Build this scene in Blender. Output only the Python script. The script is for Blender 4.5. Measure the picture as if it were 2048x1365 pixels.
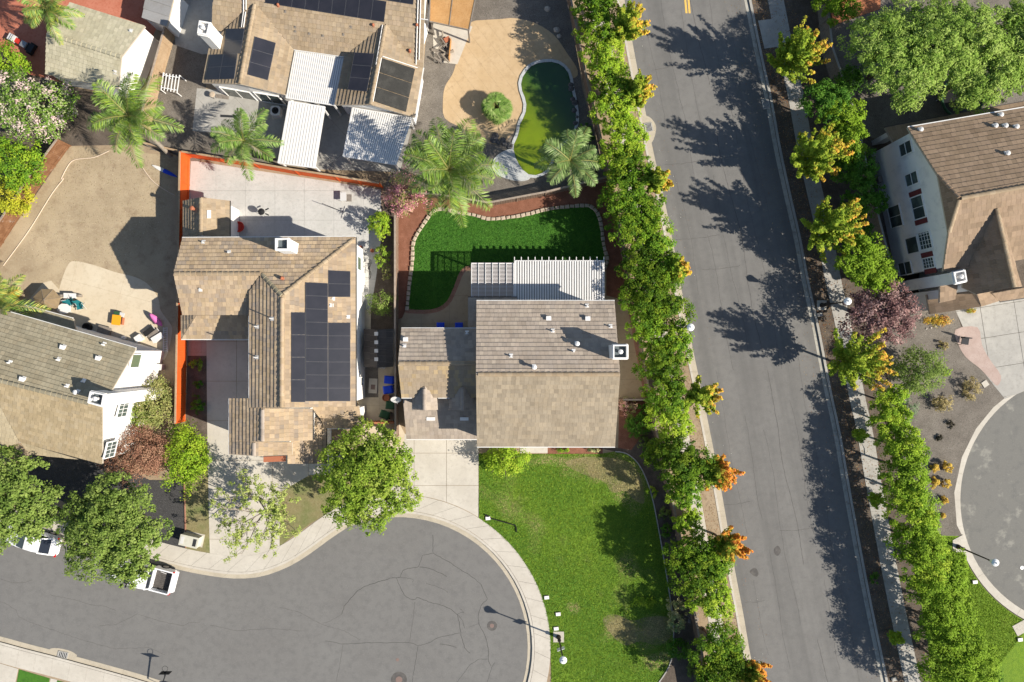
import bpy, math, random
import numpy as np
from mathutils import Vector, Matrix
from math import sin, cos, pi, radians, hypot, atan2, floor

# ------------------------------------------------------------------ camera, sky, sun, exposure
for o in list(bpy.data.objects):
    bpy.data.objects.remove(o)
SC = bpy.context.scene
COL = SC.collection
NX, NY, FPX, CH = 1005.0, 705.0, 2048 * 24.0 / 36.0, 58.0      # nadir pixel, focal length in px, flying height
cam = bpy.data.cameras.new('camera')
cam.lens, cam.sensor_width, cam.clip_end = 24.0, 36.0, 2000
cam.shift_x, cam.shift_y = (1024 - NX) / 2048, (NY - 682.5) / 2048
camo = bpy.data.objects.new('camera', cam)
camo.location = (0, 0, CH)
COL.objects.link(camo)
SC.camera = camo
SUN_EL, SUN_AZ = radians(35), atan2(0.934, -0.357)
SV = Vector((sin(SUN_AZ) * cos(SUN_EL), cos(SUN_AZ) * cos(SUN_EL), sin(SUN_EL)))
wd = bpy.data.worlds.new('World')
SC.world = wd
wd.use_nodes = True
nt = wd.node_tree
sky = nt.nodes.new('ShaderNodeTexSky')
sky.sky_type = 'NISHITA'
sky.sun_disc = False
sky.sun_elevation = SUN_EL
sky.sun_rotation = SUN_AZ
sky.air_density, sky.dust_density, sky.ozone_density = 1.0, 0.6, 1.2
bg = nt.nodes['Background']
bg.inputs[1].default_value = 0.074
nt.links.new(sky.outputs[0], bg.inputs[0])
sl = bpy.data.lights.new('sun', 'SUN')
sl.energy, sl.angle, sl.color = 4.6, radians(0.53), (1.0, 0.93, 0.82)
slo = bpy.data.objects.new('sun', sl)
slo.rotation_euler = SV.to_track_quat('Z', 'Y').to_euler()
slo.location = SV * 120
COL.objects.link(slo)
SC.view_settings.view_transform = 'Standard'
SC.view_settings.look = 'None'
SC.view_settings.gamma = 1.0
SC.view_settings.exposure = 0.82
SC.render.engine = 'CYCLES'
SC.cycles.use_denoising = True
SC.cycles.max_bounces = 6
SC.cycles.diffuse_bounces = 3
SC.cycles.transparent_max_bounces = 6
SC.cycles.caustics_reflective = SC.cycles.caustics_refractive = False

R = random.Random(7)
NP = np.random.RandomState(11)
# ------------------------------------------------------------------ pixel -> place
def W(px, py, z=0.0):
    """the point at height z that is seen at pixel (px, py)"""
    k = (CH - z) / FPX
    return Vector(((px - NX) * k, (NY - py) * k, z))
def W2(px, py, z=0.0):
    p = W(px, py, z)
    return (p.x, p.y)
def ray_plane(px, py, p0, n):
    d = Vector(((px - NX) / FPX, (NY - py) / FPX, -1.0))
    o = Vector((0, 0, CH))
    return o + d * ((p0 - o).dot(n) / d.dot(n))
# ------------------------------------------------------------------ materials
MATS = {}
def mat(name, col, rough=0.85, var=(), bump=None, attr=False, spec=0.25, trans=0.0, metal=0.0, stretch=None, coat=0.0, emit=None):
    m = bpy.data.materials.new(name)
    m.use_nodes = True
    t = m.node_tree
    N, L = t.nodes, t.links
    b = N['Principled BSDF']
    b.inputs['Roughness'].default_value = rough
    b.inputs['Specular IOR Level'].default_value = spec
    b.inputs['Metallic'].default_value = metal
    if coat: b.inputs['Coat Weight'].default_value = coat
    geo = N.new('ShaderNodeNewGeometry')
    pos = geo.outputs['Position']
    if stretch:
        mp = N.new('ShaderNodeMapping')
        mp.inputs['Scale'].default_value = stretch[:3]
        if len(stretch) > 3: mp.inputs['Rotation'].default_value = (0, 0, stretch[3])
        L.new(pos, mp.inputs['Vector'])
        pos = mp.outputs[0]
    if attr:
        a = N.new('ShaderNodeAttribute')
        a.attribute_name = 'col'
        cur = a.outputs['Color']
    else:
        c = N.new('ShaderNodeRGB')
        c.outputs[0].default_value = (*col, 1)
        cur = c.outputs[0]
    for i, (sc, c2, lo, hi, *amt) in enumerate(var):
        n = N.new('ShaderNodeTexNoise')
        n.inputs['Scale'].default_value = sc if sc < 20 else sc * .36
        n.inputs['Detail'].default_value = 5 if sc < 6 else 3
        n.inputs['Roughness'].default_value = 0.62
        L.new(pos, n.inputs['Vector'])
        mr = N.new('ShaderNodeMapRange')
        mr.inputs['From Min'].default_value, mr.inputs['From Max'].default_value = lo, hi
        mr.inputs['To Max'].default_value = amt[0] if amt else 1.0
        L.new(n.outputs['Fac'], mr.inputs['Value'])
        mx = N.new('ShaderNodeMix')
        mx.data_type = 'RGBA'
        if len(amt) > 1: mx.blend_type = amt[1]
        L.new(mr.outputs[0], mx.inputs['Factor'])
        L.new(cur, mx.inputs['A'])
        mx.inputs['B'].default_value = (*c2, 1)
        cur = mx.outputs['Result']
    L.new(cur, b.inputs['Base Color'])
    if bump:
        n = N.new('ShaderNodeTexNoise')
        n.inputs['Scale'].default_value = bump[0]
        n.inputs['Detail'].default_value = 4
        L.new(pos, n.inputs['Vector'])
        bp = N.new('ShaderNodeBump')
        bp.inputs['Strength'].default_value = bump[1]
        bp.inputs['Distance'].default_value = bump[2]
        L.new(n.outputs['Fac'], bp.inputs['Height'])
        L.new(bp.outputs[0], b.inputs['Normal'])
    if trans:
        tr = N.new('ShaderNodeBsdfTranslucent')
        L.new(cur, tr.inputs['Color'])
        ms = N.new('ShaderNodeMixShader')
        ms.inputs[0].default_value = trans
        L.new(b.outputs[0], ms.inputs[1])
        L.new(tr.outputs[0], ms.inputs[2])
        L.new(ms.outputs[0], N['Material Output'].inputs['Surface'])
    MATS[name] = m
    return m
mat('asphalt', (.158, .152, .143), .9, [(.22, (.175, .170, .160), .35, .7), (1.6, (.125, .121, .116), .45, .75, .7), (26, (.22, .212, .20), .55, .75, .55), (40, (.085, .083, .08), .58, .75, .6)], (60, .5, .01))
mat('asphalt_road', (.158, .152, .143), .9, [(.22, (.182, .176, .165), .35, .7), (1.6, (.13, .126, .12), .45, .75, .7), (26, (.22, .212, .20), .55, .75, .5), (40, (.095, .092, .088), .58, .75, .5)], (60, .5, .01))
def streaks(m, ang, col, amt):
    """wear that runs along the driving direction"""
    N, L = m.node_tree.nodes, m.node_tree.links
    b = N['Principled BSDF']
    cur = b.inputs['Base Color'].links[0].from_socket
    g, mp, n, mr, mx = N.new('ShaderNodeNewGeometry'), N.new('ShaderNodeMapping'), N.new('ShaderNodeTexNoise'), N.new('ShaderNodeMapRange'), N.new('ShaderNodeMix')
    mp.vector_type = 'TEXTURE'
    mp.inputs['Rotation'].default_value = (0, 0, ang)
    mp.inputs['Scale'].default_value = (1.5, 40, 1)
    L.new(g.outputs['Position'], mp.inputs['Vector'])
    L.new(mp.outputs[0], n.inputs['Vector'])
    n.inputs['Scale'].default_value = 1.0
    n.inputs['Detail'].default_value = 3
    L.new(n.outputs['Fac'], mr.inputs['Value'])
    mr.inputs['From Min'].default_value, mr.inputs['From Max'].default_value, mr.inputs['To Max'].default_value = .45, .68, amt
    mx.data_type = 'RGBA'
    L.new(mr.outputs[0], mx.inputs['Factor'])
    L.new(cur, mx.inputs['A'])
    mx.inputs['B'].default_value = (*col, 1)
    L.new(mx.outputs['Result'], b.inputs['Base Color'])
streaks(MATS['asphalt_road'], .19, (.108, .105, .10), .6)
mat('asphalt_old', (.165, .16, .145), .92, [(.55, (.27, .26, .225), .57, .64, .8), (1.3, (.13, .128, .12), .5, .72, .8), (28, (.27, .26, .23), .55, .75, .5)], (50, .5, .012))
mat('crack', (.078, .075, .071), .95)
mat('tar', (.085, .08, .076), .9, [(3, (.13, .12, .11), .4, .7)])
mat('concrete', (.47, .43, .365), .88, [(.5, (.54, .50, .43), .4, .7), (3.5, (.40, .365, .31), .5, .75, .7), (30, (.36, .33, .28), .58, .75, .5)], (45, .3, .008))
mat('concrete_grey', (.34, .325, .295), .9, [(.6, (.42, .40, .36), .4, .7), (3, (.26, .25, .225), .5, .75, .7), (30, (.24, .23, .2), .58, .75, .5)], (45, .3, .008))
mat('gutter', (.44, .385, .295), .9, [(1.1, (.36, .315, .24), .45, .7), (9, (.5, .45, .36), .5, .75, .7), (40, (.28, .25, .2), .6, .75, .5)], (45, .3, .008))
mat('gutter_old', (.40, .38, .33), .9, [(1.6, (.25, .235, .2), .45, .7), (9, (.46, .44, .38), .5, .75, .7), (40, (.2, .19, .16), .58, .75, .5)], (45, .3, .008))
mat('joint', (.13, .115, .095), .95)
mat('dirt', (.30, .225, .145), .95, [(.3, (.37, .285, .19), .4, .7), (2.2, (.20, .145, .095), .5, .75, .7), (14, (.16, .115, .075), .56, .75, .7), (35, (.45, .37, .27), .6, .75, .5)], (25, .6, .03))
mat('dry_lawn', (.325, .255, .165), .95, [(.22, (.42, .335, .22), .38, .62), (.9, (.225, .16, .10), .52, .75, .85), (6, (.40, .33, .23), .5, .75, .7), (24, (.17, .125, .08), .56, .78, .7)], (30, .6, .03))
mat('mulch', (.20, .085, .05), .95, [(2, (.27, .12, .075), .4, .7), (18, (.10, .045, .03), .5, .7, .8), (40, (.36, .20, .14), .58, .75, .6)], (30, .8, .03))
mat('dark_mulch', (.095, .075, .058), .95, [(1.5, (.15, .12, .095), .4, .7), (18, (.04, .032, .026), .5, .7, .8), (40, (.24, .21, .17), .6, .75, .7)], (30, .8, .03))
mat('gravel_dark', (.155, .135, .112), .92, [(.8, (.21, .185, .155), .4, .7), (16, (.06, .053, .046), .5, .68, .8), (38, (.34, .31, .27), .59, .74, .8)], (34, .9, .03))
mat('gravel_black', (.06, .058, .058), .9, [(16, (.02, .02, .02), .5, .68, .8), (38, (.16, .155, .15), .59, .74, .8)], (34, .9, .03))
mat('stamped_tan', (.47, .335, .19), .85, [(.5, (.52, .385, .235), .4, .7), (2.5, (.375, .26, .145), .5, .75, .7), (12, (.42, .30, .165), .5, .7, .6)], (7, .35, .015))
mat('stamped_grey', (.46, .45, .42), .85, [(.7, (.52, .505, .475), .4, .7), (4, (.37, .36, .335), .5, .75, .75), (9, (.34, .33, .305), .54, .72, .6)], (9, .4, .015))
mat('patio_beige', (.54, .455, .33), .88, [(.4, (.58, .505, .38), .4, .7), (3, (.44, .365, .255), .5, .75, .7), (25, (.38, .31, .215), .6, .75, .5)], (40, .3, .008))
mat('patio_warm', (.38, .29, .185), .88, [(.7, (.43, .335, .22), .4, .7), (3, (.30, .22, .14), .5, .75, .7)], (40, .3, .008))
mat('brick_border', (.33, .17, .115), .9, [(3, (.25, .125, .085), .45, .7), (20, (.42, .25, .185), .55, .75, .6)], (30, .4, .01))
mat('pink_stamp', (.38, .285, .245), .88, [(1.5, (.44, .345, .30), .4, .7), (10, (.30, .22, .19), .5, .75, .7)], (10, .4, .012))
mat('red_patio', (.40, .135, .08), .85, [(.6, (.46, .18, .115), .4, .7), (6, (.33, .085, .045), .5, .75, .7)], (20, .3, .01))
mat('turf_front', (.10, .20, .018), .95, [(.16, (.15, .25, .022), .42, .62), (.30, (.20, .19, .075), .60, .74, .85), (2.5, (.05, .12, .014), .45, .7, .7), (16, (.16, .26, .04), .55, .75, .7)], (22, .9, .05))
mat('turf_back', (.05, .15, .014), .95, [(.5, (.065, .18, .018), .4, .65), (3, (.028, .095, .012), .45, .7, .7), (18, (.075, .18, .03), .56, .75, .7)], (22, .9, .05))
mat('turf_lime', (.15, .25, .016), .95, [(.3, (.155, .24, .022), .4, .65), (3, (.08, .165, .014), .45, .7, .7), (16, (.2, .3, .04), .55, .75, .6)], (22, .9, .05))
mat('turf_dry', (.22, .19, .09), .95, [(.5, (.13, .16, .05), .45, .65), (4, (.28, .24, .13), .45, .7, .7), (20, (.15, .13, .06), .55, .75, .7)], (22, .9, .05))
mat('grass', (.1, .2, .02), .8, attr=True, trans=.25)
mat('leaf', (.1, .2, .02), .7, attr=True, trans=.26, spec=.1)
mat('palm_leaf', (.1, .2, .02), .5, attr=True, trans=.18, spec=.35)
mat('bark', (.16, .12, .09), .95, [(6, (.09, .07, .05), .4, .7), (20, (.22, .18, .14), .5, .75, .6)], (18, .8, .03))
mat('bark_pale', (.30, .26, .21), .95, [(6, (.20, .165, .13), .4, .7)], (18, .8, .03))
mat('tile', (.3, .25, .2), .85, [(22, (.5, .5, .5), .4, .75, .22, 'MULTIPLY'), (.7, (.72, .68, .62), .45, .7, .45, 'MULTIPLY')], (40, .35, .01), attr=True, spec=.2)
mat('fascia', (.42, .37, .30), .7)
mat('stucco_white', (.74, .725, .695), .9, [(1.2, (.66, .645, .61), .5, .75, .7)], (30, .25, .01))
mat('stucco_grey', (.74, .735, .72), .9, [(1.2, (.52, .525, .53), .5, .75, .7)], (30, .25, .01))
mat('trim_white', (.76, .75, .72), .5)
mat('gutter_white', (.66, .65, .62), .45, spec=.4)
mat('gutter_dark', (.05, .045, .04), .5, spec=.4)
mat('metal_white', (.70, .685, .66), .4, [(2, (.60, .58, .55), .5, .75, .6)], spec=.4)
mat('metal_pale', (.56, .55, .53), .4, spec=.4)
mat('lattice_white', (.66, .62, .61), .5)
mat('deck_grey', (.27, .265, .255), .5)
mat('flue', (.30, .30, .30), .35, metal=.7)
mat('chimney_pan', (.10, .12, .13), .6)
mat('solar', (.018, .019, .026), .28, [(1.0, (.026, .026, .034), .4, .7)], spec=.45)
mat('solar_frame', (.075, .076, .085), .4, spec=.4)
mat('solar_clip', (.5, .5, .5), .4, metal=.5)
mat('pool_mat', (.028, .027, .024), .7, [(1.4, (.05, .048, .042), .45, .7), (30, (.014, .014, .013), .5, .7, .7)], (24, .5, .02))
mat('glass', (.045, .06, .058), .08, [(.8, (.10, .13, .12), .45, .65)], spec=.6)
mat('glass_green', (.11, .15, .09), .12, spec=.5)
mat('shutter', (.16, .035, .035), .7, [(8, (.11, .025, .025), .4, .7)])
mat('fence_wood', (.20, .135, .095), .9, [(3, (.27, .19, .135), .4, .7), (14, (.11, .075, .052), .5, .75, .7)], (30, .4, .01))
mat('fence_tan', (.34, .235, .14), .9, [(2, (.42, .305, .195), .4, .7), (14, (.22, .15, .09), .5, .75, .7)], (30, .4, .01))
mat('fence_brown', (.16, .075, .035), .85, [(2, (.24, .125, .065), .4, .7), (.8, (.4, .38, .35), .62, .75, .8), (14, (.09, .04, .02), .5, .75, .7)], (30, .4, .01))
mat('fence_orange', (.62, .105, .016), .75, [(1.2, (.55, .085, .012), .4, .7), (9, (.46, .07, .012), .5, .75, .6)], (30, .3, .01))
mat('fence_cap', (.33, .27, .215), .9, [(3, (.24, .19, .15), .4, .7)])
mat('paint_white', (.72, .71, .69), .6)
mat('paint_yellow', (.72, .45, .10), .8, [(12, (.45, .32, .14), .5, .7, .8)])
mat('car_white', (.80, .80, .80), .22, spec=.5, coat=.5)
mat('car_dark', (.012, .012, .014), .35, spec=.4)
mat('car_glass', (.018, .022, .03), .06, spec=.6)
mat('rubber', (.018, .018, .018), .85)
mat('rim', (.32, .32, .33), .35, metal=.6)
mat('bed_liner', (.075, .068, .062), .8, [(8, (.11, .10, .09), .4, .7)])
mat('red_lens', (.45, .012, .012), .25, spec=.5)
mat('bronze', (.035, .028, .024), .5, metal=.3)
mat('black_metal', (.015, .015, .016), .5)
mat('lamp_white', (.80, .80, .78), .4)
mat('plastic_blue', (.012, .055, .55), .45, [(3, (.01, .045, .45), .4, .7)])
mat('plastic_green', (.03, .085, .04), .6)
mat('plastic_teal', (.02, .18, .20), .6)
mat('plastic_orange', (.75, .33, .02), .5)
mat('plastic_pink', (.66, .17, .42), .5)
mat('plastic_red', (.45, .03, .02), .5)
mat('terracotta', (.36, .13, .07), .85)
mat('shed_dark', (.06, .054, .05), .85, [(3, (.085, .078, .07), .4, .7)], (20, .3, .01))
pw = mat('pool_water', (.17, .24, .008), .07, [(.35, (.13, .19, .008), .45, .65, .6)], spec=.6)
pwb = pw.node_tree.nodes['Principled BSDF']
pwb.inputs['Subsurface Weight'].default_value = .9
pwb.inputs['Subsurface Radius'].default_value = (.7, 1.0, .4)
pwb.inputs['Subsurface Scale'].default_value = 1.0
def deepen_and_shade(m, y0, y1, c2):
    """darkens the water north-east: murky deep end plus hedge shade painted into the colour"""
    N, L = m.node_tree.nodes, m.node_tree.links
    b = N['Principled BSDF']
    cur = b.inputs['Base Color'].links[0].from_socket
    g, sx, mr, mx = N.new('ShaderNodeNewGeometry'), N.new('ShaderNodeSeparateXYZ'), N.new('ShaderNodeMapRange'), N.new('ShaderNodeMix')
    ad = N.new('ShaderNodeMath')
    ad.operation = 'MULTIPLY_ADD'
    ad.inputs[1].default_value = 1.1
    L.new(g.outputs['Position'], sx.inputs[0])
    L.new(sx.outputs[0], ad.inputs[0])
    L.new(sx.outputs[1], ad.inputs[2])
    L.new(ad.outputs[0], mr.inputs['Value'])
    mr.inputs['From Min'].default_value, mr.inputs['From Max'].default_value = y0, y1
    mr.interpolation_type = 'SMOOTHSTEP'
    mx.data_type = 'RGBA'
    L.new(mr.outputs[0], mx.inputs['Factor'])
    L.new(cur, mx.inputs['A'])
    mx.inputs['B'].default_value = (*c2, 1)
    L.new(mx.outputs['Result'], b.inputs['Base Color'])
deepen_and_shade(pw, 21.0, 27.5, (.022, .075, .016))  # dark green paints in both deep water and the hedge shadow, upper right
mat('pool_tile', (.09, .12, .14), .4)
mat('pool_coping', (.46, .47, .46), .85, [(6, (.36, .37, .37), .45, .7)], (20, .3, .01))
mat('rock_dark', (.085, .08, .08), .9, [(5, (.16, .155, .15), .45, .7), (20, (.04, .04, .04), .5, .75, .7)], (12, .6, .03))
mat('rock_pale', (.42, .375, .32), .9, [(6, (.33, .29, .245), .45, .7)], (14, .5, .02))
mat('stone_edge', (.46, .375, .285), .9, [(5, (.36, .285, .21), .45, .7), (25, (.52, .44, .35), .55, .75, .6)], (20, .5, .015))
mat('wood_new', (.48, .25, .09), .8, [(6, (.36, .18, .06), .45, .7)])
mat('wood_grey', (.22, .19, .16), .9, [(6, (.14, .12, .10), .45, .7)])
mat('patio_shingle', (.40, .22, .085), .9, [(1.5, (.46, .27, .115), .4, .7), (9, (.30, .155, .06), .5, .72, .8)], (22, .5, .02))
mat('deck_red', (.33, .12, .055), .8, [(1.5, (.46, .19, .09), .4, .7), (9, (.30, .10, .04), .5, .72, .7)], (20, .4, .01))
mat('utility', (.52, .50, .42), .6, [(3, (.46, .44, .36), .45, .7)])
mat('grate', (.03, .032, .034), .6)
mat('iron', (.20, .14, .12), .7)
mat('hose', (.58, .47, .36), .7)
mat('canvas', (.26, .19, .11), .9, [(3, (.2, .145, .085), .4, .7)])
# ------------------------------------------------------------------ meshes
class MB:
    def __init__(s):
        s.v, s.f, s.m, s.c = [], [], [], []
    def add(s, vs, fs, m=0, c=(1, 1, 1)):
        k = len(s.v)
        s.v += [tuple(v) for v in vs]
        for f in fs:
            s.f.append(tuple(i + k for i in f))
            s.m.append(m)
            s.c.append(c)
        return s
    def prism(s, poly, z0, z1, m=0, c=(1, 1, 1), bottom=False):
        """poly: list of (x, y); z1 may be a function of (x, y)"""
        poly = ccw(poly)
        n = len(poly)
        zt = z1 if callable(z1) else (lambda x, y: z1)
        zb = z0 if callable(z0) else (lambda x, y: z0)
        vs = [(x, y, zb(x, y)) for x, y in poly] + [(x, y, zt(x, y)) for x, y in poly]
        fs = [tuple(range(n, 2 * n))] + [(i, (i + 1) % n, n + (i + 1) % n, n + i) for i in range(n)]
        if bottom: fs.append(tuple(range(n - 1, -1, -1)))
        return s.add(vs, fs, m, c)
    def box(s, c, size, rz=0.0, m=0, col=(1, 1, 1), M=None):
        x, y, z = (a / 2 for a in size)
        pts = [(-x, -y, -z), (x, -y, -z), (x, y, -z), (-x, y, -z), (-x, -y, z), (x, -y, z), (x, y, z), (-x, y, z)]
        if M is None: M = Matrix.Translation(Vector(c)) @ Matrix.Rotation(rz, 4, 'Z')
        return s.add([M @ Vector(p) for p in pts], [(3, 2, 1, 0), (4, 5, 6, 7), (0, 1, 5, 4), (1, 2, 6, 5), (2, 3, 7, 6), (3, 0, 4, 7)], m, col)
    def bar(s, p, q, w, h, m=0, up=(0, 0, 1), col=(1, 1, 1)):
        """rectangular bar from p to q, w across, h along up"""
        p, q = Vector(p), Vector(q)
        d = (q - p).normalized()
        side = d.cross(Vector(up))
        if side.length < 1e-4: side = d.cross(Vector((1, 0, 0)))
        side.normalize()
        u = side.cross(d).normalized()
        vs = []
        for e in (p, q):
            for a, b in ((-1, -1), (1, -1), (1, 1), (-1, 1)):
                vs.append(e + side * (a * w / 2) + u * (b * h / 2))
        return s.add(vs, [(0, 1, 2, 3), (7, 6, 5, 4), (0, 4, 5, 1), (1, 5, 6, 2), (2, 6, 7, 3), (3, 7, 4, 0)], m, col)
    def tube(s, pts, rad, n=6, m=0, cap=True, col=(1, 1, 1)):
        pts = [Vector(p) for p in pts]
        if not hasattr(rad, '__len__'): rad = [rad] * len(pts)
        vs = []
        for i, p in enumerate(pts):
            d = (pts[min(i + 1, len(pts) - 1)] - pts[max(i - 1, 0)]).normalized()
            a = d.cross(Vector((0, 0, 1)) if abs(d.z) < .9 else Vector((1, 0, 0))).normalized()
            b = d.cross(a)
            for k in range(n):
                t = 2 * pi * k / n
                vs.append(p + (a * cos(t) + b * sin(t)) * rad[i])
        fs = []
        for i in range(len(pts) - 1):
            for k in range(n):
                k2 = (k + 1) % n
                fs.append((i * n + k, i * n + k2, (i + 1) * n + k2, (i + 1) * n + k))
        if cap:
            fs += [tuple(range(n - 1, -1, -1)), tuple(range((len(pts) - 1) * n, len(pts) * n))]
        return s.add(vs, fs, m, col)
    def lathe(s, prof, c=(0, 0, 0), n=14, m=0):
        """prof: list of (r, z)"""
        vs, fs = [], []
        for r, z in prof:
            for k in range(n):
                t = 2 * pi * k / n
                vs.append((c[0] + r * cos(t), c[1] + r * sin(t), c[2] + z))
        for i in range(len(prof) - 1):
            for k in range(n):
                k2 = (k + 1) % n
                fs.append((i * n + k, i * n + k2, (i + 1) * n + k2, (i + 1) * n + k))
        fs += [tuple(range(n - 1, -1, -1)), tuple(range((len(prof) - 1) * n, len(prof) * n))]
        return s.add(vs, fs, m)
    def loft(s, secs, m=0):
        """secs: list of equal-length rings"""
        n = len(secs[0])
        vs = [p for r in secs for p in r]
        fs = [tuple(range(n - 1, -1, -1)), tuple(range((len(secs) - 1) * n, len(secs) * n))]
        for i in range(len(secs) - 1):
            for k in range(n):
                k2 = (k + 1) % n
                fs.append((i * n + k, i * n + k2, (i + 1) * n + k2, (i + 1) * n + k))
        return s.add(vs, fs, m)
def area2(p):
    return sum(p[i][0] * p[(i + 1) % len(p)][1] - p[(i + 1) % len(p)][0] * p[i][1] for i in range(len(p)))
def ccw(p):
    return list(p) if area2(p) > 0 else list(p)[::-1]
def clip(poly, a, b, c):
    """keep a*x + b*y <= c"""
    out = []
    n = len(poly)
    for i in range(n):
        p, q = poly[i], poly[(i + 1) % n]
        dp, dq = a * p[0] + b * p[1] - c, a * q[0] + b * q[1] - c
        if dp <= 0: out.append(p)
        if (dp < 0 < dq) or (dq < 0 < dp):
            t = dp / (dp - dq)
            out.append((p[0] + (q[0] - p[0]) * t, p[1] + (q[1] - p[1]) * t))
    return out
def root_loc(o):
    while o.parent: o = o.parent
    return o.location
def link(name, me, parent=None, loc=None):
    o = bpy.data.objects.new(name, me)
    if parent is not None: o.parent = parent
    elif loc is not None: o.location = loc
    COL.objects.link(o)
    return o
def tag(o, label=None, cat=None, group=None, kind=None):
    if label: o['label'] = label
    if cat: o['category'] = cat
    if group: o['group'] = group
    if kind: o['kind'] = kind
    return o
def build(name, mb, mats, parent=None, loc=None, col=False, smooth=False):
    """links the collected shapes as ONE mesh object; vertices are given in world space"""
    me = bpy.data.meshes.new(name)
    off = root_loc(parent) if parent is not None else (Vector(loc) if loc is not None else Vector((0, 0, 0)))
    ox, oy, oz = off
    me.from_pydata([(x - ox, y - oy, z - oz) for x, y, z in mb.v], [], mb.f)
    for m in (mats if isinstance(mats, (list, tuple)) else [mats]):
        me.materials.append(MATS[m])
    me.polygons.foreach_set('material_index', mb.m)
    if col:
        a = me.attributes.new('col', 'FLOAT_COLOR', 'FACE')
        a.data.foreach_set('color', [x for c in mb.c for x in (*c, 1.0)])
    if smooth: me.polygons.foreach_set('use_smooth', [True] * len(mb.f))
    me.update()
    return link(name, me, parent, loc)
def thing(name, label, cat, loc, group=None):
    o = bpy.data.objects.new(name, None)
    o.empty_display_size = .3
    o.location = loc
    COL.objects.link(o)
    return tag(o, label, cat, group)
def quads_mesh(name, V, colors, matname, parent=None, loc=None, n=4):
    """V: (faces*n, 3) float array in world space, one colour per face"""
    off = root_loc(parent) if parent is not None else (Vector(loc) if loc is not None else Vector((0, 0, 0)))
    V = (np.asarray(V, dtype=np.float32) - np.array(off, dtype=np.float32)).astype(np.float32)
    nf = len(V) // n
    me = bpy.data.meshes.new(name)
    me.vertices.add(len(V))
    me.vertices.foreach_set('co', V.ravel())
    me.loops.add(len(V))
    me.loops.foreach_set('vertex_index', np.arange(len(V), dtype=np.int32))
    me.polygons.add(nf)
    me.polygons.foreach_set('loop_start', np.arange(0, len(V), n, dtype=np.int32))
    a = me.attributes.new('col', 'FLOAT_COLOR', 'FACE')
    cc = np.ones((nf, 4), dtype=np.float32)
    cc[:, :3] = np.clip(colors, 0.002, 1)
    a.data.foreach_set('color', cc.ravel())
    me.materials.append(MATS[matname])
    me.update(calc_edges=True)
    return link(name, me, parent, loc)
ORD = ['first', 'second', 'third', 'fourth', 'fifth', 'sixth', 'seventh', 'eighth', 'ninth', 'tenth', 'eleventh', 'twelfth', 'thirteenth', 'fourteenth', 'fifteenth', 'sixteenth', 'seventeenth', 'eighteenth', 'nineteenth', 'twentieth']
def nth(i):
    if i < 20: return ORD[i]
    t = ['twenty', 'thirty', 'forty'][(i + 1) // 10 - 2]
    u = (i + 1) % 10
    return (t[:-1] + 'ieth') if u == 0 else t + '-' + ORD[u - 1]
# ------------------------------------------------------------------ ground, roads, pavements
def curve(pts, k=6, closed=False):
    """Catmull-Rom through the points"""
    n = len(pts)
    out = []
    for i in range(n if closed else n - 1):
        P = [pts[(i + j) % n] if closed else pts[min(max(i + j, 0), n - 1)] for j in (-1, 0, 1, 2)]
        for s in range(k):
            t = s / k
            out.append(tuple(.5 * (2 * P[1][d] + (P[2][d] - P[0][d]) * t + (2 * P[0][d] - 5 * P[1][d] + 4 * P[2][d] - P[3][d]) * t * t + (3 * P[1][d] - P[0][d] - 3 * P[2][d] + P[3][d]) * t ** 3) for d in (0, 1)))
    if not closed: out.append(tuple(pts[-1]))
    return out
def arc(cx, cy, r, a0, a1, n=24):
    """pixel arc, angles in degrees, 0 = right, 90 = down"""
    return [(cx + r * cos(radians(a0 + (a1 - a0) * i / n)), cy + r * sin(radians(a0 + (a1 - a0) * i / n))) for i in range(n + 1)]
def resample(pts, n):
    d = [0]
    for p, q in zip(pts, pts[1:]): d.append(d[-1] + hypot(q[0] - p[0], q[1] - p[1]))
    out, j = [], 0
    for i in range(n + 1):
        t = d[-1] * i / n
        while j < len(d) - 2 and d[j + 1] < t: j += 1
        u = (t - d[j]) / max(d[j + 1] - d[j], 1e-9)
        out.append((pts[j][0] + (pts[j + 1][0] - pts[j][0]) * u, pts[j][1] + (pts[j + 1][1] - pts[j][1]) * u))
    return out
def plen(pts):
    return sum(hypot(q[0] - p[0], q[1] - p[1]) for p, q in zip(pts, pts[1:]))
def flat(name, px, z, m, z0=None, kind='structure', parent=None):
    mb = MB().prism([W2(x, y) for x, y in px], (z - .3) if z0 is None else z0, z)
    o = build(name, mb, m, parent)
    if parent is None: tag(o, kind=kind)
    return o
def strip(name, piece, A, B, L, z, m, gap=.012, base='joint', sub=3, zb=-.25):
    """a pavement of separate slabs between two pixel lines; the joint shows a darker bed"""
    A, B = [W2(*p) for p in A], [W2(*p) for p in B]
    n = max(1, round(plen(A) / L))
    A, B = resample(A, n * sub), resample(B, n * sub)
    bed = MB().prism(A + B[::-1], zb, z - .02)
    root = tag(build(name, bed, base), kind='structure')
    for i in range(n):
        a, b = A[i * sub:(i + 1) * sub + 1], B[i * sub:(i + 1) * sub + 1]
        la = max(plen(a), .1)
        g = gap / la
        def cut(s):
            s = list(s)
            s[0] = (s[0][0] + (s[1][0] - s[0][0]) * g * sub / 2, s[0][1] + (s[1][1] - s[0][1]) * g * sub / 2)
            s[-1] = (s[-1][0] + (s[-2][0] - s[-1][0]) * g * sub / 2, s[-1][1] + (s[-2][1] - s[-1][1]) * g * sub / 2)
            return s
        build(piece, MB().prism(cut(a) + cut(b)[::-1], z - .02, z + R.uniform(-.003, .003)), m, root)
    return root
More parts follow.
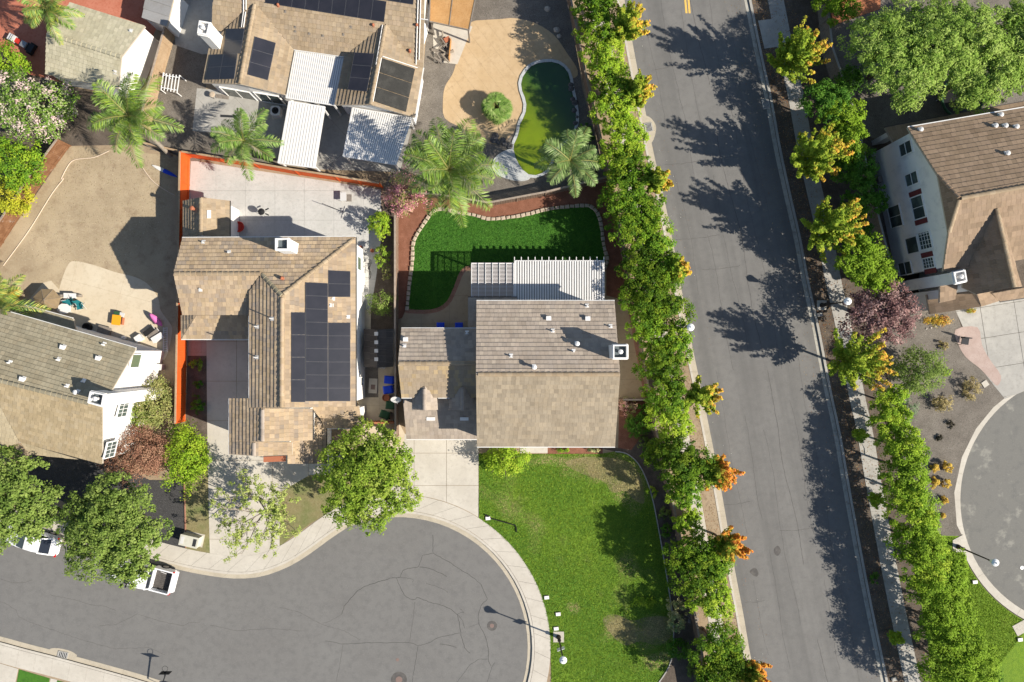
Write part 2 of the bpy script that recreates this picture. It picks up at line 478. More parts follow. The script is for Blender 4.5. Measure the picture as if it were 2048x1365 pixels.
def slabs(name, piece, px, z, m, cw, ch, ang=0.0, gap=.014, base='joint', ox=0.0, oy=0.0, mats=None):
    """a paved polygon cut into slabs on a grid turned by ang (degrees)"""
    poly = [W2(x, y) for x, y in px]
    root = tag(build(name, MB().prism(poly, z - .3, z - .02), base), kind='structure')
    ca, sa = cos(radians(ang)), sin(radians(ang))
    us = [x * ca + y * sa for x, y in poly]
    vs = [-x * sa + y * ca for x, y in poly]
    i0, i1 = floor((min(us) - ox) / cw), floor((max(us) - ox) / cw)
    j0, j1 = floor((min(vs) - oy) / ch), floor((max(vs) - oy) / ch)
    g = gap / 2
    for i in range(i0, i1 + 1):
        for j in range(j0, j1 + 1):
            q = poly
            for a, b, c in ((-ca, -sa, -(ox + i * cw + g)), (ca, sa, ox + (i + 1) * cw - g), (sa, -ca, -(oy + j * ch + g)), (-sa, ca, oy + (j + 1) * ch - g)):
                q = clip(q, a, b, c)
                if len(q) < 3: break
            if len(q) >= 3 and abs(area2(q)) > .04:
                build(piece, MB().prism(q, z - .02, z + R.uniform(-.003, .003)), mats[(i + j) % len(mats)] if mats else m, root)
    return root
def shift(pts, dx, dy=0): return [(x + dx, y + dy) for x, y in pts]

# terrain to the horizon
tag(build('ground', MB().add([(-900, -900, -.40), (900, -900, -.40), (900, 900, -.40), (-900, 900, -.40)], [(0, 1, 2, 3)]), 'dirt'), kind='structure')
# main road
RL = curve([(1187, -300), (1220, -140), (1249, 0), (1277, 150), (1306, 300), (1327, 392), (1345, 480), (1378, 660), (1412, 824), (1442, 978), (1468, 1131), (1485, 1219), (1500, 1307), (1512, 1365), (1570, 1650)], 5)
RR = curve([(1424, -300), (1458, -140), (1488, 0), (1501, 66), (1515, 132), (1530, 200), (1548, 300), (1568, 392), (1588, 480), (1603, 560), (1625, 660), (1648, 780), (1667, 868), (1682, 956), (1702, 1066), (1727, 1197), (1762, 1365), (1822, 1650)], 5)
road = flat('main_road', shift(RL, -3) + shift(RR, 3)[::-1], 0.0, 'asphalt_road')
# cul-de-sac on the left
CX, CY = 795, 1295
TOPE = curve([(-300, 985), (-120, 1030), (0, 1056), (130, 1085), (250, 1112), (352, 1138), (410, 1150), (468, 1157), (523, 1153), (578, 1133), (622, 1106), (660, 1078), (693, 1056)], 4)
BULB = arc(CX, CY, 261, 246, 400, 40)
BOTE = curve([(-300, 1196), (-120, 1242), (0, 1273), (55, 1288), (110, 1302), (154, 1314), (220, 1332), (300, 1355), (400, 1390), (520, 1450), (620, 1520), (760, 1570)], 4)
LR = TOPE[:-1] + BULB + [(900, 1560)]
flat('cul_de_sac_road', LR + BOTE[::-1], 0.0, 'asphalt')
# cul-de-sac on the right
flat('side_road', arc(2174, 1000, 255, 60, 300, 40) + [(2600, 780), (2600, 1220)], 0.0, 'asphalt_old')

# land parcels a step above the roads
def off_curve(pts, d):
    out = []
    for i, p in enumerate(pts):
        a, b = pts[max(i - 1, 0)], pts[min(i + 1, len(pts) - 1)]
        tx, ty = b[0] - a[0], b[1] - a[1]
        l = hypot(tx, ty) or 1
        out.append((p[0] + ty / l * d, p[1] - tx / l * d))
    return out
TOPS = TOPE + BULB[1:]
CURBT = off_curve(TOPS, 9)                       # kerb face
WALKT0 = off_curve(TOPS, 13)
WALKT = off_curve(TOPS, 45)                      # back of the pavement
left_block = [(-900, -900), (1060, -900)] + shift(RL, -14) + [(1556, 1650), (1400, 2000), (1110, 2000), (1020, 1490)] + CURBT[::-1][1:] + [(-900, 830)]
flat('west_block_ground', left_block, .095, 'dirt', -.45)
right_block = shift(RR, 12) + [(1850, 2000), (2600, 2000), (2600, 1290)] + arc(2174, 1000, 271, 100, 260, 40) + [(2600, 720), (2600, -900), (1300, -900)]
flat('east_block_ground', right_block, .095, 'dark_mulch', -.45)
south_block = shift(BOTE, -2, 11) + [(760, 2000), (-900, 2000), (-900, 1060)]
flat('south_block_ground', south_block, .095, 'dirt', -.45)

# gutters and kerbs
strip('gutter_west', 'gutter_slab', shift(RL, -12), RL, 3.0, .010, 'gutter', base='joint')
strip('kerb_west', 'kerb_stone', shift(RL, -16), shift(RL, -11.5), 3.0, .125, 'concrete')
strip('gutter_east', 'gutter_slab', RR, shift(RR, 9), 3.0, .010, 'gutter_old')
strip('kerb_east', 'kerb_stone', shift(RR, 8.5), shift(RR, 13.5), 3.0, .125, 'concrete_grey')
strip('gutter_cul_de_sac', 'gutter_slab', off_curve(TOPS, -.5), off_curve(TOPS, 9), 3.0, .010, 'gutter')
strip('kerb_cul_de_sac', 'kerb_stone', off_curve(TOPS, 8.5), WALKT0, 3.0, .125, 'concrete')
strip('gutter_south', 'gutter_slab', BOTE, shift(BOTE, -2, 10), 3.0, .010, 'gutter')
strip('kerb_south', 'kerb_stone', shift(BOTE, -2, 9.5), shift(BOTE, -3, 14), 3.0, .125, 'concrete')
strip('sidewalk_south', 'sidewalk_slab', shift(BOTE, -3, 14.5), shift(BOTE, -9, 49), 1.5, .125, 'concrete')
strip('kerb_side_road', 'kerb_stone', arc(2174, 1000, 255, 110, 250, 60), arc(2174, 1000, 270, 110, 250, 60), 2.2, .105, 'concrete')
# pavements
strip('sidewalk_cul_de_sac', 'sidewalk_slab', off_curve(TOPS, 13.5), WALKT, 1.55, .125, 'concrete', gap=.022)
strip('sidewalk_west', 'sidewalk_slab', shift(RL, -73), shift(RL, -44), 1.5, .12, 'concrete')
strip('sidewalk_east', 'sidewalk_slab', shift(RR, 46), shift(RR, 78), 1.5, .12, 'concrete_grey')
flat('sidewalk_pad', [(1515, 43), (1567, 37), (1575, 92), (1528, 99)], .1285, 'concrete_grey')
flat('parkway_west', shift(RL, -43) + shift(RL, -16.5)[::-1], .102, 'dirt')
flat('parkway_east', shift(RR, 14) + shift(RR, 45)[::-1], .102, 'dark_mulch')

# yards -------------------------------------------------------------
Y0 = .104
LAWN_E = curve([(1230, 903), (1252, 907), (1274, 925), (1291, 956), (1305, 1000), (1318, 1066), (1324, 1100), (1337, 1180), (1346, 1250), (1342, 1318), (1316, 1365), (1270, 1420)], 4)
flat('front_lawn', [(958, 908), (1200, 908)] + LAWN_E + [(1104, 1420), (1101, 1300)] + arc(CX, CY, 305, -5, -58, 14) + [(958, 1034)], Y0 + .012, 'turf_front')
flat('lawn_dry_patch', curve([(1130, 926), (1170, 914), (1225, 916), (1262, 928), (1282, 960), (1288, 1005), (1268, 1000), (1250, 982), (1225, 985), (1205, 962), (1165, 948)], 4, True), Y0 + .016, 'turf_dry')
flat('lawn_dry_patch_lower', curve([(1205, 1238), (1230, 1228), (1262, 1240), (1300, 1232), (1338, 1236), (1342, 1268), (1318, 1290), (1280, 1282), (1250, 1290), (1222, 1268)], 4, True), Y0 + .016, 'turf_dry')
flat('front_planting_bed', [(1200, 897), (1236, 896), (1240, 800), (1290, 800), (1312, 880), (1345, 1040), (1385, 1240), (1420, 1420), (1270, 1420), (1300, 1365)] + LAWN_E[-6::-1], Y0 + .004, 'dark_mulch')
flat('front_entry_bed', [(1095, 891), (1205, 891), (1205, 908), (1095, 908)], Y0 + .004, 'mulch')
flat('rose_bed', [(1238, 803), (1290, 803), (1300, 850), (1262, 900), (1236, 896)], Y0 + .008, 'mulch')
flat('entry_path', [(1040, 880), (1095, 880), (1095, 906), (1040, 906)], Y0 + .016, 'concrete')
BACK = curve([(811, 622), (814, 590), (817, 560), (822, 524), (823, 491), (829, 473), (844, 449), (861, 425), (877, 416), (894, 418), (921, 424), (949, 428), (971, 435), (987, 436), (1031, 431), (1064, 424), (1090, 417), (1129, 412), (1173, 409), (1187, 414), (1200, 431), (1206, 458), (1210, 491), (1216, 513), (1217, 526), (1209, 542)], 3)
PATIO = curve([(942, 536), (929, 540), (921, 552), (912, 576), (898, 605), (878, 620), (849, 625), (811, 623)], 4)
flat('back_garden_mulch', [(795, 640), (797, 440), (800, 395), (888, 396), (978, 412), (1090, 391), (1216, 364), (1245, 500), (1262, 600), (1215, 600), (1200, 540), (900, 600)], Y0 + .004, 'mulch')
flat('back_lawn', BACK + [(1200, 560), (960, 560)] + PATIO, Y0 + .012, 'turf_back')
slabs('back_patio', 'patio_slab', PATIO + [(803, 640), (800, 672), (960, 672), (960, 600), (1212, 610), (1212, 530), (942, 530)], Y0 + .020, 'patio_warm', 2.4, 2.4, 0, ox=.3)
strip('patio_border', 'border_brick', off_curve(PATIO, 3.5), off_curve(PATIO, -4.5), .55, Y0 + .034, 'brick_border', gap=.008, sub=1, zb=0)
slabs('side_patio', 'patio_slab', [(1205, 590), (1228, 596), (1262, 600), (1278, 690), (1298, 795), (1238, 797), (1215, 640)], Y0 + .020, 'patio_warm', 6, 2.3, 0)
flat('side_border', [(1252, 598), (1262, 600), (1278, 690), (1298, 795), (1288, 795), (1268, 690)], Y0 + .028, 'brick_border')
slabs('driveway_centre', 'driveway_slab', [(805, 868), (957, 868), (957, 1041)] + arc(CX, CY, 307, 302, 264, 8) + [(800, 960)], Y0 + .010, 'concrete', 2.75, 2.75, 0, ox=-4.75, oy=-.3, gap=.03)
slabs('driveway_west', 'driveway_slab', [(414, 672), (540, 672), (540, 905), (700, 905), (700, 948), (620, 950), (560, 985), (560, 1096), (512, 1115), (468, 1119), (421, 1113), (416, 900)], Y0 + .010, 'concrete', 3.05, 3.35, 0, ox=-1.2, oy=.9, gap=.03)
slabs('driveway_path', 'paver', [(376, 676), (414, 676), (414, 712), (376, 712)], Y0 + .008, 'pink_stamp', .85, .85, 0)
flat('west_front_lawn', [(370, 960), (416, 930), (421, 1113), (385, 1106), (372, 1100)], Y0 + .004, 'turf_dry')
flat('west_front_patch', [(560, 960), (620, 947), (720, 947), (720, 1000), (650, 1030), (622, 1047), (560, 1092)], Y0 + .004, 'turf_dry')
flat('driveway_planter', [(376, 712), (414, 712), (416, 960), (370, 960)], Y0 + .002, 'dark_mulch')
flat('black_gravel_strip', [(300, 960), (370, 960), (372, 1098), (340, 1092), (200, 1050), (60, 960), (60, 900), (200, 900)], Y0 + .003, 'gravel_black')
slabs('west_back_patio', 'patio_slab', [(383, 322), (520, 343), (600, 355), (762, 380), (764, 470), (752, 560), (742, 620), (716, 620), (716, 500), (560, 560), (372, 560)], Y0 + .012, 'stamped_grey', 2.5, 2.5, 0, ox=.7, oy=1.2)
flat('west_side_soil', [(745, 420), (797, 400), (797, 660), (740, 660)], Y0 + .006, 'dark_mulch')
slabs('west_side_pavement', 'paving_slab', [(716, 600), (742, 600), (742, 660), (797, 660), (797, 842), (716, 842)], Y0 + .010, 'patio_beige', 2.6, 3.3, 0, oy=-1.2)
flat('side_gravel', [(731, 735), (757, 735), (757, 795), (731, 795)], Y0 + .020, 'gravel_dark')
flat('gate_concrete', [(726, 843), (797, 843), (810, 868), (805, 910), (726, 910)], Y0 + .008, 'patio_beige')
flat('brown_yard', [(141, 293), (381, 316), (376, 700), (345, 800), (-60, 700), (-60, 580), (0, 497)], Y0 + .004, 'dry_lawn')
slabs('terrace_beige', 'terrace_slab', curve([(120, 580), (126, 558), (138, 530), (152, 523), (190, 531), (232, 545), (275, 556), (300, 572), (318, 598), (323, 622), (343, 650), (345, 668), (338, 705)], 4) + [(330, 720), (100, 690), (30, 640), (60, 600), (88, 566), (104, 562)], Y0 + .012, 'patio_beige', 4.2, 3.6, -15, ox=1)
flat('gravel_top', [(330, 80), (420, 90), (400, 330), (300, 290)], Y0 + .004, 'gravel_dark')
flat('shed_concrete', [(345, -60), (460, -60), (440, 110), (405, 110), (352, 92)], Y0 + .010, 'concrete_grey')
slabs('top_patio', 'patio_slab', [(395, 178), (570, 190), (700, 200), (830, 235), (800, 345), (640, 340), (560, 330), (540, 300), (470, 280), (386, 263)], Y0 + .012, 'concrete_grey', 2.4, 2.4, 42)
flat('palm_bed', [(386, 263), (470, 270), (545, 300), (560, 335), (440, 325), (375, 315), (300, 300)], Y0 + .016, 'gravel_dark')
POOLD = curve([(945, 45), (965, 42), (1000, 40), (1030, 38), (1070, 48), (1108, 72), (1135, 110), (1152, 135), (1155, 152), (1140, 160), (1110, 165), (1075, 190), (1045, 230), (1030, 262), (1000, 290), (960, 280), (925, 258), (890, 238), (886, 205), (890, 175), (905, 150), (914, 120), (916, 90), (925, 62)], 3, True)
flat('gravel_pool', [(858, -200), (1130, -200), (1138, 22), (1165, 180), (1212, 361), (1090, 391), (978, 412), (888, 396), (770, 372), (790, 330), (830, 240), (846, 160), (855, 40)], Y0 + .002, 'gravel_dark')
slabs('pool_deck', 'deck_slab', POOLD, Y0 + .014, 'stamped_tan', 3.4, .85, -52, gap=.008, base='patio_warm')
flat('heap_concrete', [(865, 30), (945, 55), (915, 130), (868, 125)], Y0 + .020, 'concrete')
POOL = curve([(1062, 134), (1088, 126), (1115, 128), (1136, 146), (1143, 180), (1150, 215), (1152, 245), (1140, 275), (1110, 300), (1095, 340), (1066, 353), (1046, 342), (1032, 320), (1026, 295), (1036, 272), (1040, 248), (1050, 230), (1052, 205), (1044, 185), (1043, 160)], 3, True)
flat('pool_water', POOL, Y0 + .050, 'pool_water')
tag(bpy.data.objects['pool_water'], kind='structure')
strip('pool_coping', 'coping_stone', off_curve(POOL + POOL[:1], -.3), off_curve(POOL + POOL[:1], 5.5), .6, Y0 + .085, 'pool_coping', gap=.01, sub=1, zb=0)
flat('pool_beach', curve([(1025, 300), (1032, 322), (1046, 345), (1060, 358), (1040, 364), (1010, 358), (988, 345), (985, 325), (1000, 308)], 3, True), Y0 + .088, 'pool_coping')
flat('red_patio', [(-120, -200), (330, -200), (322, 40), (290, 110), (215, 190), (60, 150), (0, 95), (-120, 60)], Y0 + .004, 'red_patio')
flat('garden_soil_left', [(-120, 60), (60, 150), (200, 190), (300, 200), (300, 290), (141, 293), (0, 497), (-120, 560)], Y0 + .003, 'dark_mulch')
# east side
flat('east_back_yard', [(1640, -120), (2300, -120), (2300, 260), (1800, 300), (1700, 260), (1655, 90)], Y0 + .004, 'gravel_dark')
flat('east_red_deck', [(1648, -60), (1765, -60), (1758, 20), (1664, 52)], Y0 + .05, 'deck_red')
flat('east_front_gravel', [(1755, 590), (1910, 620), (1935, 700), (1985, 742), (2013, 792), (1985, 815), (1950, 858), (1922, 915), (1907, 985), (1912, 1050), (1925, 1075), (1850, 1080), (1800, 900)], Y0 + .004, 'gravel_dark')
slabs('east_driveway', 'driveway_slab', [(1905, 612), (2300, 560), (2300, 760), (2048, 782), (2008, 798), (1985, 770), (1958, 735), (1940, 690)], Y0 + .012, 'concrete_grey', 2.9, 2.6, 9, gap=.035)
flat('east_driveway_band', curve([(1909, 660), (1915, 690), (1930, 715), (1955, 735), (1975, 755), (1992, 772), (2000, 752), (1978, 720), (1962, 690), (1953, 655)], 3, True), Y0 + .020, 'pink_stamp')
flat('east_lawn', [(1830, 1070), (1924, 1072)] + arc(2174, 1000, 272, 158, 100, 24) + [(2300, 1500), (1900, 1500), (1868, 1365), (1840, 1200)], Y0 + .006, 'turf_lime')
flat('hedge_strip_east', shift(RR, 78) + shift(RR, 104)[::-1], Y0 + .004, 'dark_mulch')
# lawns south
flat('south_lawn', [(40, 1338), (101, 1356), (90, 1420), (25, 1420)], Y0 + .012, 'turf_back')
flat('south_lawn_strip', [(116, 1360), (150, 1369), (140, 1420), (104, 1420)], Y0 + .012, 'turf_back')
flat('south_driveway', [(-60, 1308), (38, 1337), (20, 1420), (-60, 1420)], Y0 + .010, 'concrete')
flat('south_path', [(103, 1356), (116, 1359), (104, 1420), (91, 1420)], Y0 + .010, 'concrete')

# cracks and marks in the asphalt: thin ribbons 4 mm above it
CRK = [[(866, 1070), (866, 1107), (845, 1111), (838, 1134), (812, 1138), (804, 1142), (801, 1155)], [(866, 1107), (897, 1124), (922, 1140), (950, 1158), (962, 1170), (970, 1188), (976, 1199), (962, 1210), (957, 1228), (957, 1248), (972, 1275), (977, 1300), (977, 1322), (982, 1332)], [(838, 1134), (862, 1138), (880, 1146), (893, 1153)], [(801, 1155), (785, 1156), (760, 1163), (728, 1174), (712, 1185), (698, 1202), (688, 1214), (684, 1228)], [(801, 1155), (820, 1157), (828, 1161), (825, 1164)], [(793, 1157), (800, 1173), (811, 1194), (820, 1198), (830, 1201), (834, 1194), (845, 1199), (862, 1206), (885, 1211), (903, 1220), (914, 1229), (918, 1243), (922, 1270), (930, 1298), (940, 1307)], [(914, 1229), (925, 1224), (929, 1228), (925, 1222), (920, 1217)], [(914, 1229), (925, 1240), (930, 1258)], [(852, 1167), (870, 1172), (886, 1179), (897, 1186), (894, 1187)], [(650, 1282), (688, 1289), (730, 1286), (780, 1286), (820, 1285), (836, 1292), (860, 1286), (872, 1277), (900, 1270), (920, 1267)], [(836, 1292), (832, 1320), (824, 1365), (822, 1390)], [(976, 1318), (958, 1319), (938, 1332), (925, 1350), (914, 1366)], [(990, 1326), (983, 1336), (978, 1355), (974, 1366)], [(880, 1288), (898, 1291), (913, 1296)], [(830, 1205), (826, 1240), (819, 1284)], [(684, 1228), (660, 1243), (645, 1247)], [(686, 1290), (680, 1330), (672, 1366)], [(957, 1248), (945, 1252), (937, 1255)], [(0, 1203), (20, 1212), (33, 1222), (36, 1233), (60, 1245), (110, 1262), (170, 1282), (230, 1298), (300, 1296), (330, 1310)], [(180, 1210), (210, 1213), (232, 1221)], [(200, 1251), (230, 1250), (252, 1240), (275, 1228), (310, 1240), (335, 1246), (365, 1252), (380, 1245), (400, 1245)], [(0, 1158), (25, 1166), (50, 1166), (65, 1160)], [(100, 1190), (150, 1200), (185, 1211)], [(560, 1215), (600, 1225), (640, 1248), (688, 1262), (720, 1280)], [(420, 1250), (470, 1262), (540, 1258), (600, 1262)]]
croad = bpy.data.objects['cul_de_sac_road']
def ribbon(px, w, z, jit=.03):
    P = [W2(x, y) for x, y in px]
    P = resample(P, max(2, int(plen(P) / .22)))
    P = [(x + R.uniform(-jit, jit), y + R.uniform(-jit, jit)) for x, y in P]
    O = []
    for s in (1, -1):
        row = []
        for i, p in enumerate(P):
            a, b = P[max(i - 1, 0)], P[min(i + 1, len(P) - 1)]
            l = hypot(b[0] - a[0], b[1] - a[1]) or 1
            ww = w * R.uniform(.6, 1.2) / 2 * s
            row.append((p[0] - (b[1] - a[1]) / l * ww, p[1] + (b[0] - a[0]) / l * ww))
        O.append(row)
    mb = MB()
    n = len(P)
    mb.add([(x, y, z) for x, y in O[0]] + [(x, y, z) for x, y in O[1]], [(i, n + i, n + i + 1, i + 1) for i in range(n - 1)])
    return mb
for i, c in enumerate(CRK):
    build('crack', ribbon(c, R.uniform(.028, .05) if i < 14 else .026, .004), 'tar' if i > 13 else 'crack', croad)
def along(t, f):
    """a line down the main road, f across it (0 west, 1 east)"""
    a, b = RL[t], RR[min(t, len(RR) - 1)]
    return a
for f, w in ((.14, .018), (.30, .025), (.44, .022), (.56, .04), (.70, .022), (.83, .018)):
    seg = []
    for y in range(-40, 1420, 30):
        xl = np.interp(y, [p[1] for p in RL], [p[0] for p in RL])
        xr = np.interp(y, [p[1] for p in RR], [p[0] for p in RR])
        seg.append((xl + (xr - xl) * f + 3 * sin(y * .021 + f * 30) + R.uniform(-1.2, 1.2), y))
    a = R.randint(0, 4)
    while a < len(seg) - 4:
        b = min(len(seg), a + R.randint(6, 16))
        build('crack', ribbon(seg[a:b], w, .004, .02), 'tar', road)
        a = b + R.randint(0, 4)
for x0, y0, x1, y1 in ((1448, 1010, 1500, 1003), (1490, 1205, 1530, 1201), (1310, 140, 1360, 128), (1352, 480, 1440, 470), (1560, 1062, 1630, 1056), (1405, 540, 1480, 532), (1330, 330, 1400, 322)):
    build('crack', ribbon([(x0, y0), ((x0 + x1) / 2, (y0 + y1) / 2 + 2), (x1, y1)], .035, .004, .03), 'tar', road)
for dx in (0, 7):
    build('centre_line', MB().prism([W2(1361 + dx, -80), W2(1365 + dx, -80), W2(1375 + dx * .9, 27), W2(1371 + dx * .9, 27)], .0005, .005), 'paint_yellow', road)
build('asphalt_patch', MB().prism([W2(*p) for p in curve([(1548, 1098), (1556, 1092), (1562, 1102), (1556, 1112), (1549, 1108)], 3, True)], .0005, .004), 'tar', road)
build('asphalt_patch', MB().prism([W2(*p) for p in curve([(1500, 1142), (1510, 1136), (1517, 1146), (1513, 1154), (1502, 1148)], 3, True)], .0005, .004), 'tar', road)
# kerb shadow gap strips are real: manholes and valve covers
for px, py, r in ((984, 1252, 10), (798, 1360, 16)):
    p = W(px, py)
    mh = thing('manhole', 'round ' + ('small ' if r < 12 else 'large ') + 'manhole in the cul-de-sac asphalt, ' + ('by the lamp post shadow' if r < 12 else 'at the bottom edge'), 'manhole', p)
    k = CH / FPX
    build('collar', MB().lathe([(r * k, 0), (r * k, .007)], p, 24), 'tar', mh)
    build('cover', MB().lathe([(r * k * .42, .001), (r * k * .42, .014)], p, 18), 'iron', mh)
p = W(795, 1320)
tag(build('valve_cover', MB().lathe([(.14, 0), (.14, .012)], p, 16), 'iron', loc=p), 'small rusty valve cover in the asphalt just above the large manhole', 'valve cover')
for px, py, r in ((2044, 1136, 3.4),):
    p = W(px, py)
    tag(build('valve_cover', MB().lathe([(.16, 0), (.16, .015)], p, 16), 'lamp_white', loc=p), 'white round valve cover in the right-hand cul-de-sac asphalt', 'valve cover')
# storm drains
def drain(corners, label, nb=6, m='grate'):
    P = [Vector((*W2(*c), 0)) for c in corners]
    c = sum(P, Vector()) / 4
    t = thing('storm_drain', label, 'drain', c)
    fr = MB()
    for i in range(4): fr.bar(P[i] + Vector((0, 0, .02)), P[(i + 1) % 4] + Vector((0, 0, .02)), .06, .06)
    build('frame', fr, 'concrete_grey', t)
    build('pit', MB().add([(*p[:2], .0135) for p in P], [(0, 1, 2, 3)]), 'grate', t)
    for i in range(nb):
        f = (i + .5) / nb
        build('grate_bar', MB().bar(P[0].lerp(P[1], f) + Vector((0, 0, .03)), P[3].lerp(P[2], f) + Vector((0, 0, .03)), .03, .03), 'metal_pale', t)
drain([(1288, 248), (1302, 245), (1306, 262), (1292, 265)], 'barred storm drain in the west gutter of the main road')
drain([(1523, 200), (1536, 198), (1540, 217), (1527, 219)], 'shaded storm drain in the east gutter of the main road')
drain([(118, 1302), (137, 1306), (134, 1318), (115, 1313)], 'barred storm drain in the gutter at the bottom left')
flat('drain_apron', curve([(1281, 236), (1298, 234), (1311, 250), (1311, 266), (1304, 285), (1292, 286)], 3, True), .0075, 'gutter')
flat('drain_apron_south', curve([(100, 1298), (118, 1297), (142, 1303), (154, 1313), (130, 1318), (104, 1306)], 3, True), .0075, 'gutter')
# ------------------------------------------------------------------ houses
class Slope:
    def __init__(s, pts):
        """pts: (px, py, z); the first three with a z define the plane, the others are found on it"""
        d = [W(*p) for p in pts if len(p) > 2 and p[2] is not None][:3]
        n = (d[1] - d[0]).cross(d[2] - d[0]).normalized()
        if n.z < 0: n = -n
        s.n, s.p0 = n, d[0]
        s.P = [ray_plane(p[0], p[1], s.p0, n) for p in pts]
        xy = [(p.x, p.y) for p in s.P]
        if area2(xy) < 0:
            s.P.reverse()
            xy.reverse()
        s.xy = xy
        s.d = (Vector((0, 0, -1)) + n * n.z).normalized()
        s.h = n.cross(s.d).normalized()
    def z(s, x, y):
        return s.p0.z - (s.n.x * (x - s.p0.x) + s.n.y * (y - s.p0.y)) / s.n.z
    def at(s, px, py, lift=0.0):
        return ray_plane(px, py, s.p0 + s.n * lift, s.n)
def seg_dist(p, a, b):
    ax, ay, bx, by = *a, *b
    l2 = (bx - ax) ** 2 + (by - ay) ** 2
    t = max(0, min(1, ((p[0] - ax) * (bx - ax) + (p[1] - ay) * (by - ay)) / (l2 or 1)))
    return hypot(p[0] - ax - (bx - ax) * t, p[1] - ay - (by - ay) * t)
def inside(p, poly):
    c = False
    for i in range(len(poly)):
        (x0, y0), (x1, y1) = poly[i], poly[i - 1]
        if (y0 > p[1]) != (y1 > p[1]) and p[0] < (x1 - x0) * (p[1] - y0) / (y1 - y0) + x0: c = not c
    return c
def tile_slope(mb, S, pal, expo, wid, lift, rng):
    uv = [((p - S.p0).dot(S.h), (p - S.p0).dot(S.d)) for p in S.P]
    v1 = max(v for u, v in uv)
    v0 = min(v for u, v in uv)
    nrow = int((v1 - v0) / expo) + 1
    for r in range(nrow):
        b = v1 - r * expo
        t = b - expo
        row = clip(clip(uv, 0, 1, b), 0, -1, -t)
        if len(row) < 3: continue
        u0, u1 = min(u for u, v in row), max(u for u, v in row)
        off = rng.random() * wid
        k0 = int((u0 - off) / wid) - 1
        nb = int((u1 - u0) / wid) + 3
        blk = None
        for k in range(nb):
            a = off + (k0 + k) * wid
            q = clip(clip(row, -1, 0, -(a + .004)), 1, 0, a + wid - .004)
            if len(q) < 3: continue
            if blk is None or rng.random() < .4: blk = rng.choice(pal)
            c = blk if rng.random() < .5 else rng.choice(pal)
            g = rng.uniform(.9, 1.1)
            c = (c[0] * g, c[1] * g, c[2] * g)
            jl = rng.uniform(0, .012) if lift > .001 else rng.uniform(0, .002)
            if ((q[1][0] - q[0][0]) * (q[2][1] - q[0][1]) - (q[2][0] - q[0][0]) * (q[1][1] - q[0][1])) < 0: q = q[::-1]
            def P(u, v, o): return S.p0 + S.h * u + S.d * v + S.n * o
            vs = [P(u, v, .006 + (lift + jl) * max(0, (v - t) / expo)) for u, v in q]
            fs = [tuple(range(len(q)))]
            bot = [i for i, (u, v) in enumerate(q) if v > b - 1e-4]
            if len(bot) == 2:
                i, j = bot
                vs += [P(q[i][0], q[i][1], -.01), P(q[j][0], q[j][1], -.01)]
                n = len(q)
                fs.append((i, j, n + 1, n))
            mb.add(vs, fs, 0, c)
TAN = [(0.350, 0.268, 0.176), (0.371, 0.289, 0.193), (0.329, 0.251, 0.165), (0.355, 0.273, 0.187), (0.313, 0.246, 0.171)]
BLEND = [(0.396, 0.297, 0.188), (0.424, 0.325, 0.217), (0.363, 0.275, 0.188), (0.385, 0.292, 0.199), (0.325, 0.259, 0.194), (0.451, 0.341, 0.222)]
GREYT = [(0.355, 0.297, 0.241), (0.382, 0.317, 0.256), (0.335, 0.283, 0.234), (0.362, 0.304, 0.248), (0.402, 0.338, 0.270)]
OLIVE = [(.30, .265, .185), (.32, .28, .195), (.28, .245, .17), (.31, .265, .18)]
SAND = [(.44, .405, .29), (.46, .42, .305), (.42, .385, .275)]
BROWN = [(.27, .195, .13), (.30, .215, .145), (.25, .18, .12), (.285, .205, .14)]
def house(name, label, origin, slopes, pal, wallmat='stucco_white', over=.35, expo=.35, wid=.32, lift=.062, nowall=(), caps=(), fascia='fascia', inner=True):
    """slopes: list of lists of Slope; each inner list shares inner edges. Returns (thing, roof part)"""
    t = thing(name, label, 'house', origin)
    rng = random.Random(len(name) * 77 + int(origin[0] * 10))
    flatS = [s for g in slopes for s in g]
    wm = MB()
    rm = MB()
    tm = MB()
    for gi, g in enumerate(slopes):
        for S in g:
            xy = S.xy
            n = len(xy)
            q = list(xy)
            for i in range(n):
                a, b = xy[i], xy[(i + 1) % n]
                m = ((a[0] + b[0]) / 2, (a[1] + b[1]) / 2)
                shared = any(T is not S and (inside(m, T.xy) or min(seg_dist(m, T.xy[j], T.xy[(j + 1) % len(T.xy)]) for j in range(len(T.xy))) < .25) for T in g)
                if shared: continue
                ex, ey = b[0] - a[0], b[1] - a[1]
                l = hypot(ex, ey)
                nx, ny = ey / l, -ex / l          # outward for ccw
                q = clip(q, nx, ny, nx * a[0] + ny * a[1] - over)
                if len(q) < 3: break
            if len(q) >= 3 and gi not in nowall:
                wm.prism(q, 0.0, lambda x, y, S=S: S.z(x, y) - .13)
            # the slab under the tiles, with its fascia
            k = len(xy)
            top = [p - S.n * .012 for p in S.P]
            low = [p - Vector((0, 0, .17)) for p in S.P]
            rm.add(top + low, [tuple(range(k)), tuple(range(2 * k - 1, k - 1, -1))] + [(k + i, k + (i + 1) % k, (i + 1) % k, i) for i in range(k)])
            tile_slope(tm, S, getattr(S, 'pal', pal), expo, wid, getattr(S, 'lift', lift), rng)
    if wm.v: build('wall', wm, wallmat, t)
    roof = build('roof', rm, fascia, t)
    tag(build('roof_tiles', tm, 'tile', roof, col=True), kind='stuff')
    for (a, b, pc) in caps:
        ridge_caps(roof, a, b, pc, rng)
    return t, roof
CAPM = {}
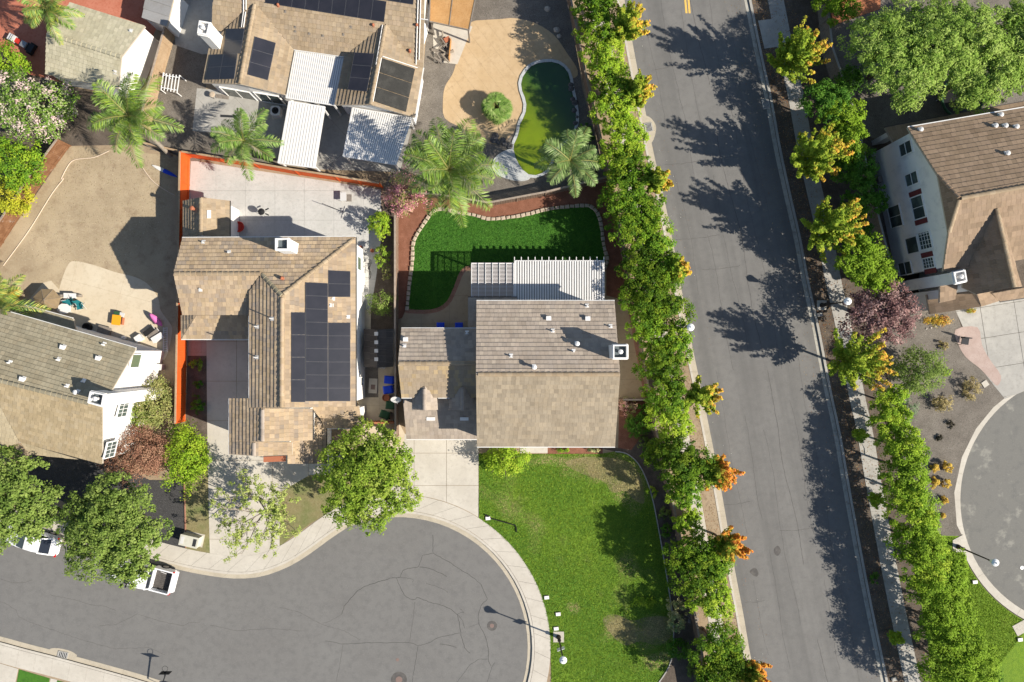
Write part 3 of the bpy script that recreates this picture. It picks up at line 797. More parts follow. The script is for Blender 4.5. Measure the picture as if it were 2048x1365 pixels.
def ridge_caps(roof, a, b, pal, rng):
    """half-round cap tiles along a ridge or hip, each a piece"""
    a, b = Vector(a), Vector(b)
    d = b - a
    n = max(1, int(d.length / .40))
    ln = d.length / n
    key = (round(ln, 2), id(pal))
    if key not in CAPM:
        CAPM[key] = []
        for c in range(3):
            mb = MB()
            ring = lambda x, r, z: [(x, r * cos(pi * k / 5) * 1.15, r * sin(pi * k / 5) * .8 + z) for k in range(6)]
            mb.add(ring(-ln * .5, .12, 0) + ring(ln * .56, .145, .025), [(i, i + 6, i + 7, i + 1) for i in range(5)] + [(0, 1, 2, 3, 4, 5), (11, 10, 9, 8, 7, 6)])
            mb.c = [tuple(x * (.9 + .1 * c) for x in pal[c % len(pal)])] * len(mb.f)
            me = bpy.data.meshes.new('ridge_cap')
            me.from_pydata(mb.v, [], mb.f)
            me.materials.append(MATS['tile'])
            at = me.attributes.new('col', 'FLOAT_COLOR', 'FACE')
            at.data.foreach_set('color', [x for q in mb.c for x in (*q, 1.0)])
            CAPM[key].append(me)
    q = Vector((1, 0, 0)).rotation_difference(d.normalized())
    # keep the cap upright
    x = d.normalized()
    y = Vector((0, 0, 1)).cross(x).normalized()
    M3 = Matrix((x, y, x.cross(y))).transposed()
    off = root_loc(roof)
    for i in range(n):
        o = bpy.data.objects.new('ridge_cap', rng.choice(CAPM[key]))
        o.parent = roof
        o.matrix_local = Matrix.Translation(a + d * ((i + .5) / n) - off + Vector((0, 0, .01))) @ M3.to_4x4()
        COL.objects.link(o)
def gutter(parent, pts, m='gutter_white', w=.11):
    mb = MB()
    for a, b in zip(pts, pts[1:]): mb.bar(a, b, w, .10)
    build('gutter', mb, m, parent)
def lerp_quad(q, u, v):
    return q[0].lerp(q[1], u).lerp(q[3].lerp(q[2], u), v)
def solar(roof, S, quad, nu, nv, lift=.10, gap=.012, name='solar_panel', m='solar', tilt=None, frame=True):
    """panels on slope S inside a pixel quad (top left, top right, bottom right, bottom left)"""
    Q = [S.at(x, y, lift) for x, y in quad]
    if tilt:
        Q = [p + Vector((0, 0, dz)) for p, dz in zip(Q, tilt)]
    for i in range(nu):
        for j in range(nv):
            c = [lerp_quad(Q, (i + a) / nu, (j + b) / nv) for a, b in ((0, 0), (1, 0), (1, 1), (0, 1))]
            mid = sum(c, Vector()) / 4
            c = [p + (mid - p).normalized() * gap for p in c]
            n = (c[1] - c[0]).cross(c[3] - c[0]).normalized()
            if n.z < 0: n = -n
            mb = MB()
            inn = [p + (mid - p).normalized() * .026 + n * .002 for p in c]
            low = [p - n * .045 for p in c]
            mb.add(c + low, [(0, 1, 2, 3) if (c[1] - c[0]).cross(c[2] - c[1]).z > 0 else (3, 2, 1, 0), (4, 5, 1, 0), (5, 6, 2, 1), (6, 7, 3, 2), (7, 4, 0, 3)], 0)
            p = build(name, mb, 'solar_frame' if frame else m, roof)
            if frame:
                build('cells', MB().add(inn, [(0, 1, 2, 3)]), m, p)
def vent(roof, S, px, py, kind='pipe', h=.45, m='metal_white', r=.06):
    p = S.at(px, py)
    mb = MB()
    # flashing plate on the tiles
    q_ = .45 if m in ('terracotta', 'wood_grey') else .7
    a, b = S.h * .2 * q_, S.d * .26 * q_
    base = [p - a - b * .7 + S.n * .05, p + a - b * .7 + S.n * .05, p + a + b + S.n * .075, p - a + b + S.n * .075]
    mb.add(base + [q - S.n * .05 for q in base], [(0, 1, 2, 3), (4, 5, 1, 0), (5, 6, 2, 1), (6, 7, 3, 2), (7, 4, 0, 3)])
    if kind == 'pipe':
        mb.tube([p, p + Vector((0, 0, h))], [r, r], 8)
    elif kind == 'box':
        mb.box(p + Vector((0, 0, .12)), (.26, .32, .2), atan2(S.d.y, S.d.x))
        mb.box(p + Vector((0, 0, .235)), (.32, .38, .03), atan2(S.d.y, S.d.x))
    elif kind == 'cap':
        mb.tube([p, p + Vector((0, 0, h))], [r * 1.5, r * 1.5], 10)
        k_ = 1.0 if r < .065 or h > .4 else .6
        mb.lathe([(.17 * k_, h - .02), (.18 * k_, h + .04), (.06 * k_, h + .10)], (p.x, p.y, p.z), 12)
    return build('roof_vent', mb, m, roof)
def chimney(parent, quad, z1, z0, m='stucco_white', wall=.10, flue=True, crown=.0, dish=True):
    """quad: four pixels of the top rim at height z1"""
    P = [Vector(W(x, y, z1)) for x, y in quad]
    c = sum(P, Vector()) / 4
    if (P[1] - P[0]).cross(P[2] - P[1]).z < 0: P.reverse()
    I = [p + (c - p).normalized() * wall * 1.4 for p in P]
    D = [Vector((p.x, p.y, z1 - .35)) for p in I]
    B = [Vector((p.x, p.y, z0)) for p in P]
    mb = MB()
    f = [(4 + i, 4 + (i + 1) % 4, (i + 1) % 4, i) for i in range(4)]
    mb.add(P + B, f)
    mb.add(P + I, [(i, (i + 1) % 4, 4 + (i + 1) % 4, 4 + i) for i in range(4)])
    mb.add(I + D, [(i, (i + 1) % 4, 4 + (i + 1) % 4, 4 + i) for i in range(4)])
    o = build('chimney', mb, m, parent)
    k = MB()
    for s in (.0,):
        R2 = [p + (p - c).normalized() * .015 for p in P]
        for i in range(4): k.bar(R2[i] - Vector((0, 0, .22)), R2[(i + 1) % 4] - Vector((0, 0, .22)), .10, .16)
    build('chimney_band', k, m, o)
    build('chimney_pan', MB().add(D, [(0, 1, 2, 3)]), 'chimney_pan' if dish else 'metal_white', o)
    if flue:
        q = Vector((c.x, c.y, z1 - .35))
        build('flue', MB().lathe([(.11, 0), (.11, .42), (.17, .44), (.17, .50), (.02, .56)], q, 12), 'metal_white', o)
    return o
class Wall:
    """a vertical wall seen from above: a = base pixel, b = base pixel"""
    def __init__(s, a, b, outward):
        s.a, s.b = (Vector((v.x, v.y, 0)) if isinstance(v, Vector) else Vector((*W2(*v), 0)) for v in (a, b))
        s.t = (s.b - s.a).normalized()
        s.n = Vector((s.t.y, -s.t.x, 0))
        if s.n.dot(Vector((*outward, 0))) < 0: s.n = -s.n
    def at(s, px, py):
        return ray_plane(px, py, s.a, s.n)
def window(parent, wall, px, py, w, h, nx=2, nz=1, grid=None, glass='glass', shutters=False, off=0.0, frame=.07):
    """a framed window centred where the pixel meets the wall"""
    c = wall.at(px, py) + wall.n * off
    t, n, u = wall.t, wall.n, Vector((0, 0, 1))
    mb = MB()
    B = lambda x0, x1, z0, z1, d, m=0: mb.add([c + t * x + u * z + n * e for e in (-.05, d) for x, z in ((x0, z0), (x1, z0), (x1, z1), (x0, z1))], [(0, 1, 2, 3), (7, 6, 5, 4), (0, 4, 5, 1), (1, 5, 6, 2), (2, 6, 7, 3), (3, 7, 4, 0)], m)
    B(-w / 2 - frame, w / 2 + frame, h / 2, h / 2 + frame, .07)
    B(-w / 2 - frame, w / 2 + frame, -h / 2 - frame, -h / 2, .07)
    B(-w / 2 - frame, -w / 2, -h / 2, h / 2, .07)
    B(w / 2, w / 2 + frame, -h / 2, h / 2, .07)
    o = build('window', mb, 'trim_white', parent)
    for i in range(nx):
        for j in range(nz):
            mb = MB()
            B(-w / 2 + w * i / nx + .02, -w / 2 + w * (i + 1) / nx - .02, -h / 2 + h * j / nz + .02, -h / 2 + h * (j + 1) / nz - .02, .02)
            build('pane', mb, glass, o)
    mb = MB()
    for i in range(1, nx): B(-w / 2 + w * i / nx - .02, -w / 2 + w * i / nx + .02, -h / 2, h / 2, .05)
    for j in range(1, nz): B(-w / 2, w / 2, -h / 2 + h * j / nz - .02, -h / 2 + h * j / nz + .02, .05)
    if grid:
        x0, x1, gx, gz = grid
        for i in range(1, gx): B(x0 + (x1 - x0) * i / gx - .015, x0 + (x1 - x0) * i / gx + .015, -h / 2, h / 2, .045)
        for j in range(1, gz): B(x0, x1, -h / 2 + h * j / gz - .015, -h / 2 + h * j / gz + .015, .045)
    if mb.v: build('mullion', mb, 'trim_white', o)
    if shutters:
        for sgn in (-1, 1):
            mb = MB()
            x = sgn * (w / 2 + frame + .21)
            B(x - .2, x + .2, -h / 2 - .05, h / 2 + .05, .05)
            build('shutter', mb, 'shutter', parent)
    return o
def ridge(S, a, b):
    return S.at(*a), S.at(*b)

# --- centre house -------------------------------------------------------------
cN = Slope([(953, 603, 5.8), (1229, 603, 5.8), (1240, 749, 8.2), (952, 749)])
cS = Slope([(954, 893, 5.8), (1230, 893, 5.8), (1240, 749, 8.2), (952, 749)])
wN = Slope([(803, 658, 5.2), (962, 658, 5.2), (962, 727), (796, 727, 6.6)])
wS = Slope([(803, 795, 5.2), (962, 795, 5.2), (962, 727), (796, 727, 6.6)])
gS = Slope([(806, 797, 4.3), (957, 797, 4.3), (957, 878), (813, 878, 3.1)])
pN = Slope([(936, 596, 2.9), (1034, 596, 2.9), (1034, 660), (936, 660, 3.9)])
d1W = Slope([(849, 773, 5.75), (849, 821, 5.75), (825, 820), (826, 794, 5.0)])
d1E = Slope([(849, 773, 5.75), (849, 821, 5.75), (875, 820), (873, 794, 5.0)])
d2W = Slope([(925, 773, 5.75), (925, 821, 5.75), (898, 820), (901, 794, 5.0)])
d2E = Slope([(925, 773, 5.75), (925, 821, 5.75), (951, 820), (947, 794, 5.0)])
cS.pal = [(0.302, 0.250, 0.180), (0.321, 0.265, 0.191), (0.284, 0.235, 0.170), (0.330, 0.270, 0.191)]
wS.pal = [(.325, .255, .175), (.31, .245, .175), (.385, .29, .17), (.30, .24, .17), (.33, .26, .18)]
HC, rC = house('centre_house', 'two-storey house with grey-brown tiled gable roof and white chimney, above the front lawn', W(1000, 760),
               [[cN, cS], [wN, wS], [gS], [pN], [d1W, d1E], [d2W, d2E]], GREYT, nowall=(3,), over=.3,
               caps=[(cN.at(956, 749), cN.at(1238, 749), TAN), (wN.at(798, 727), wN.at(950, 727), TAN), (d1W.at(849, 778), d1W.at(849, 820), GREYT), (d2W.at(925, 778), d2W.at(925, 820), GREYT)])
gutter(HC, [cN.at(953, 602), cN.at(1229, 602)])
gutter(HC, [cS.at(954, 894), cS.at(1230, 894)])
gutter(HC, [wN.at(803, 657), wN.at(952, 657)])
gutter(HC, [wS.at(803, 796), wS.at(824, 796)])
gutter(HC, [wS.at(876, 796), wS.at(899, 796)])
gutter(HC, [gS.at(813, 879), gS.at(955, 879)])
gutter(HC, [pN.at(936, 595), pN.at(1034, 595)], 'gutter_dark')
for x in (853, 920):
    mb = MB()
    mb.add([gS.at(a, b, l) for l in (.02, .10) for a, b in ((x, 835), (x + 17, 835), (x + 17, 841.5), (x, 841.5))], [(4, 5, 6, 7), (0, 4, 7, 3), (1, 2, 6, 5), (0, 1, 5, 4), (3, 7, 6, 2)])
    build('roof_louvre', mb, 'metal_white', rC)
chimney(HC, [(1226, 690), (1256, 690), (1256, 718), (1226, 718)], 9.4, 0)
for x, y, k in ((1174, 613, 'pipe'), (1097, 637.5, 'box'), (1175, 638, 'box'), (1221, 654, 'pipe'), (1105.5, 663, 'pipe'), (1153, 688, 'cap'), (1147, 703.5, 'pipe'), (1022, 713, 'pipe'), (1068, 734.5, 'cap')):
    vent(rC, cN, x, y, k, .3 if k == 'pipe' else .55)
for x, y, k in ((812, 679.5, 'box'), (809, 693, 'pipe'), (934, 666.6, 'pipe')): vent(rC, wN, x, y, k, .3)

# --- west house with solar roof ------------------------------------------------
lN = Slope([(365, 477, 5.1), (711, 475, 5.1), (564, 592, 7.17), (523, 548), (347, 548)])
lE = Slope([(711, 475, 5.1), (564, 592, 7.17), (563, 816), (711, 813, 5.1)])
lW = Slope([(564, 592, 7.17), (523, 548), (499.5, 583), (499.5, 797), (499.5, 816), (525, 816, 6.48), (563, 816, 7.17)])
def on_lw(*pts):
    S = Slope([(564, 592, 7.17), (563, 816, 7.17), (525, 816, 6.48)])
    z = lambda x, y: S.at(x, y).z
    return Slope([(x, y, z(x, y)) for x, y in pts])
lWb = on_lw((525, 816.5), (525, 884), (459.5, 884), (459.5, 797), (500, 797), (500, 816.5))
lWc = on_lw((508, 884.5), (508, 912), (459.5, 909), (459.5, 884.5))
lW.vref = (lWb.P[0] - lW.p0).dot(lW.d) + 0.0
lS = Slope([(347, 548, 6.4), (523, 548, 6.4), (499.5, 583), (499.5, 630), (365, 630, 5.1)])
lE2 = Slope([(525, 817, 6.48), (525, 884, 6.48), (625, 881, 5.14), (625, 818)])
lE3 = Slope([(508, 884, 6.13), (508, 913, 6.13), (584, 910, 5.04), (584, 885)])
lP1 = Slope([(393, 631, 3.67), (499, 631, 3.67), (499, 678, 2.9), (363, 678)])
lP2 = Slope([(363, 631, 2.9), (393, 631, 3.67), (363, 678, 2.9)])
lF1 = Slope([(620, 812, 4.1), (718, 812, 4.1), (724, 856, 3.0), (652, 856), (640, 836)])
lF2 = Slope([(575, 905, 4.5), (575, 928, 4.5), (652, 928, 3.0), (652, 856), (634, 836), (600, 838), (575, 860)])
HL, rL = house('solar_house', 'tan tiled house with a large black solar array, left of the centre house', W(560, 720),
               [[lN, lE, lW, lS, lWb, lWc, lE2, lE3], [lP1, lP2], [lF1, lF2]], BLEND, over=.3, nowall=(1,),
               caps=[(lN.at(349, 548), lN.at(521, 548), TAN), (lN.at(524, 549), lN.at(563, 591), OLIVE), (lE.at(564, 596), lE.at(563, 814), BLEND), (lE.at(706, 480), lE.at(568, 588), TAN), (lE2.at(525, 820), lE2.at(525, 882), GREYT), (lE3.at(508, 886), lE3.at(508, 911), GREYT)])
gutter(HL, [lN.at(365, 476), lN.at(711, 474)])
gutter(HL, [lE.at(712, 475), lE.at(712, 813)], 'gutter_dark')
gutter(HL, [lW.at(499, 632), lW.at(499, 797)])
gutter(HL, [lW.at(459, 797), lW.at(459, 909)])
gutter(HL, [lP1.at(363, 679), lP1.at(499, 679)])
gutter(HL, [lF1.at(652, 857), lF1.at(724, 857)])
gutter(HL, [lF2.at(653, 857), lF2.at(653, 928)], 'gutter_dark')
gutter(HL, [lE2.at(626, 820), lE2.at(626, 880)], 'gutter_dark')
solar(rL, lE, [(583, 625), (610.5, 625), (610.5, 805), (583, 805)], 1, 4)
solar(rL, lE, [(611, 565), (656, 567), (656, 803), (611, 803)], 1, 9)
solar(rL, lE, [(656.5, 541), (701, 543), (701, 594.5), (656.5, 594.5)], 1, 2)
solar(rL, lE, [(656.5, 646), (701, 646), (701, 803), (656.5, 803)], 1, 6)
chimney(HL, [(550, 477), (577, 477), (577, 500), (550, 500)], 7.9, 3, flue=False)
vent(rL, lN, 407, 485.5, h=.25, m='metal_pale')
vent(rL, lN, 458, 506, h=.25, m='metal_pale')
vent(rL, lS, 401, 578.5, h=.2, m='metal_pale')
vent(rL, lN, 566, 557.6, 'cap', .35, 'terracotta', .09)
for x, y in ((546, 638), (516, 654), (515, 715)): vent(rL, lW, x, y, 'pipe', .75, 'metal_pale', .05)
for x, y in ((665, 598), (662, 611), (695, 634)): vent(rL, lE, x, y, 'pipe', .15, 'metal_pale', .05)
wl = Wall((731, 500), (731, 800), (1, 0))
window(HL, wl, 718, 528, 1.0, 1.4, 1, 1, glass='glass_green')
window(HL, wl, 723, 763, .6, .8, 1, 1)
build('entry_awning', MB().prism([W2(527, 914, 2.6), W2(571, 912, 2.6), W2(571, 923, 2.6), W2(527, 925, 2.6)], 2.5, 2.62), 'terracotta', HL)
# back-yard casita of the west house
kW = Slope([(402, 395, 3.9), (402, 470, 3.9), (367, 478), (367, 402, 2.7)])
kE = Slope([(402, 395, 3.9), (402, 470, 3.9), (459, 478), (459, 402, 2.7)])
HK, rK = house('garden_room', 'small gabled outbuilding with brown roof at the corner of the orange fence', W(410, 440), [[kW, kE]], TAN, over=.22, caps=[(kW.at(402, 397), kW.at(402, 470), TAN)])
vent(rK, kW, 389, 419, 'cap', .45, 'terracotta', .08)
build('roof_louvre', MB().add([kE.at(a, b, l) for l in (.02, .1) for a, b in ((414, 421), (422, 421), (422, 437), (414, 437))], [(4, 5, 6, 7), (0, 4, 7, 3), (1, 2, 6, 5), (0, 1, 5, 4), (3, 7, 6, 2)]), 'metal_pale', rK)
gutter(HK, [kE.at(460, 402), kE.at(460, 474)], 'gutter_dark')
# --- top house -----------------------------------------------------------------
tM = Slope([(587.5, 99, 3.0), (690, 113.5, 3.0), (772, 48), (832, 132), (847, 134), (849, 0), (862, -70), (436, -70), (425, 14), (424, 58), (447, 64), (487, 27), (510, 6, 4.5)])
zt = tM.at(772, 48).z
tWW = Slope([(405.5, 166, 3.0), (480, 168.5, 4.5), (510, 6), (487, 25), (445, 66), (419, 97, 3.0)])
tWE = Slope([(510, 6, 4.5), (480, 168.5, 4.5), (570, 190, 3.0), (587.5, 99)])
tEW = Slope([(772, 48, zt), (741, 210, zt), (670, 210, 3.0), (689, 115)])
tEE = Slope([(772, 48, zt), (741, 210, zt), (829, 235, 3.0), (846, 135), (832, 132)])
HT, rT = house('top_house', 'sprawling brown-roofed bungalow with several solar arrays at the top of the picture', W(620, 60),
               [[tM, tWW, tWE, tEW, tEE]], TAN, over=.3,
               caps=[(tWE.at(509, 9), tWE.at(480, 167), TAN), (tEE.at(771, 52), tEE.at(741, 209), TAN)])
gutter(HT, [tEE.at(847, 136), tEE.at(830, 235)])
gutter(HT, [tWE.at(588, 100), tWE.at(571, 189)], 'gutter_dark')
gutter(HT, [tM.at(588, 100), tM.at(690, 114)])
solar(rT, tM, [(535, -37), (773, 3), (768, 45), (530, 6.5)], 9, 1)
solar(rT, tM, [(594, -72), (831, -32), (826, 10), (589, -28)], 9, 1)
solar(rT, tWW, [(452, 58), (489, 57), (481, 107), (446, 109)], 1, 2)
solar(rT, tWW, [(419, 110), (475, 107), (468, 158), (409, 160)], 2, 2)
solar(rT, tWE, [(509.4, 73), (552, 86), (536, 161), (494.7, 149.5)], 1, 3)
solar(rT, tEW, [(712, 111), (748.6, 108), (734, 184), (698, 185)], 1, 3, tilt=(.55, .05, .05, .55))
solar(rT, tEE, [(764.5, 116), (831.6, 138), (813, 225), (747.4, 203)], 1, 3, lift=.13, gap=.06, name='pool_heater_panel', m='pool_mat', frame=False)
for a, b in (((765, 113), (835, 136)), ((763, 116), (746, 204))):
    build('roof_pipe', MB().tube([tEE.at(*a, .10), tEE.at(*b, .10)], .035, 6), 'metal_white', rT)
for a, b in (((487, -60), (487, 24)), ((492, -60), (492, 20)), ((838, -60), (832, 130)), ((843, -60), (838, 120)), ((840, 38), (856, 40))):
    build('roof_pipe', MB().tube([tM.at(*a, .12), tM.at(*b, .12)], .04, 6), 'metal_white', rT)
build('roof_pipe', MB().tube([tEW.at(765, 50, .12), tEW.at(752, 130, .12)], .035, 6), 'metal_white', rT)
for x in (487, 491): build('roof_pipe', MB().tube([tWW.at(x, 24, .12), tWW.at(x - 4, 55, .12)], .04, 6), 'metal_white', rT)
chimney(HT, [(398, 41), (420, 45), (414, 71), (394, 67)], 5.9, 0, dish=False)
for x, y in ((557, 12), (747, 52), (820, 103), (834, 52)): vent(rT, tM, x, y, 'cap', .2, 'terracotta', .07)
for x, y in ((571, 23), (591, 54), (591, 62), (619, 67), (646, 71), (687, 69), (702, 54)): vent(rT, tM, x, y, 'pipe', .1, 'wood_grey', .05)
wt = Wall((429, 187), (560, 209), (0, -1))
wt2 = Wall((440, 195), (505, 208), (0, -1))
window(HT, wt, 478, 188, 2.4, 1.9, 2, 1, off=.02)
window(HT, wt, 540, 197, 2.0, 1.9, 2, 1, off=.02)
# detached beige garage, top left
qN = Slope([(140, 6, 2.9), (290, 53, 2.9), (243, 114, 4.2), (93, 68)])
qS = Slope([(93, 68, 4.2), (243, 114, 4.2), (236, 178, 2.9), (91, 148)])
HQ, rQ = house('beige_garage', 'beige tiled garage with white gable wall beside the red patio, top left', W(190, 100), [[qN, qS]], SAND, over=.12, caps=[(qN.at(95, 68), qN.at(242, 114), SAND)])
vent(rQ, qN, 262, 63, 'pipe', .2, 'metal_pale')
vent(rQ, qS, 231, 144, 'pipe', .2, 'metal_pale')
# grey lean-to roof beside it
aS = Slope([(297, -40, 2.6), (352, -22, 2.6), (334, 54, 2.3), (284, 36)])
HA, rA = house('lean_to', 'grey flat-tiled lean-to roof by the fence, top left', W(310, 10), [[aS]], [(.26, .255, .25), (.28, .275, .27)], over=.1, expo=.8, wid=2.2)
# --- far left house ---------------------------------------------------------------
fN = Slope([(22, 626, 5.2), (272, 697.5, 5.2), (204.5, 813.5, 7.8), (0, 762), (-90, 739), (-90, 594)])
fS = Slope([(204.5, 813.5, 7.8), (0, 762), (-90, 739), (-90, 780), (0, 810), (39.6, 883, 5.2), (204.5, 928, 5.2)])
z1 = fS.at(0, 810).z
fL = Slope([(0, 810, z1), (40, 884, 5.15), (0, 900, 4.6), (-90, 880), (-90, 780)])
fL2 = Slope([(42, 884, 4.9), (157, 919, 4.9), (60, 909, 4.5)])
fP = Slope([(50, 612, 2.6), (146, 638, 2.6), (152, 664, 3.1), (38, 634)])
fS.pal = [(.37, .29, .175), (.39, .305, .185), (.35, .275, .165), (.375, .30, .19)]
fL.pal = fL2.pal = [(.42, .35, .23), (.44, .365, .24)]
HF, rF = house('left_house', 'olive-brown roofed two-storey house with bright white gable wall at the left edge', W(120, 790), [[fN, fS, fL], [fP], [fL2]], OLIVE, over=.25, nowall=(1, 2), caps=[(fN.at(-60, 747), fN.at(178, 807), OLIVE)])
gutter(HF, [fN.at(22, 625), fN.at(272, 696.5)])
gutter(HF, [fP.at(50, 611), fP.at(146, 637)])
for x, y, k in ((128, 695, 'box'), (208, 689.5, 'pipe'), (199, 717, 'box'), (117.5, 720, 'pipe'), (20, 726, 'pipe'), (47.5, 758.6, 'box'), (167.5, 763, 'pipe'), (134.5, 773, 'pipe'), (155.7, 784.5, 'cap')):
    vent(rF, fN, x, y, k, .3)
chimney(HF, [(179.5, 783), (209, 789), (204, 814), (174.5, 806)], 9.0, 0)
we = Wall((334, 700), (280, 922), (1, .2))
window(HF, we, 271, 722, 1.0, 1.3, 1, 1, glass='glass_green')
window(HF, we, 246, 818, 1.2, 1.3, 2, 1, grid=(-.6, .6, 4, 2))
window(HF, we, 221, 899, 1.2, 1.3, 2, 1, grid=(-.6, .6, 4, 2))
build('belt_course', MB().bar(we.at(222, 785) + we.n * .03, we.at(280, 781) + we.n * .03, .08, .15), 'fascia', HF)
# --- right house --------------------------------------------------------------------
ZR = 9.3
def pix(v):
    return (NX + v.x * FPX / (CH - v.z), NY - v.y * FPX / (CH - v.z), v.z)
rN_ = Slope([(1815, 256, 6.0), (2048, 216.5, 6.0), (1919.4, 397.4, ZR)])
rS_ = Slope([(1919.4, 397.4, ZR), (2048, 374, ZR), (1886, 543, 6.6)])
rk0, rk1 = W(1815, 256, 6.0), W(1886, 543, 6.6)           # the west rake is one straight line in plan
def on_rake(S, z, rng_):
    best = min(rng_, key=lambda f: abs(S.z(rk0.x + (rk1.x - rk0.x) * f, rk0.y + (rk1.y - rk0.y) * f) - z))
    return pix(Vector((rk0.x + (rk1.x - rk0.x) * best, rk0.y + (rk1.y - rk0.y) * best, z)))
ja = on_rake(rN_, 8.25, [k / 400 for k in range(200)])
jb = on_rake(rS_, 8.1, [k / 400 for k in range(200, 400)])
rN = Slope([(1815, 256, 6.0), (2048, 216.5, 6.0), (2130, 202), (2130, 359), (2048, 374), (1919.4, 397.4, ZR), ja[:2]])
rS = Slope([(1919.4, 397.4, ZR), (2048, 374, ZR), (2130, 359), (2130, 505), (1960, 533), (1886, 543, 6.6), jb[:2]])
rJ = Slope([ja, (1919.4, 397.4, ZR), jb])
zc = rS.at(1993, 416).z
zv = rS.at(1933, 539).z
rGW = Slope([(1993, 416, zc), (2028, 575, zc - .05), (1953, 589), (1925, 575), (1933, 539, zv)])
rGE = Slope([(1993, 416, zc), (2028, 575, zc - .05), (2043, 574, 7.4), (2007, 447)])
rLo = Slope([(1853, 590, 2.9), (1860, 629, 2.9), (1962, 614, 4.4), (1953, 588)])
rLe = Slope([(1953, 588, 4.4), (1962, 614, 4.4), (1997, 603, 3.5), (1986, 583)])
rLg = Slope([(1984, 587, 3.9), (2130, 560, 3.9), (2130, 583), (2000, 603, 3.2)])
rBay = Slope([(1880, 572, 5.1), (1916, 566, 5.1), (1910, 599, 4.7), (1879, 606)])
rNo = Slope([(1770, 256, 2.8), (2048, 204, 2.8), (2130, 189), (2130, 216), (1830, 268), (1797, 285), (1789, 291, 3.5)])
rLo.lift = .0
HR, rR = house('right_house', 'two-storey house with brown tiled roof and shaded white window wall at the right edge', W(1960, 430),
               [[rN, rS, rJ], [rGW, rGE], [rLo, rLe], [rBay], [rNo], [rLg]], BROWN, 'stucco_grey', over=.3, expo=.42, wid=.36, lift=.04,
               caps=[(rN.at(1922, 397), rN.at(2120, 361), TAN), (rN.at(ja[0] + 1, ja[1]), rN.at(1917, 396), BROWN), (rS.at(1918, 400), rS.at(jb[0] + 1, jb[1] - 1), TAN), (rGW.at(1993, 418), rGW.at(2028, 574), TAN)])
gutter(HR, [rN.at(1815, 255), rN.at(2120, 203)])
gutter(HR, [rNo.at(1770, 255), rNo.at(2120, 190)], 'gutter_dark')
gutter(HR, [rLg.at(2000, 604), rLg.at(2120, 586)], 'gutter_dark')
for x, y in ((1839, 260.5), (1988, 253), (2008, 253), (2030, 255), (1999, 231), (2012, 308)): vent(rR, rN, x, y, 'cap', .2, 'metal_pale', .06)
chimney(HR, [(1907, 545), (1931, 540), (1935, 563), (1912, 568)], 7.2, 0, 'stucco_grey', dish=False)
rkt = (rk1 - rk0).normalized()
inn = Vector((-rkt.y, rkt.x, 0)).normalized() * .30
if inn.x < 0: inn = -inn
wr = Wall(rk0 + inn, rk1 + inn, (-1, 0))
for x, y, w, h, kw in ((1812, 297, .9, 1.5, {}), (1824, 358, .9, 1.5, {}), (1837, 415, 1.7, 1.4, dict(shutters=True, nx=2, nz=1)), (1791, 433, 1.7, 1.6, dict(nx=2, nz=1)), (1825, 490, 1.3, 1.5, dict(nz=1)), (1851, 481, 1.3, 1.4, dict(nz=1, grid=(-.65, .65, 4, 4))), (1858, 526, .75, 1.3, dict(shutters=True, grid=(-.37, .37, 3, 4))), (1811, 537, 1.0, 1.7, {})):
    kw = dict(dict(nx=1, nz=2), **kw)
    window(HR, wr, x, y, w, h, off=.01, **kw)
build('belt_course', MB().bar(wr.at(1780, 488) + wr.n * .02, wr.at(1888, 455) + wr.n * .02, .04, .06), 'stucco_grey', HR)
mb = MB()
for q in ((1748, 335, .5), (1752, 362, .7)):
    p = wr.at(q[0] + 4, q[1])
    mb.box(Vector((p.x, p.y, .7)) + wr.n * .2, (.35, .5, .8), .2)
build('meter_box', mb, 'wood_grey', HR)
# ------------------------------------------------------------------ fences
def fence(name, label, px, h, m, cap='fence_cap', bay=2.4, face=None, board=.14, picket=False):
    """px: base line in pixels; a bay is a panel of upright boards between posts"""
    P = [Vector((*W2(*p), .1)) for p in px]
    t = thing('fence', label, 'fence', P[0])
    for a, b in zip(P, P[1:]):
        L = (b - a).length
        n = max(1, round(L / bay))
        d = (b - a) / n
        u = d.normalized()
        s = Vector((-u.y, u.x, 0))
        for i in range(n):
            p = a + d * i
            mb = MB()
            k = max(1, int(d.length / board))
            w = d.length / k
            for j in range(k):
                c = p + u * (w * (j + .5)) + s * R.uniform(-.006, .006)
                mb.box((c.x, c.y, .1 + h / 2 + R.uniform(-.01, .01)), (w * (.62 if picket else .94), .022, h - .06), atan2(u.y, u.x))
            build('panel', mb, m, t)
            for z in (.35, h - .25):
                q = p + s * .035
                build('rail', MB().bar((q.x, q.y, .1 + z), (q.x + d.x, q.y + d.y, .1 + z), .045, .09), m, t)
            build('post', MB().box((p.x, p.y, .1 + h / 2), (.1, .1, h), atan2(u.y, u.x)), m, t)
            build('cap_rail', MB().bar((p.x, p.y, .1 + h + .02), (p.x + d.x, p.y + d.y, .1 + h + .02), .15, .04), cap, t)
    e = P[-1]
    build('post', MB().box((e.x, e.y, .1 + h / 2), (.1, .1, h)), m, t)
    return t
fence('fence', 'bright orange fence running down the left side of the solar house driveway', [(381, 317), (378, 480), (375, 680), (372, 842)], 1.8, 'fence_orange', 'fence_tan')
fence('fence', 'bright orange fence along the back of the grey stamped patio', [(383, 316), (520, 337), (600, 351), (680, 363), (766, 377)], 1.7, 'fence_orange', 'fence_tan')
fence('fence', 'weathered brown fence between the solar house and the centre house', [(797, 440), (797, 640), (798, 870)], 1.8, 'fence_wood')
fence('fence', 'brown picket-topped fence behind the green back lawn', [(800, 392), (888, 399), (978, 414), (1090, 393), (1212, 363)], 1.5, 'fence_wood', picket=True)
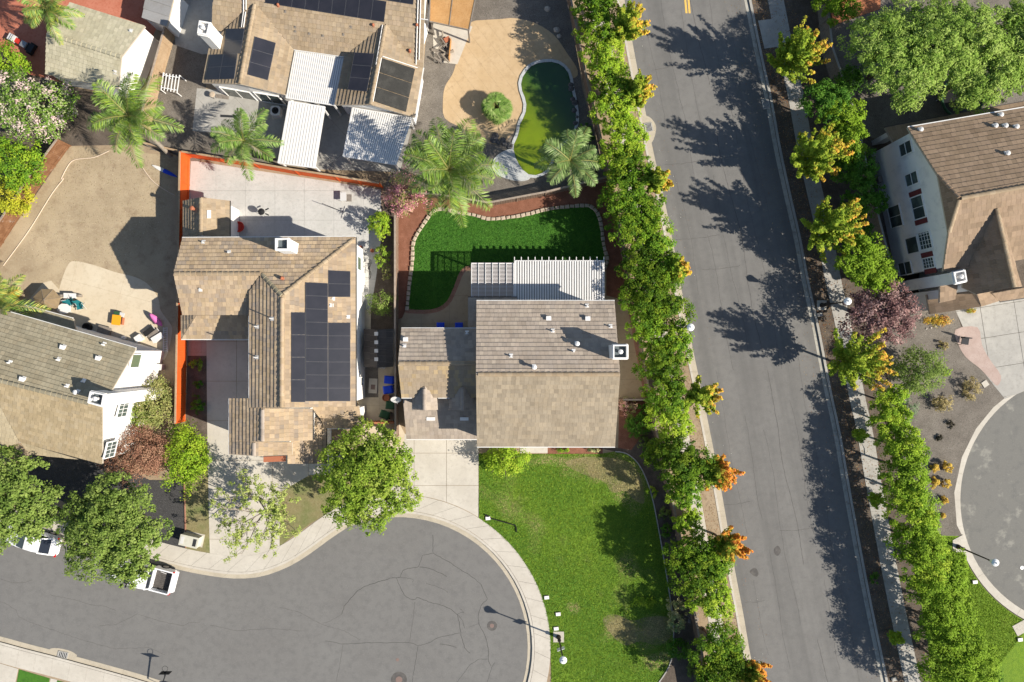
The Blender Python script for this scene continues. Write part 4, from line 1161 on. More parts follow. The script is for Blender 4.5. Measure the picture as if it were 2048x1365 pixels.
fence('fence', 'long dark fence under the hedge along the west side of the main road', [(1120, -60), (1138, 22), (1165, 160), (1190, 262), (1212, 363), (1240, 500), (1268, 650), (1300, 842), (1322, 940), (1344, 1033), (1372, 1180), (1398, 1320), (1412, 1400)], 1.7, 'fence_wood')
fence('fence', 'wide brown plank fence at the left edge beside the dry yard', [(143, 293), (81, 376), (9, 486), (-60, 590)], 1.8, 'fence_brown')
fence('fence', 'tan fence between the beige garage and the top house', [(384, -60), (371, 0), (344, 100), (316, 198), (303, 262)], 1.75, 'fence_tan')
fence('fence', 'low grey fence under the palms at the top of the dry yard', [(303, 296), (381, 314)], 1.3, 'wood_grey', 'fence_tan')
fence('fence', 'dark fence behind the trees beside the right-hand house', [(1625, -60), (1644, 113), (1693, 256), (1704, 313), (1733, 439), (1768, 575)], 1.7, 'wood_grey', 'concrete_grey')
fence('fence', 'short fence closing the side patio right of the centre house', [(1240, 797), (1296, 797)], 1.6, 'fence_wood')
fence('fence', 'reddish brown gate fence by the green bins', [(727, 842), (795, 842)], 1.7, 'deck_red', 'deck_red')
# ------------------------------------------------------------------ patio covers
def cover(name, label, quad, z, nribs, ribm, deckm=None, across=False, zt=None, posts=True, rafters=0, ribw=.06, ribh=.05, cat='patio cover', slatgap=False):
    """quad pixels: top left, top right, bottom right, bottom left; ribs run from the top edge to the bottom edge"""
    zz = zt or [z] * 4
    Q = [W(x, y, h) for (x, y), h in zip(quad, zz)]
    c = sum(Q, Vector()) / 4
    t = thing(name, label, cat, (c.x, c.y, 0))
    up = Vector((0, 0, 1))
    if deckm:
        k = 4
        build('deck', MB().add([p - up * .02 for p in Q] + [p - up * .06 for p in Q], [(0, 1, 2, 3), (7, 6, 5, 4)] + [(i, (i + 1) % 4, 4 + (i + 1) % 4, 4 + i) for i in range(4)]), deckm, t)
    for i in range(nribs):
        f = (i + .5) / nribs
        a, b = (Q[0].lerp(Q[3], f), Q[1].lerp(Q[2], f)) if across else (Q[0].lerp(Q[1], f), Q[3].lerp(Q[2], f))
        build('slat', MB().bar(a, b, ribw, ribh), ribm, t)
    mb = MB()
    e = MB()
    for i in range(4): e.bar(Q[i] - up * .05, Q[(i + 1) % 4] - up * .05, .07, .14)
    build('edge_beam', e, ribm, t)
    for i in range(rafters):
        f = (i + .0) / (rafters - 1)
        a, b = Q[0].lerp(Q[1], f), Q[3].lerp(Q[2], f)
        o = (a - b).normalized() * .32
        build('rafter', MB().bar(a + o - up * .10, b - up * .10, .06, .14), ribm, t)
    if posts:
        for p in ((Q[0] * .94 + c * .06), (Q[1] * .94 + c * .06), (Q[2] * .94 + c * .06), (Q[3] * .94 + c * .06)):
            build('post', MB().box((p.x, p.y, (p.z - .12 + .1) / 2), (.12, .12, p.z - .22)), ribm, t)
    return t
cover('patio_cover', 'white louvred patio cover on the back of the centre house', [(1029, 522), (1208, 522), (1208, 606), (1029, 606)], 2.75, 36, 'metal_white', 'deck_grey', rafters=14, ribw=.115, ribh=.07)
t = cover('lattice_cover', 'pinkish white lattice pergola left of the louvred cover', [(943, 527), (1027, 527), (1027, 596), (943, 596)], 2.7, 26, 'lattice_white', None, across=True, ribw=.044, ribh=.04)
Q = [W(x, y, 2.78) for x, y in ((943, 527), (1027, 527), (1027, 596), (943, 596))]
for i in range(7): build('purlin', MB().bar(Q[0].lerp(Q[1], i / 6), Q[3].lerp(Q[2], i / 6), .045, .05), 'metal_white', t)
cover('corrugated_cover', 'white ribbed roof panel between the two wings of the top house', [(588, 101), (687, 116.5), (669, 211), (572, 196)], 2.9, 24, 'metal_white', 'deck_grey', zt=[2.82, 2.82, 2.6, 2.6], ribw=.12, ribh=.06)
cover('corrugated_cover', 'narrow white ribbed patio roof reaching the orange fence', [(578, 203), (649.5, 214), (629.5, 336), (556, 326)], 2.5, 13, 'metal_white', 'deck_grey', zt=[2.5, 2.5, 2.3, 2.3], ribw=.185, ribh=.05)
cover('slatted_cover', 'white slatted patio roof shaded by the big palm', [(705, 216), (824, 236), (792, 330), (686, 313)], 2.55, 27, 'metal_white', 'deck_grey', ribw=.125, ribh=.06)
pc = cover('shingle_cover', 'orange-brown shingled porch roof beside the tan pool deck', [(862, -60), (962, -60), (938, 60), (859, 43)], 2.7, 1, 'wood_grey', 'patio_shingle')
# garden shed
sW = Slope([(754, 660, 2.7), (754, 736, 2.7), (728, 734, 2.15), (728, 658)])
sE = Slope([(754, 660, 2.7), (754, 736, 2.7), (787, 734, 2.15), (787, 658)])
HS, rSd = house('garden_shed', 'dark roofed plastic shed between the solar house and the centre house', W(758, 696), [[sW, sE]], [(.07, .062, .058), (.08, .072, .066)], 'stucco_white', over=.08, expo=.6, wid=.5, lift=.02)
HS['category'] = 'shed'
for y in (668, 685, 702, 719): build('skylight', MB().box(sW.at(752.5, y, .06), (.3, .3, .04), 0), 'metal_pale', rSd)
HA['category'] = 'lean-to'
HQ['category'] = 'garage'
HK['category'] = 'outbuilding'
# ------------------------------------------------------------------ lawn edging stones
path = [W2(x, y) for x, y in off_curve(BACK, -3.0)]
n = int(plen(path) / .42)
pts = resample(path, n)
edge = thing('stone_edging', 'row of pale edging stones curving round the back lawn', 'edging', (*pts[0], .1))
SM = []
for k in range(4):
    mb = MB()
    hw, hl = R.uniform(.13, .16), R.uniform(.17, .20)
    base = [(-hl, -hw), (hl, -hw), (hl, hw), (-hl, hw)]
    mb.add([(x, y, 0) for x, y in base] + [(x * .98, y, .10) for x, y in base] + [(x * .8, y * .72, .15 + R.uniform(-.01, .02)) for x, y in base], [(8, 9, 10, 11)] + [(a + i, a + (i + 1) % 4, a + 4 + (i + 1) % 4, a + 4 + i) for a in (0, 4) for i in range(4)])
    me = bpy.data.meshes.new('stone')
    me.from_pydata(mb.v, [], mb.f)
    me.materials.append(MATS['stone_edge'])
    SM.append(me)
for i in range(n):
    a, b = pts[i], pts[i + 1]
    o = bpy.data.objects.new('stone', R.choice(SM))
    o.parent = edge
    o.location = Vector(((a[0] + b[0]) / 2, (a[1] + b[1]) / 2, .1)) - edge.location
    o.rotation_euler = (0, 0, atan2(b[1] - a[1], b[0] - a[0]) + R.uniform(-.12, .12))
    COL.objects.link(o)
# thin kerb edging lines
for px, m, label in ((LAWN_E, 'concrete_grey', 'thin grey concrete edging between the front lawn and the planting bed'), ([(370, 962), (372, 1030), (373, 1095)], 'brick_border', 'thin red edging between black gravel and dry grass'), ([(1822, 900), (1835, 945), (1848, 985), (1858, 1020)], 'concrete_grey', 'straight grey edging beside the golden ball shrubs')):
    P = [Vector((*W2(*p), .14)) for p in px]
    mb = MB()
    for a, b in zip(P, P[1:]): mb.bar(a, b, .09, .08)
    tag(build('lawn_edging', mb, m, loc=P[0]), label, 'edging')
# rocks by the pool
def rock(px, py, s, m, label=None, group=None, z=.1):
    mb = MB()
    p = W(px, py)
    rings = []
    n = 7
    ph = R.random() * 6
    for h, r in ((0, 1.0), (.45, .95), (.8, .6), (.9, .25)):
        rings.append([(p.x + s * r * R.uniform(.75, 1.15) * cos(ph + 2 * pi * k / n), p.y + s * r * R.uniform(.75, 1.1) * sin(ph + 2 * pi * k / n), z + h * s * .8 * R.uniform(.85, 1.1)) for k in range(n)])
    mb.loft(rings)
    o = build('rock', mb, m, loc=(p.x, p.y, z))
    return tag(o, label, 'rock', group)
i = 0
for a, b in (((1141, 165), (1158, 280)), ((1160, 285), (1180, 335)), ((985, 275), (1022, 300))):
    for k in range(9):
        f = (k + .5) / 9
        rock(a[0] + (b[0] - a[0]) * f + R.uniform(-5, 5), a[1] + (b[1] - a[1]) * f + R.uniform(-5, 5), R.uniform(.16, .36), 'rock_dark', nth(i) + ' dark boulder in the rockery round the green pool, counted clockwise', 'boulders round the pool')
        i += 1
for k, (x, y) in enumerate(((1095, 20), (1113, 62), (1118, 74), (1172, 340), (1185, 345))):
    rock(x, y, (.28, .3, .22, .55, .4)[k], 'rock_pale' if k < 3 else 'rock_dark', ['pale rock in the shaded gravel at the top of the pool yard', 'pale rock beside the upper right curve of the pool deck', 'small pale rock next to a larger one by the pool deck', 'large dark boulder in the corner of the pool yard', 'dark boulder right of the largest boulder in the pool yard corner'][k])
for k in range(6):
    x, y = [(1806, 800), (1811, 845), (1817, 870), (1822, 892), (1833, 930), (1838, 952)][k]
    rock(x, y, .2, 'rock_pale', nth(k) + ' pale stepping stone from the top beside the right hedge', 'stepping stones by the hedge')
for k in range(6):
    rock(1851 + k * 9, 658 - k * 2.2, .11, 'rock_pale', nth(k) + ' small white stone from the left edging the golden flower bed', 'white stones by the flower bed')
tag(build('stepping_stone', MB().box((*W2(1968, 768), .13), (.5, .5, .07), .6), 'concrete', loc=W(1968, 768)), 'square pale stepping stone in the gravel beside the right driveway', 'stone')
# ------------------------------------------------------------------ street lamps
def lamp(px, py, label, h=4.5, sign=None, pad=None, base_m='bronze'):
    p = W(px, py)
    p.z = .1
    t = thing('street_lamp', label, 'street lamp', p)
    if pad: build('footing', MB().box((p.x, p.y, .105), (pad, pad, .09)), 'concrete', t)
    build('base', MB().lathe([(.20, .05), (.20, .15), (.15, .25), (.13, .7), (.16, .75), (.09, .85)], p, 10), base_m, t)
    build('pole', MB().tube([(p.x, p.y, .8), (p.x, p.y, h - .55)], [.075, .05], 8), base_m, t)
    build('bracket', MB().box((p.x, p.y, h - .52), (.3, .06, .06)), base_m, t)
    hd = build('lantern', MB().lathe([(.10, h - .6), (.15, h - .5), (.26, h - .15), (.27, h - .12)], (p.x, p.y, .1), 14), 'lamp_white', t)
    build('cap', MB().lathe([(.30, h - .12), (.29, h - .06), (.18, h + .03), (.06, h + .07), (.03, h + .18)], (p.x, p.y, .1), 16), 'lamp_white', hd)
    if sign:
        mb = MB().box((p.x - .02, p.y, 2.45), (.62, .03, .5), .35)
        build('sign_plate', mb, 'paint_white', t)
    return t
lamp(1117, 1273, 'street lamp with a white sign plate on the lawn edge of the cul-de-sac', sign=True, pad=.9)
lamp(1914, 1093, 'street lamp leaning over the right-hand cul-de-sac', pad=.9)
lamp(1642, 611, 'street lamp half hidden by the purple-leaved tree', pad=.8)
lamp(1352, 659, 'street lamp between hedge and kerb on the west side of the main road', pad=.7)
flat('lamp_path', [(1345, 652), (1380, 648), (1383, 660), (1350, 668)], .128, 'concrete')
# small utility boxes
for x, y, l in ((1093, 1194, 'white meter box lid on the front lawn edge, the upper one'), (1116, 1227, 'small white meter box lid on the lawn, the middle one'), (1112, 1256, 'small white meter box lid beside the lamp post with the sign'), (1947, 1163, 'white meter box lid on the right-hand lawn by the kerb'), (2037, 1278, 'white meter box lid at the right edge of the right-hand lawn'), (1358, 678, 'white meter box lid by the west kerb near the street lamp'), (1638, 630, 'grey meter box lid in the east parkway beside the shaded lamp'), (976, 1036, 'pale box lid at the corner of the front lawn and driveway'), (1786, 1357, 'grey box lid in the east parkway at the bottom')):
    p = W(x, y)
    o = thing('utility_box', l, 'utility box', (p.x, p.y, .1))
    g = .1 if x < 1200 or x > 1900 else .25
    build('box', MB().box((p.x, p.y, .16), (.42, .30, .12), g), 'concrete', o)
    build('lid', MB().box((p.x, p.y, .226), (.36, .24, .015), g), 'lamp_white' if x not in (1638, 1786) else 'concrete_grey', o)
o = thing('utility_cabinet', 'pale green utility cabinet with louvres on the pavement by the pickup', 'cabinet', W(378, 1083))
ang = radians(-13)
c = W(378, 1083, .9)
build('housing', MB().box((c.x, c.y, .5), (1.5, .85, .85), ang), 'utility', o)
build('top', MB().box((c.x, c.y, .95), (1.56, .92, .05), ang), 'utility', o)
for s in (-.55, .5):
    build('louvre', MB().box((c.x + s * cos(ang), c.y + s * sin(ang), .98), (.28, .62, .02), ang), 'grate' if s > 0 else 'metal_pale', o)
build('footing', MB().box((c.x, c.y, .1), (1.8, 1.1, .06), ang), 'concrete', o)
# utility pads on the right
for x, y, w, l in ((1918, 1083, 1.0, 'pale concrete pad at the foot of the right-hand street lamp'), (2040, 1255, 1.2, 'pale concrete pad at the right edge beside the kerb')):
    p = W(x, y)
    tag(build('concrete_pad', MB().box((p.x, p.y, .12), (w, w * .8, .05), .5), 'concrete', loc=p), l, 'pad')
# ------------------------------------------------------------------ vehicles
def vehicle(px, py, z, head, L, Wd, kind, label, cat):
    """px, py at height z is the middle of the tail; head = unit vector towards the front"""
    hx, hy = head
    tail = W(px, py, z)
    M = Matrix(((hx, -hy, 0, tail.x), (hy, hx, 0, tail.y), (0, 0, 1, 0), (0, 0, 0, 1)))
    t = thing('pickup_truck' if kind == 'pickup' else 'car', label, cat, (tail.x, tail.y, 0))
    def B(name, mb, m, parent=None, sm=False):
        mb.v = [tuple(M @ Vector(v)) for v in mb.v]
        return build(name, mb, m, parent or t, smooth=sm)
    def ring(x, wb, zb, wm, zm, wt, zt):
        return [(x, -wb, zb), (x, -wm, zm), (x, -wt, zt), (x, wt, zt), (x, wm, zm), (x, wb, zb)]
    h = Wd / 2
    wheels = []
    if kind == 'pickup':
        B('body', MB().loft([ring(1.62, h - .1, .42, h, .75, h - .05, 1.12), ring(3.6, h - .1, .42, h, .75, h - .05, 1.15), ring(3.75, h - .1, .42, h, .75, h - .08, 1.14), ring(5.1, h - .14, .42, h - .04, .72, h - .16, 1.02), ring(5.38, h - .25, .45, h - .15, .68, h - .3, .88)]), 'car_white', sm=False)
        bx = B('cargo_bed', MB().prism([(.12, -h + .1), (1.64, -h + .1), (1.64, h - .1), (.12, h - .1)], .45, .66), 'bed_liner')
        for k in range(11): B('bed_rib', MB().box((.88, -h + .2 + k * (Wd - .4) / 10, .675), (1.45, .05, .02)), 'bed_liner', bx)
        for s in (-1, 1):
            B('bed_side', MB().prism([(.06, s * (h - .10)), (1.70, s * (h - .10)), (1.70, s * h), (.10, s * h)], .48, 1.15), 'car_white')
        B('tailgate', MB().prism([(.0, -h + .06), (.10, -h + .06), (.10, h - .06), (.0, h - .06)], .5, 1.13), 'car_white')
        B('bumper', MB().prism([(-.16, -h + .12), (.02, -h + .05), (.02, h - .05), (-.16, h - .12)], .42, .62), 'car_white')
        cabr = lambda x, w, z: [(x, -w, 1.10), (x, -w, z), (x, w, z), (x, w, 1.10)]
        B('cab_glass', MB().loft([[(1.72, -h + .09, 1.1), (1.72, -h + .09, 1.12), (1.72, h - .09, 1.12), (1.72, h - .09, 1.1)], [(1.86, -h + .09, 1.1), (1.86, -h + .22, 1.66), (1.86, h - .22, 1.66), (1.86, h - .09, 1.1)], [(3.3, -h + .09, 1.1), (3.2, -h + .22, 1.68), (3.2, h - .22, 1.68), (3.3, h - .09, 1.1)], [(3.98, -h + .11, 1.1), (3.98, -h + .11, 1.13), (3.98, h - .11, 1.13), (3.98, h - .11, 1.1)]]), 'car_glass')
        B('cab_roof', MB().loft([[(1.80, -h + .20, 1.64), (1.80, -h + .24, 1.70), (1.80, h - .24, 1.70), (1.80, h - .20, 1.64)], [(2.4, -h + .17, 1.67), (2.4, -h + .22, 1.76), (2.4, h - .22, 1.76), (2.4, h - .17, 1.67)], [(3.24, -h + .20, 1.66), (3.24, -h + .24, 1.72), (3.24, h - .24, 1.72), (3.24, h - .20, 1.66)]]), 'car_white')
        for s in (-1, 1):
            B('pillar', MB().bar((1.74, s * (h - .1), 1.12), (1.86, s * (h - .22), 1.68), .10, .08), 'car_white')
            B('mirror', MB().box((3.62, s * (h + .14), 1.14), (.10, .20, .14)), 'car_dark')
            B('tail_light', MB().box((.06, s * (h - .06), .98), (.14, .14, .26)), 'red_lens')
        wheels = [(1.05, .38), (4.35, .38)]
        B('tool', MB().bar((.75, -.55, .72), (1.25, -.62, .72), .05, .05), 'metal_pale')
    else:
        B('body', MB().loft([ring(-.02, h - .32, .45, h - .22, .62, h - .34, .82), ring(.12, h - .16, .38, h - .06, .68, h - .22, .97), ring(.6, h - .1, .3, h, .66, h - .14, 1.0), ring(2.0, h - .08, .3, h, .68, h - .10, .96), ring(3.4, h - .1, .3, h, .66, h - .16, .93), ring(4.4, h - .2, .32, h - .1, .6, h - .28, .78), ring(4.62, h - .4, .36, h - .3, .55, h - .45, .68)]), 'car_white', sm=False)
        B('cabin_glass', MB().loft([[(.52, -h + .24, .98), (.52, -h + .24, 1.0), (.52, h - .24, 1.0), (.52, h - .24, .98)], [(1.25, -h + .16, .96), (1.25, -h + .32, 1.38), (1.25, h - .32, 1.38), (1.25, h - .16, .96)], [(2.5, -h + .16, .94), (2.4, -h + .32, 1.42), (2.4, h - .32, 1.42), (2.5, h - .16, .94)], [(3.35, -h + .22, .92), (3.35, -h + .22, .95), (3.35, h - .22, .95), (3.35, h - .22, .92)]]), 'car_glass')
        B('roof', MB().loft([[(1.18, -h + .3, 1.36), (1.18, -h + .34, 1.41), (1.18, h - .34, 1.41), (1.18, h - .3, 1.36)], [(1.8, -h + .27, 1.40), (1.8, -h + .33, 1.47), (1.8, h - .33, 1.47), (1.8, h - .27, 1.40)], [(2.45, -h + .3, 1.39), (2.45, -h + .34, 1.44), (2.45, h - .34, 1.44), (2.45, h - .3, 1.39)]]), 'car_white')
        for s in (-1, 1):
            B('tail_light', MB().box((.06, s * (h - .24), .82), (.16, .34, .10)), 'red_lens')
            B('pillar', MB().bar((.5, s * (h - .22), 1.0), (1.25, s * (h - .30), 1.41), .10, .05), 'car_white')
        wheels = [(.95, .33), (3.6, .33)]
    for x, r in wheels:
        for s in (-1, 1):
            y = s * (h - .10)
            ty = MB()
            rr = lambda q, yy: [(x + q * cos(2 * pi * k / 16), yy, r + q * sin(2 * pi * k / 16)) for k in range(16)]
            ty.loft([rr(r, y - .11), rr(r, y + .11)])
            wo = B('wheel', ty, 'rubber')
            B('rim', MB().loft([rr(r * .62, y + s * .10), rr(r * .62, y + s * .118)]), 'rim', wo)
    return t
hd = Vector((-.968, .249)).normalized()
vehicle(346, 1166, .8, hd, 5.4, 1.95, 'pickup', 'white pickup truck with an open bed half under the tree', 'truck')
vehicle(117, 1095, .7, hd, 4.6, 1.8, 'sedan', 'white sedan showing only its tail from under the tree at left', 'car')
# ------------------------------------------------------------------ basketball hoop
p = W(333, 1362)
p.z = 0
t = thing('basketball_hoop', 'black portable basketball hoop at the bottom kerb', 'basketball hoop', p)
u = Vector((-.02, 1, 0)).normalized()
build('base', MB().box((p.x, p.y - .5, .15), (.5, .7, .25)), 'black_metal', t)
q = W(330, 1338, 1.5)
build('pole', MB().tube([(p.x, p.y - .5, .2), (p.x, p.y - .4, 1.2), (q.x, q.y - .6, 1.5)], .05, 8), 'black_metal', t)
build('backboard', MB().box((q.x + .05, q.y - .32, 1.55), (.85, .04, .55)), 'black_metal', t)
ring = [(q.x + .23 * cos(a * pi / 8), q.y + .23 * sin(a * pi / 8), 1.5) for a in range(17)]
build('rim', MB().tube(ring, .016, 6, cap=False), 'black_metal', t)
build('arm', MB().bar((q.x, q.y - .6, 1.5), (q.x, q.y - .25, 1.48), .1, .08), 'black_metal', t)
# ------------------------------------------------------------------ bins, furniture and odds and ends
def wheelie(px, py, m, label, rz=0.0, z=1.0, pitch=0):
    p = W(px, py, z)
    p.z = .1
    t = thing('wheelie_bin', label, 'bin', p)
    c, s = cos(rz), sin(rz)
    def ringz(w, d, zz): return [(p.x + x * c - y * s, p.y + x * s + y * c, zz) for x, y in ((-w, -d), (w, -d), (w, d), (-w, d))]
    build('bin_body', MB().loft([ringz(.24, .27, .12), ringz(.30, .36, 1.0)]), m, t)
    build('lid', MB().loft([ringz(.33, .40, 1.0), ringz(.33, .40, 1.04), ringz(.25, .30, 1.10)]), m, t)
    hb = MB()
    a, b = Vector((-.28, -.43)), Vector((.28, -.43))
    rot = lambda v: (p.x + v.x * c - v.y * s, p.y + v.x * s + v.y * c, 1.0)
    hb.tube([rot(a), rot(b)], .025, 6)
    build('handle', hb, m, t)
    for k in (-1, 1):
        v = Vector((k * .26, -.36))
        q = rot(v)
        build('wheel', MB().tube([(q[0] - .03 * c, q[1] - .03 * s, .23), (q[0] + .03 * c, q[1] + .03 * s, .23)], .12, 10), 'rubber', t)
    return t
wheelie(778, 760, 'plastic_blue', 'upper blue wheelie bin between the two houses', 1.5)
wheelie(776, 780, 'plastic_blue', 'lower blue wheelie bin next to the brown pot', 1.7)
wheelie(781, 811, 'plastic_green', 'smaller dark green wheelie bin below the brown pot', 1.5)
wheelie(769, 830, 'plastic_green', 'turned dark green wheelie bin nearest the reddish gate', 1.2)
wheelie(881, 655, 'plastic_blue', 'blue wheelie bin behind the garage wing, the left of two', 0)
wheelie(918, 655, 'plastic_blue', 'blue wheelie bin behind the garage wing, the right of two', 0)
def lathe_thing(name, label, cat, px, py, prof, m, z=.1, n=14, group=None):
    p = W(px, py)
    p.z = z
    return tag(build(name, MB().lathe(prof, p, n), m, loc=p), label, cat, group)
lathe_thing('plant_pot', 'round brown pot below the blue bins', 'pot', 774, 795, [(.2, 0), (.3, .35), (.32, .5), (.27, .5), (.25, .42)], 'terracotta')
lathe_thing('bucket', 'white bucket below the shed, the left of two', 'bucket', 763, 734, [(.11, 0), (.14, .3), (.12, .3), (.11, .2)], 'metal_white')
lathe_thing('bucket', 'white bucket below the shed, the right of two', 'bucket', 769, 735, [(.12, 0), (.15, .34), (.13, .34), (.12, .2)], 'metal_white')
lathe_thing('fire_pit', 'dark red round fire pit beside the casita wall', 'fire pit', 482, 456, [(.3, 0), (.42, .3), (.46, .42), (.40, .42), (.3, .25), (.02, .22)], 'plastic_red')
lathe_thing('plant_pot', 'brown pot by the corner of the solar roof', 'pot', 723, 498, [(.14, 0), (.2, .3), (.16, .3), (.14, .2)], 'terracotta')
lathe_thing('plant_pot', 'small pot under the green shrub by the fence', 'pot', 746, 503, [(.12, 0), (.17, .26), (.13, .26), (.12, .18)], 'terracotta')
lathe_thing('gas_bottle', 'small white gas bottle on the beige terrace', 'gas bottle', 252, 676, [(.12, 0), (.16, .05), (.16, .38), (.08, .5), (.06, .6)], 'metal_white')
lathe_thing('cushion', 'yellow round cushion under the left palm', 'cushion', 36, 589, [(.35, 0), (.46, .12), (.46, .2), (.3, .26), (.02, .27)], 'plastic_orange', z=.3)
# white slab with square recess
p = W(747, 772)
t = thing('paving_panel', 'white concrete panel with a dark square grate in the side gravel', 'panel', (p.x, p.y, .12))
build('slab', MB().box((p.x, p.y, .17), (.72, 1.25, .10), -.05), 'concrete', t)
build('grate_plate', MB().box((p.x, p.y - .1, .228), (.36, .42, .02), -.05), 'iron', t)
# satellite dish
p = W(793, 797, 3.6)
t = thing('satellite_dish', 'grey satellite dish on the corner of the garage roof', 'satellite dish', (p.x, p.y, 3.3))
prof = [(.02, .0), (.2, .03), (.36, .10), (.42, .15)]
mb = MB().lathe(prof, (0, 0, 0), 18)
rot = Matrix.Translation(p + Vector((0, 0, .2))) @ Matrix.Rotation(.7, 4, 'X')
mb.v = [tuple(rot @ Vector((v[0], v[1] * .8, v[2]))) for v in mb.v]
build('dish', mb, 'metal_pale', t)
build('mast', MB().tube([(p.x, p.y, 3.0), (p.x, p.y, 3.85)], .03, 6), 'black_metal', t)
build('feed_arm', MB().tube([p + Vector((0, 0, .2)), p + Vector((.15, -.4, .55))], .02, 6), 'metal_pale', t)
# kettle grill
p = W(530, 428)
p.z = .1
t = thing('kettle_grill', 'small black kettle grill in the middle of the grey patio', 'grill', p)
build('bowl', MB().lathe([(.05, .55), (.2, .6), (.28, .75), (.28, .82), (.2, .95), (.03, 1.0)], (p.x, p.y, .1), 14), 'black_metal', t)
for a in (.3, 2.4, 4.5): build('leg', MB().tube([(p.x + .12 * cos(a), p.y + .12 * sin(a), .7), (p.x + .34 * cos(a), p.y + .34 * sin(a), .1)], .018, 6), 'metal_pale', t)
for a, s in ((.45, .5), (-.45, .5)): build('side_shelf', MB().box((p.x + s * cos(a), p.y + s * sin(a), .82), (.32, .1, .03), a), 'black_metal', t)
# white table with laptop-like grey panel, mobility frame on patio
p = W(690, 397)
t = thing('patio_table', 'small grey and brown square table in the dappled shade of the patio', 'table', (p.x, p.y, .1))
build('table_top', MB().box((p.x, p.y, .62), (.5, .7, .04)), 'metal_pale', t)
build('side_tray', MB().box((p.x + .48, p.y - .1, .58), (.42, .6, .04)), 'wood_grey', t)
for dx, dy in ((-.22, -.3), (.22, -.3), (-.22, .3), (.22, .3)): build('leg', MB().tube([(p.x + dx, p.y + dy, .62), (p.x + dx, p.y + dy, .1)], .02, 6), 'metal_pale', t)
a, b = W(646, 409, .5), W(688, 425, .2)
t = thing('garden_pole', 'thin pole with a crossbar lying on the grey patio', 'pole', (a.x, a.y, .1))
build('shaft', MB().tube([(a.x, a.y, .9), (b.x, b.y, .2)], .022, 6), 'black_metal', t)
build('crossbar', MB().tube([(b.x - .2, b.y - .45, .16), (b.x + .15, b.y + .5, .2)], .02, 6), 'metal_pale', t)
# air conditioner
p = W(550, 221, .9)
t = thing('air_conditioner', 'white air conditioner unit with round dark fan by the top house', 'air conditioner', (p.x, p.y, .1))
mb = MB()
n8 = [(.40, -.28), (.40, .28), (.28, .40), (-.28, .40), (-.40, .28), (-.40, -.28), (-.28, -.40), (.28, -.40)]
mb.prism([(p.x + x, p.y + y) for x, y in n8], .12, .85)
build('cabinet', mb, 'metal_white', t)
build('fan_grille', MB().lathe([(.29, .851), (.29, .87)], (p.x, p.y, 0), 18), 'car_dark', t)
fb = MB()
for k in range(4): fb.box((p.x + .13 * cos(k * pi / 2 + .4), p.y + .13 * sin(k * pi / 2 + .4), .885), (.24, .10, .015), k * pi / 2 + .4)
build('fan_blade', fb, 'rubber', t)
build('pad', MB().box((p.x, p.y, .11), (1.0, 1.0, .05)), 'concrete', t)
# white trellis standing by the fence
Q = [W(327, 146, 1.3), W(359, 151, 1.3), W(354, 186, .9), W(322, 180, .9)]
c = sum(Q, Vector()) / 4
t = thing('trellis', 'white slatted arbour standing in the dark gravel by the tan fence', 'trellis', (c.x, c.y, .1))
for i in range(6): build('slat', MB().bar(Q[0].lerp(Q[1], i / 5), Q[3].lerp(Q[2], i / 5), .06, .05), 'paint_white', t)
for i in (0.12, .85): build('crossbar', MB().bar(Q[0].lerp(Q[3], i) - Vector((0, 0, .05)), Q[1].lerp(Q[2], i) - Vector((0, 0, .05)), .06, .05), 'paint_white', t)
for q in Q: build('post', MB().tube([(q.x, q.y, q.z), (q.x, q.y, .1)], .04, 6), 'paint_white', t)
# firewood crib
p = W(893, 95)
t = thing('firewood_stack', 'heap of grey logs and scrap against a yellow board beside the pool deck', 'firewood', (p.x, p.y, .1))
for k in range(16):
    x, y = W2(874 + R.uniform(0, 26), 78 + R.uniform(0, 50))
    a = R.uniform(0, 3)
    l = R.uniform(.3, .55)
    z = .2 + R.uniform(0, .4)
    build('log', MB().tube([(x - l * cos(a), y - l * sin(a), z), (x + l * cos(a), y + l * sin(a), z + R.uniform(-.1, .1))], R.uniform(.06, .14), 7), R.choice(['wood_grey', 'bark_pale', 'wood_grey', 'rock_dark']), t)
a, b = W(903, 84), W(899, 125)
build('board', MB().bar((a.x, a.y, .45), (b.x, b.y, .45), .05, .65), 'wood_new', t)
build('red_board', MB().box((*W2(894, 78, .7), .6), (.5, .4, .05), .5), 'terracotta', t)
# teal camp chairs
def camp_chair(px, py, rz, label, m='plastic_teal', w=.55):
    p = W(px, py)
    p.z = .1
    t = thing('camp_chair', label, 'chair', p)
    c, s = cos(rz), sin(rz)
    T = lambda x, y, z: Vector((p.x + x * c - y * s, p.y + x * s + y * c, .1 + z))
    h = w / 2
    build('seat', MB().add([T(-h, -.25, .45), T(h, -.25, .45), T(h, .25, .40), T(-h, .25, .40)] + [T(-h, -.25, .42), T(h, -.25, .42), T(h, .25, .37), T(-h, .25, .37)], [(0, 1, 2, 3), (7, 6, 5, 4), (0, 4, 5, 1), (2, 6, 7, 3), (1, 5, 6, 2), (3, 7, 4, 0)]), m, t)
    build('backrest', MB().add([T(-h, .25, .42), T(h, .25, .42), T(h, .42, .92), T(-h, .42, .92)] + [T(-h, .28, .42), T(h, .28, .42), T(h, .45, .92), T(-h, .45, .92)], [(3, 2, 1, 0), (4, 5, 6, 7), (3, 7, 6, 2), (0, 1, 5, 4), (1, 2, 6, 5), (3, 0, 4, 7)]), m, t)
    for x in (-h, h):
        build('leg', MB().tube([T(x, -.28, 0), T(x * .9, .3, .62)], .016, 6), 'metal_pale', t)
        build('leg', MB().tube([T(x, .3, 0), T(x * .9, -.26, .62)], .016, 6), 'metal_pale', t)
        build('armrest', MB().bar(T(x, -.27, .62), T(x, .33, .64), .05, .03), 'black_metal', t)
    return t
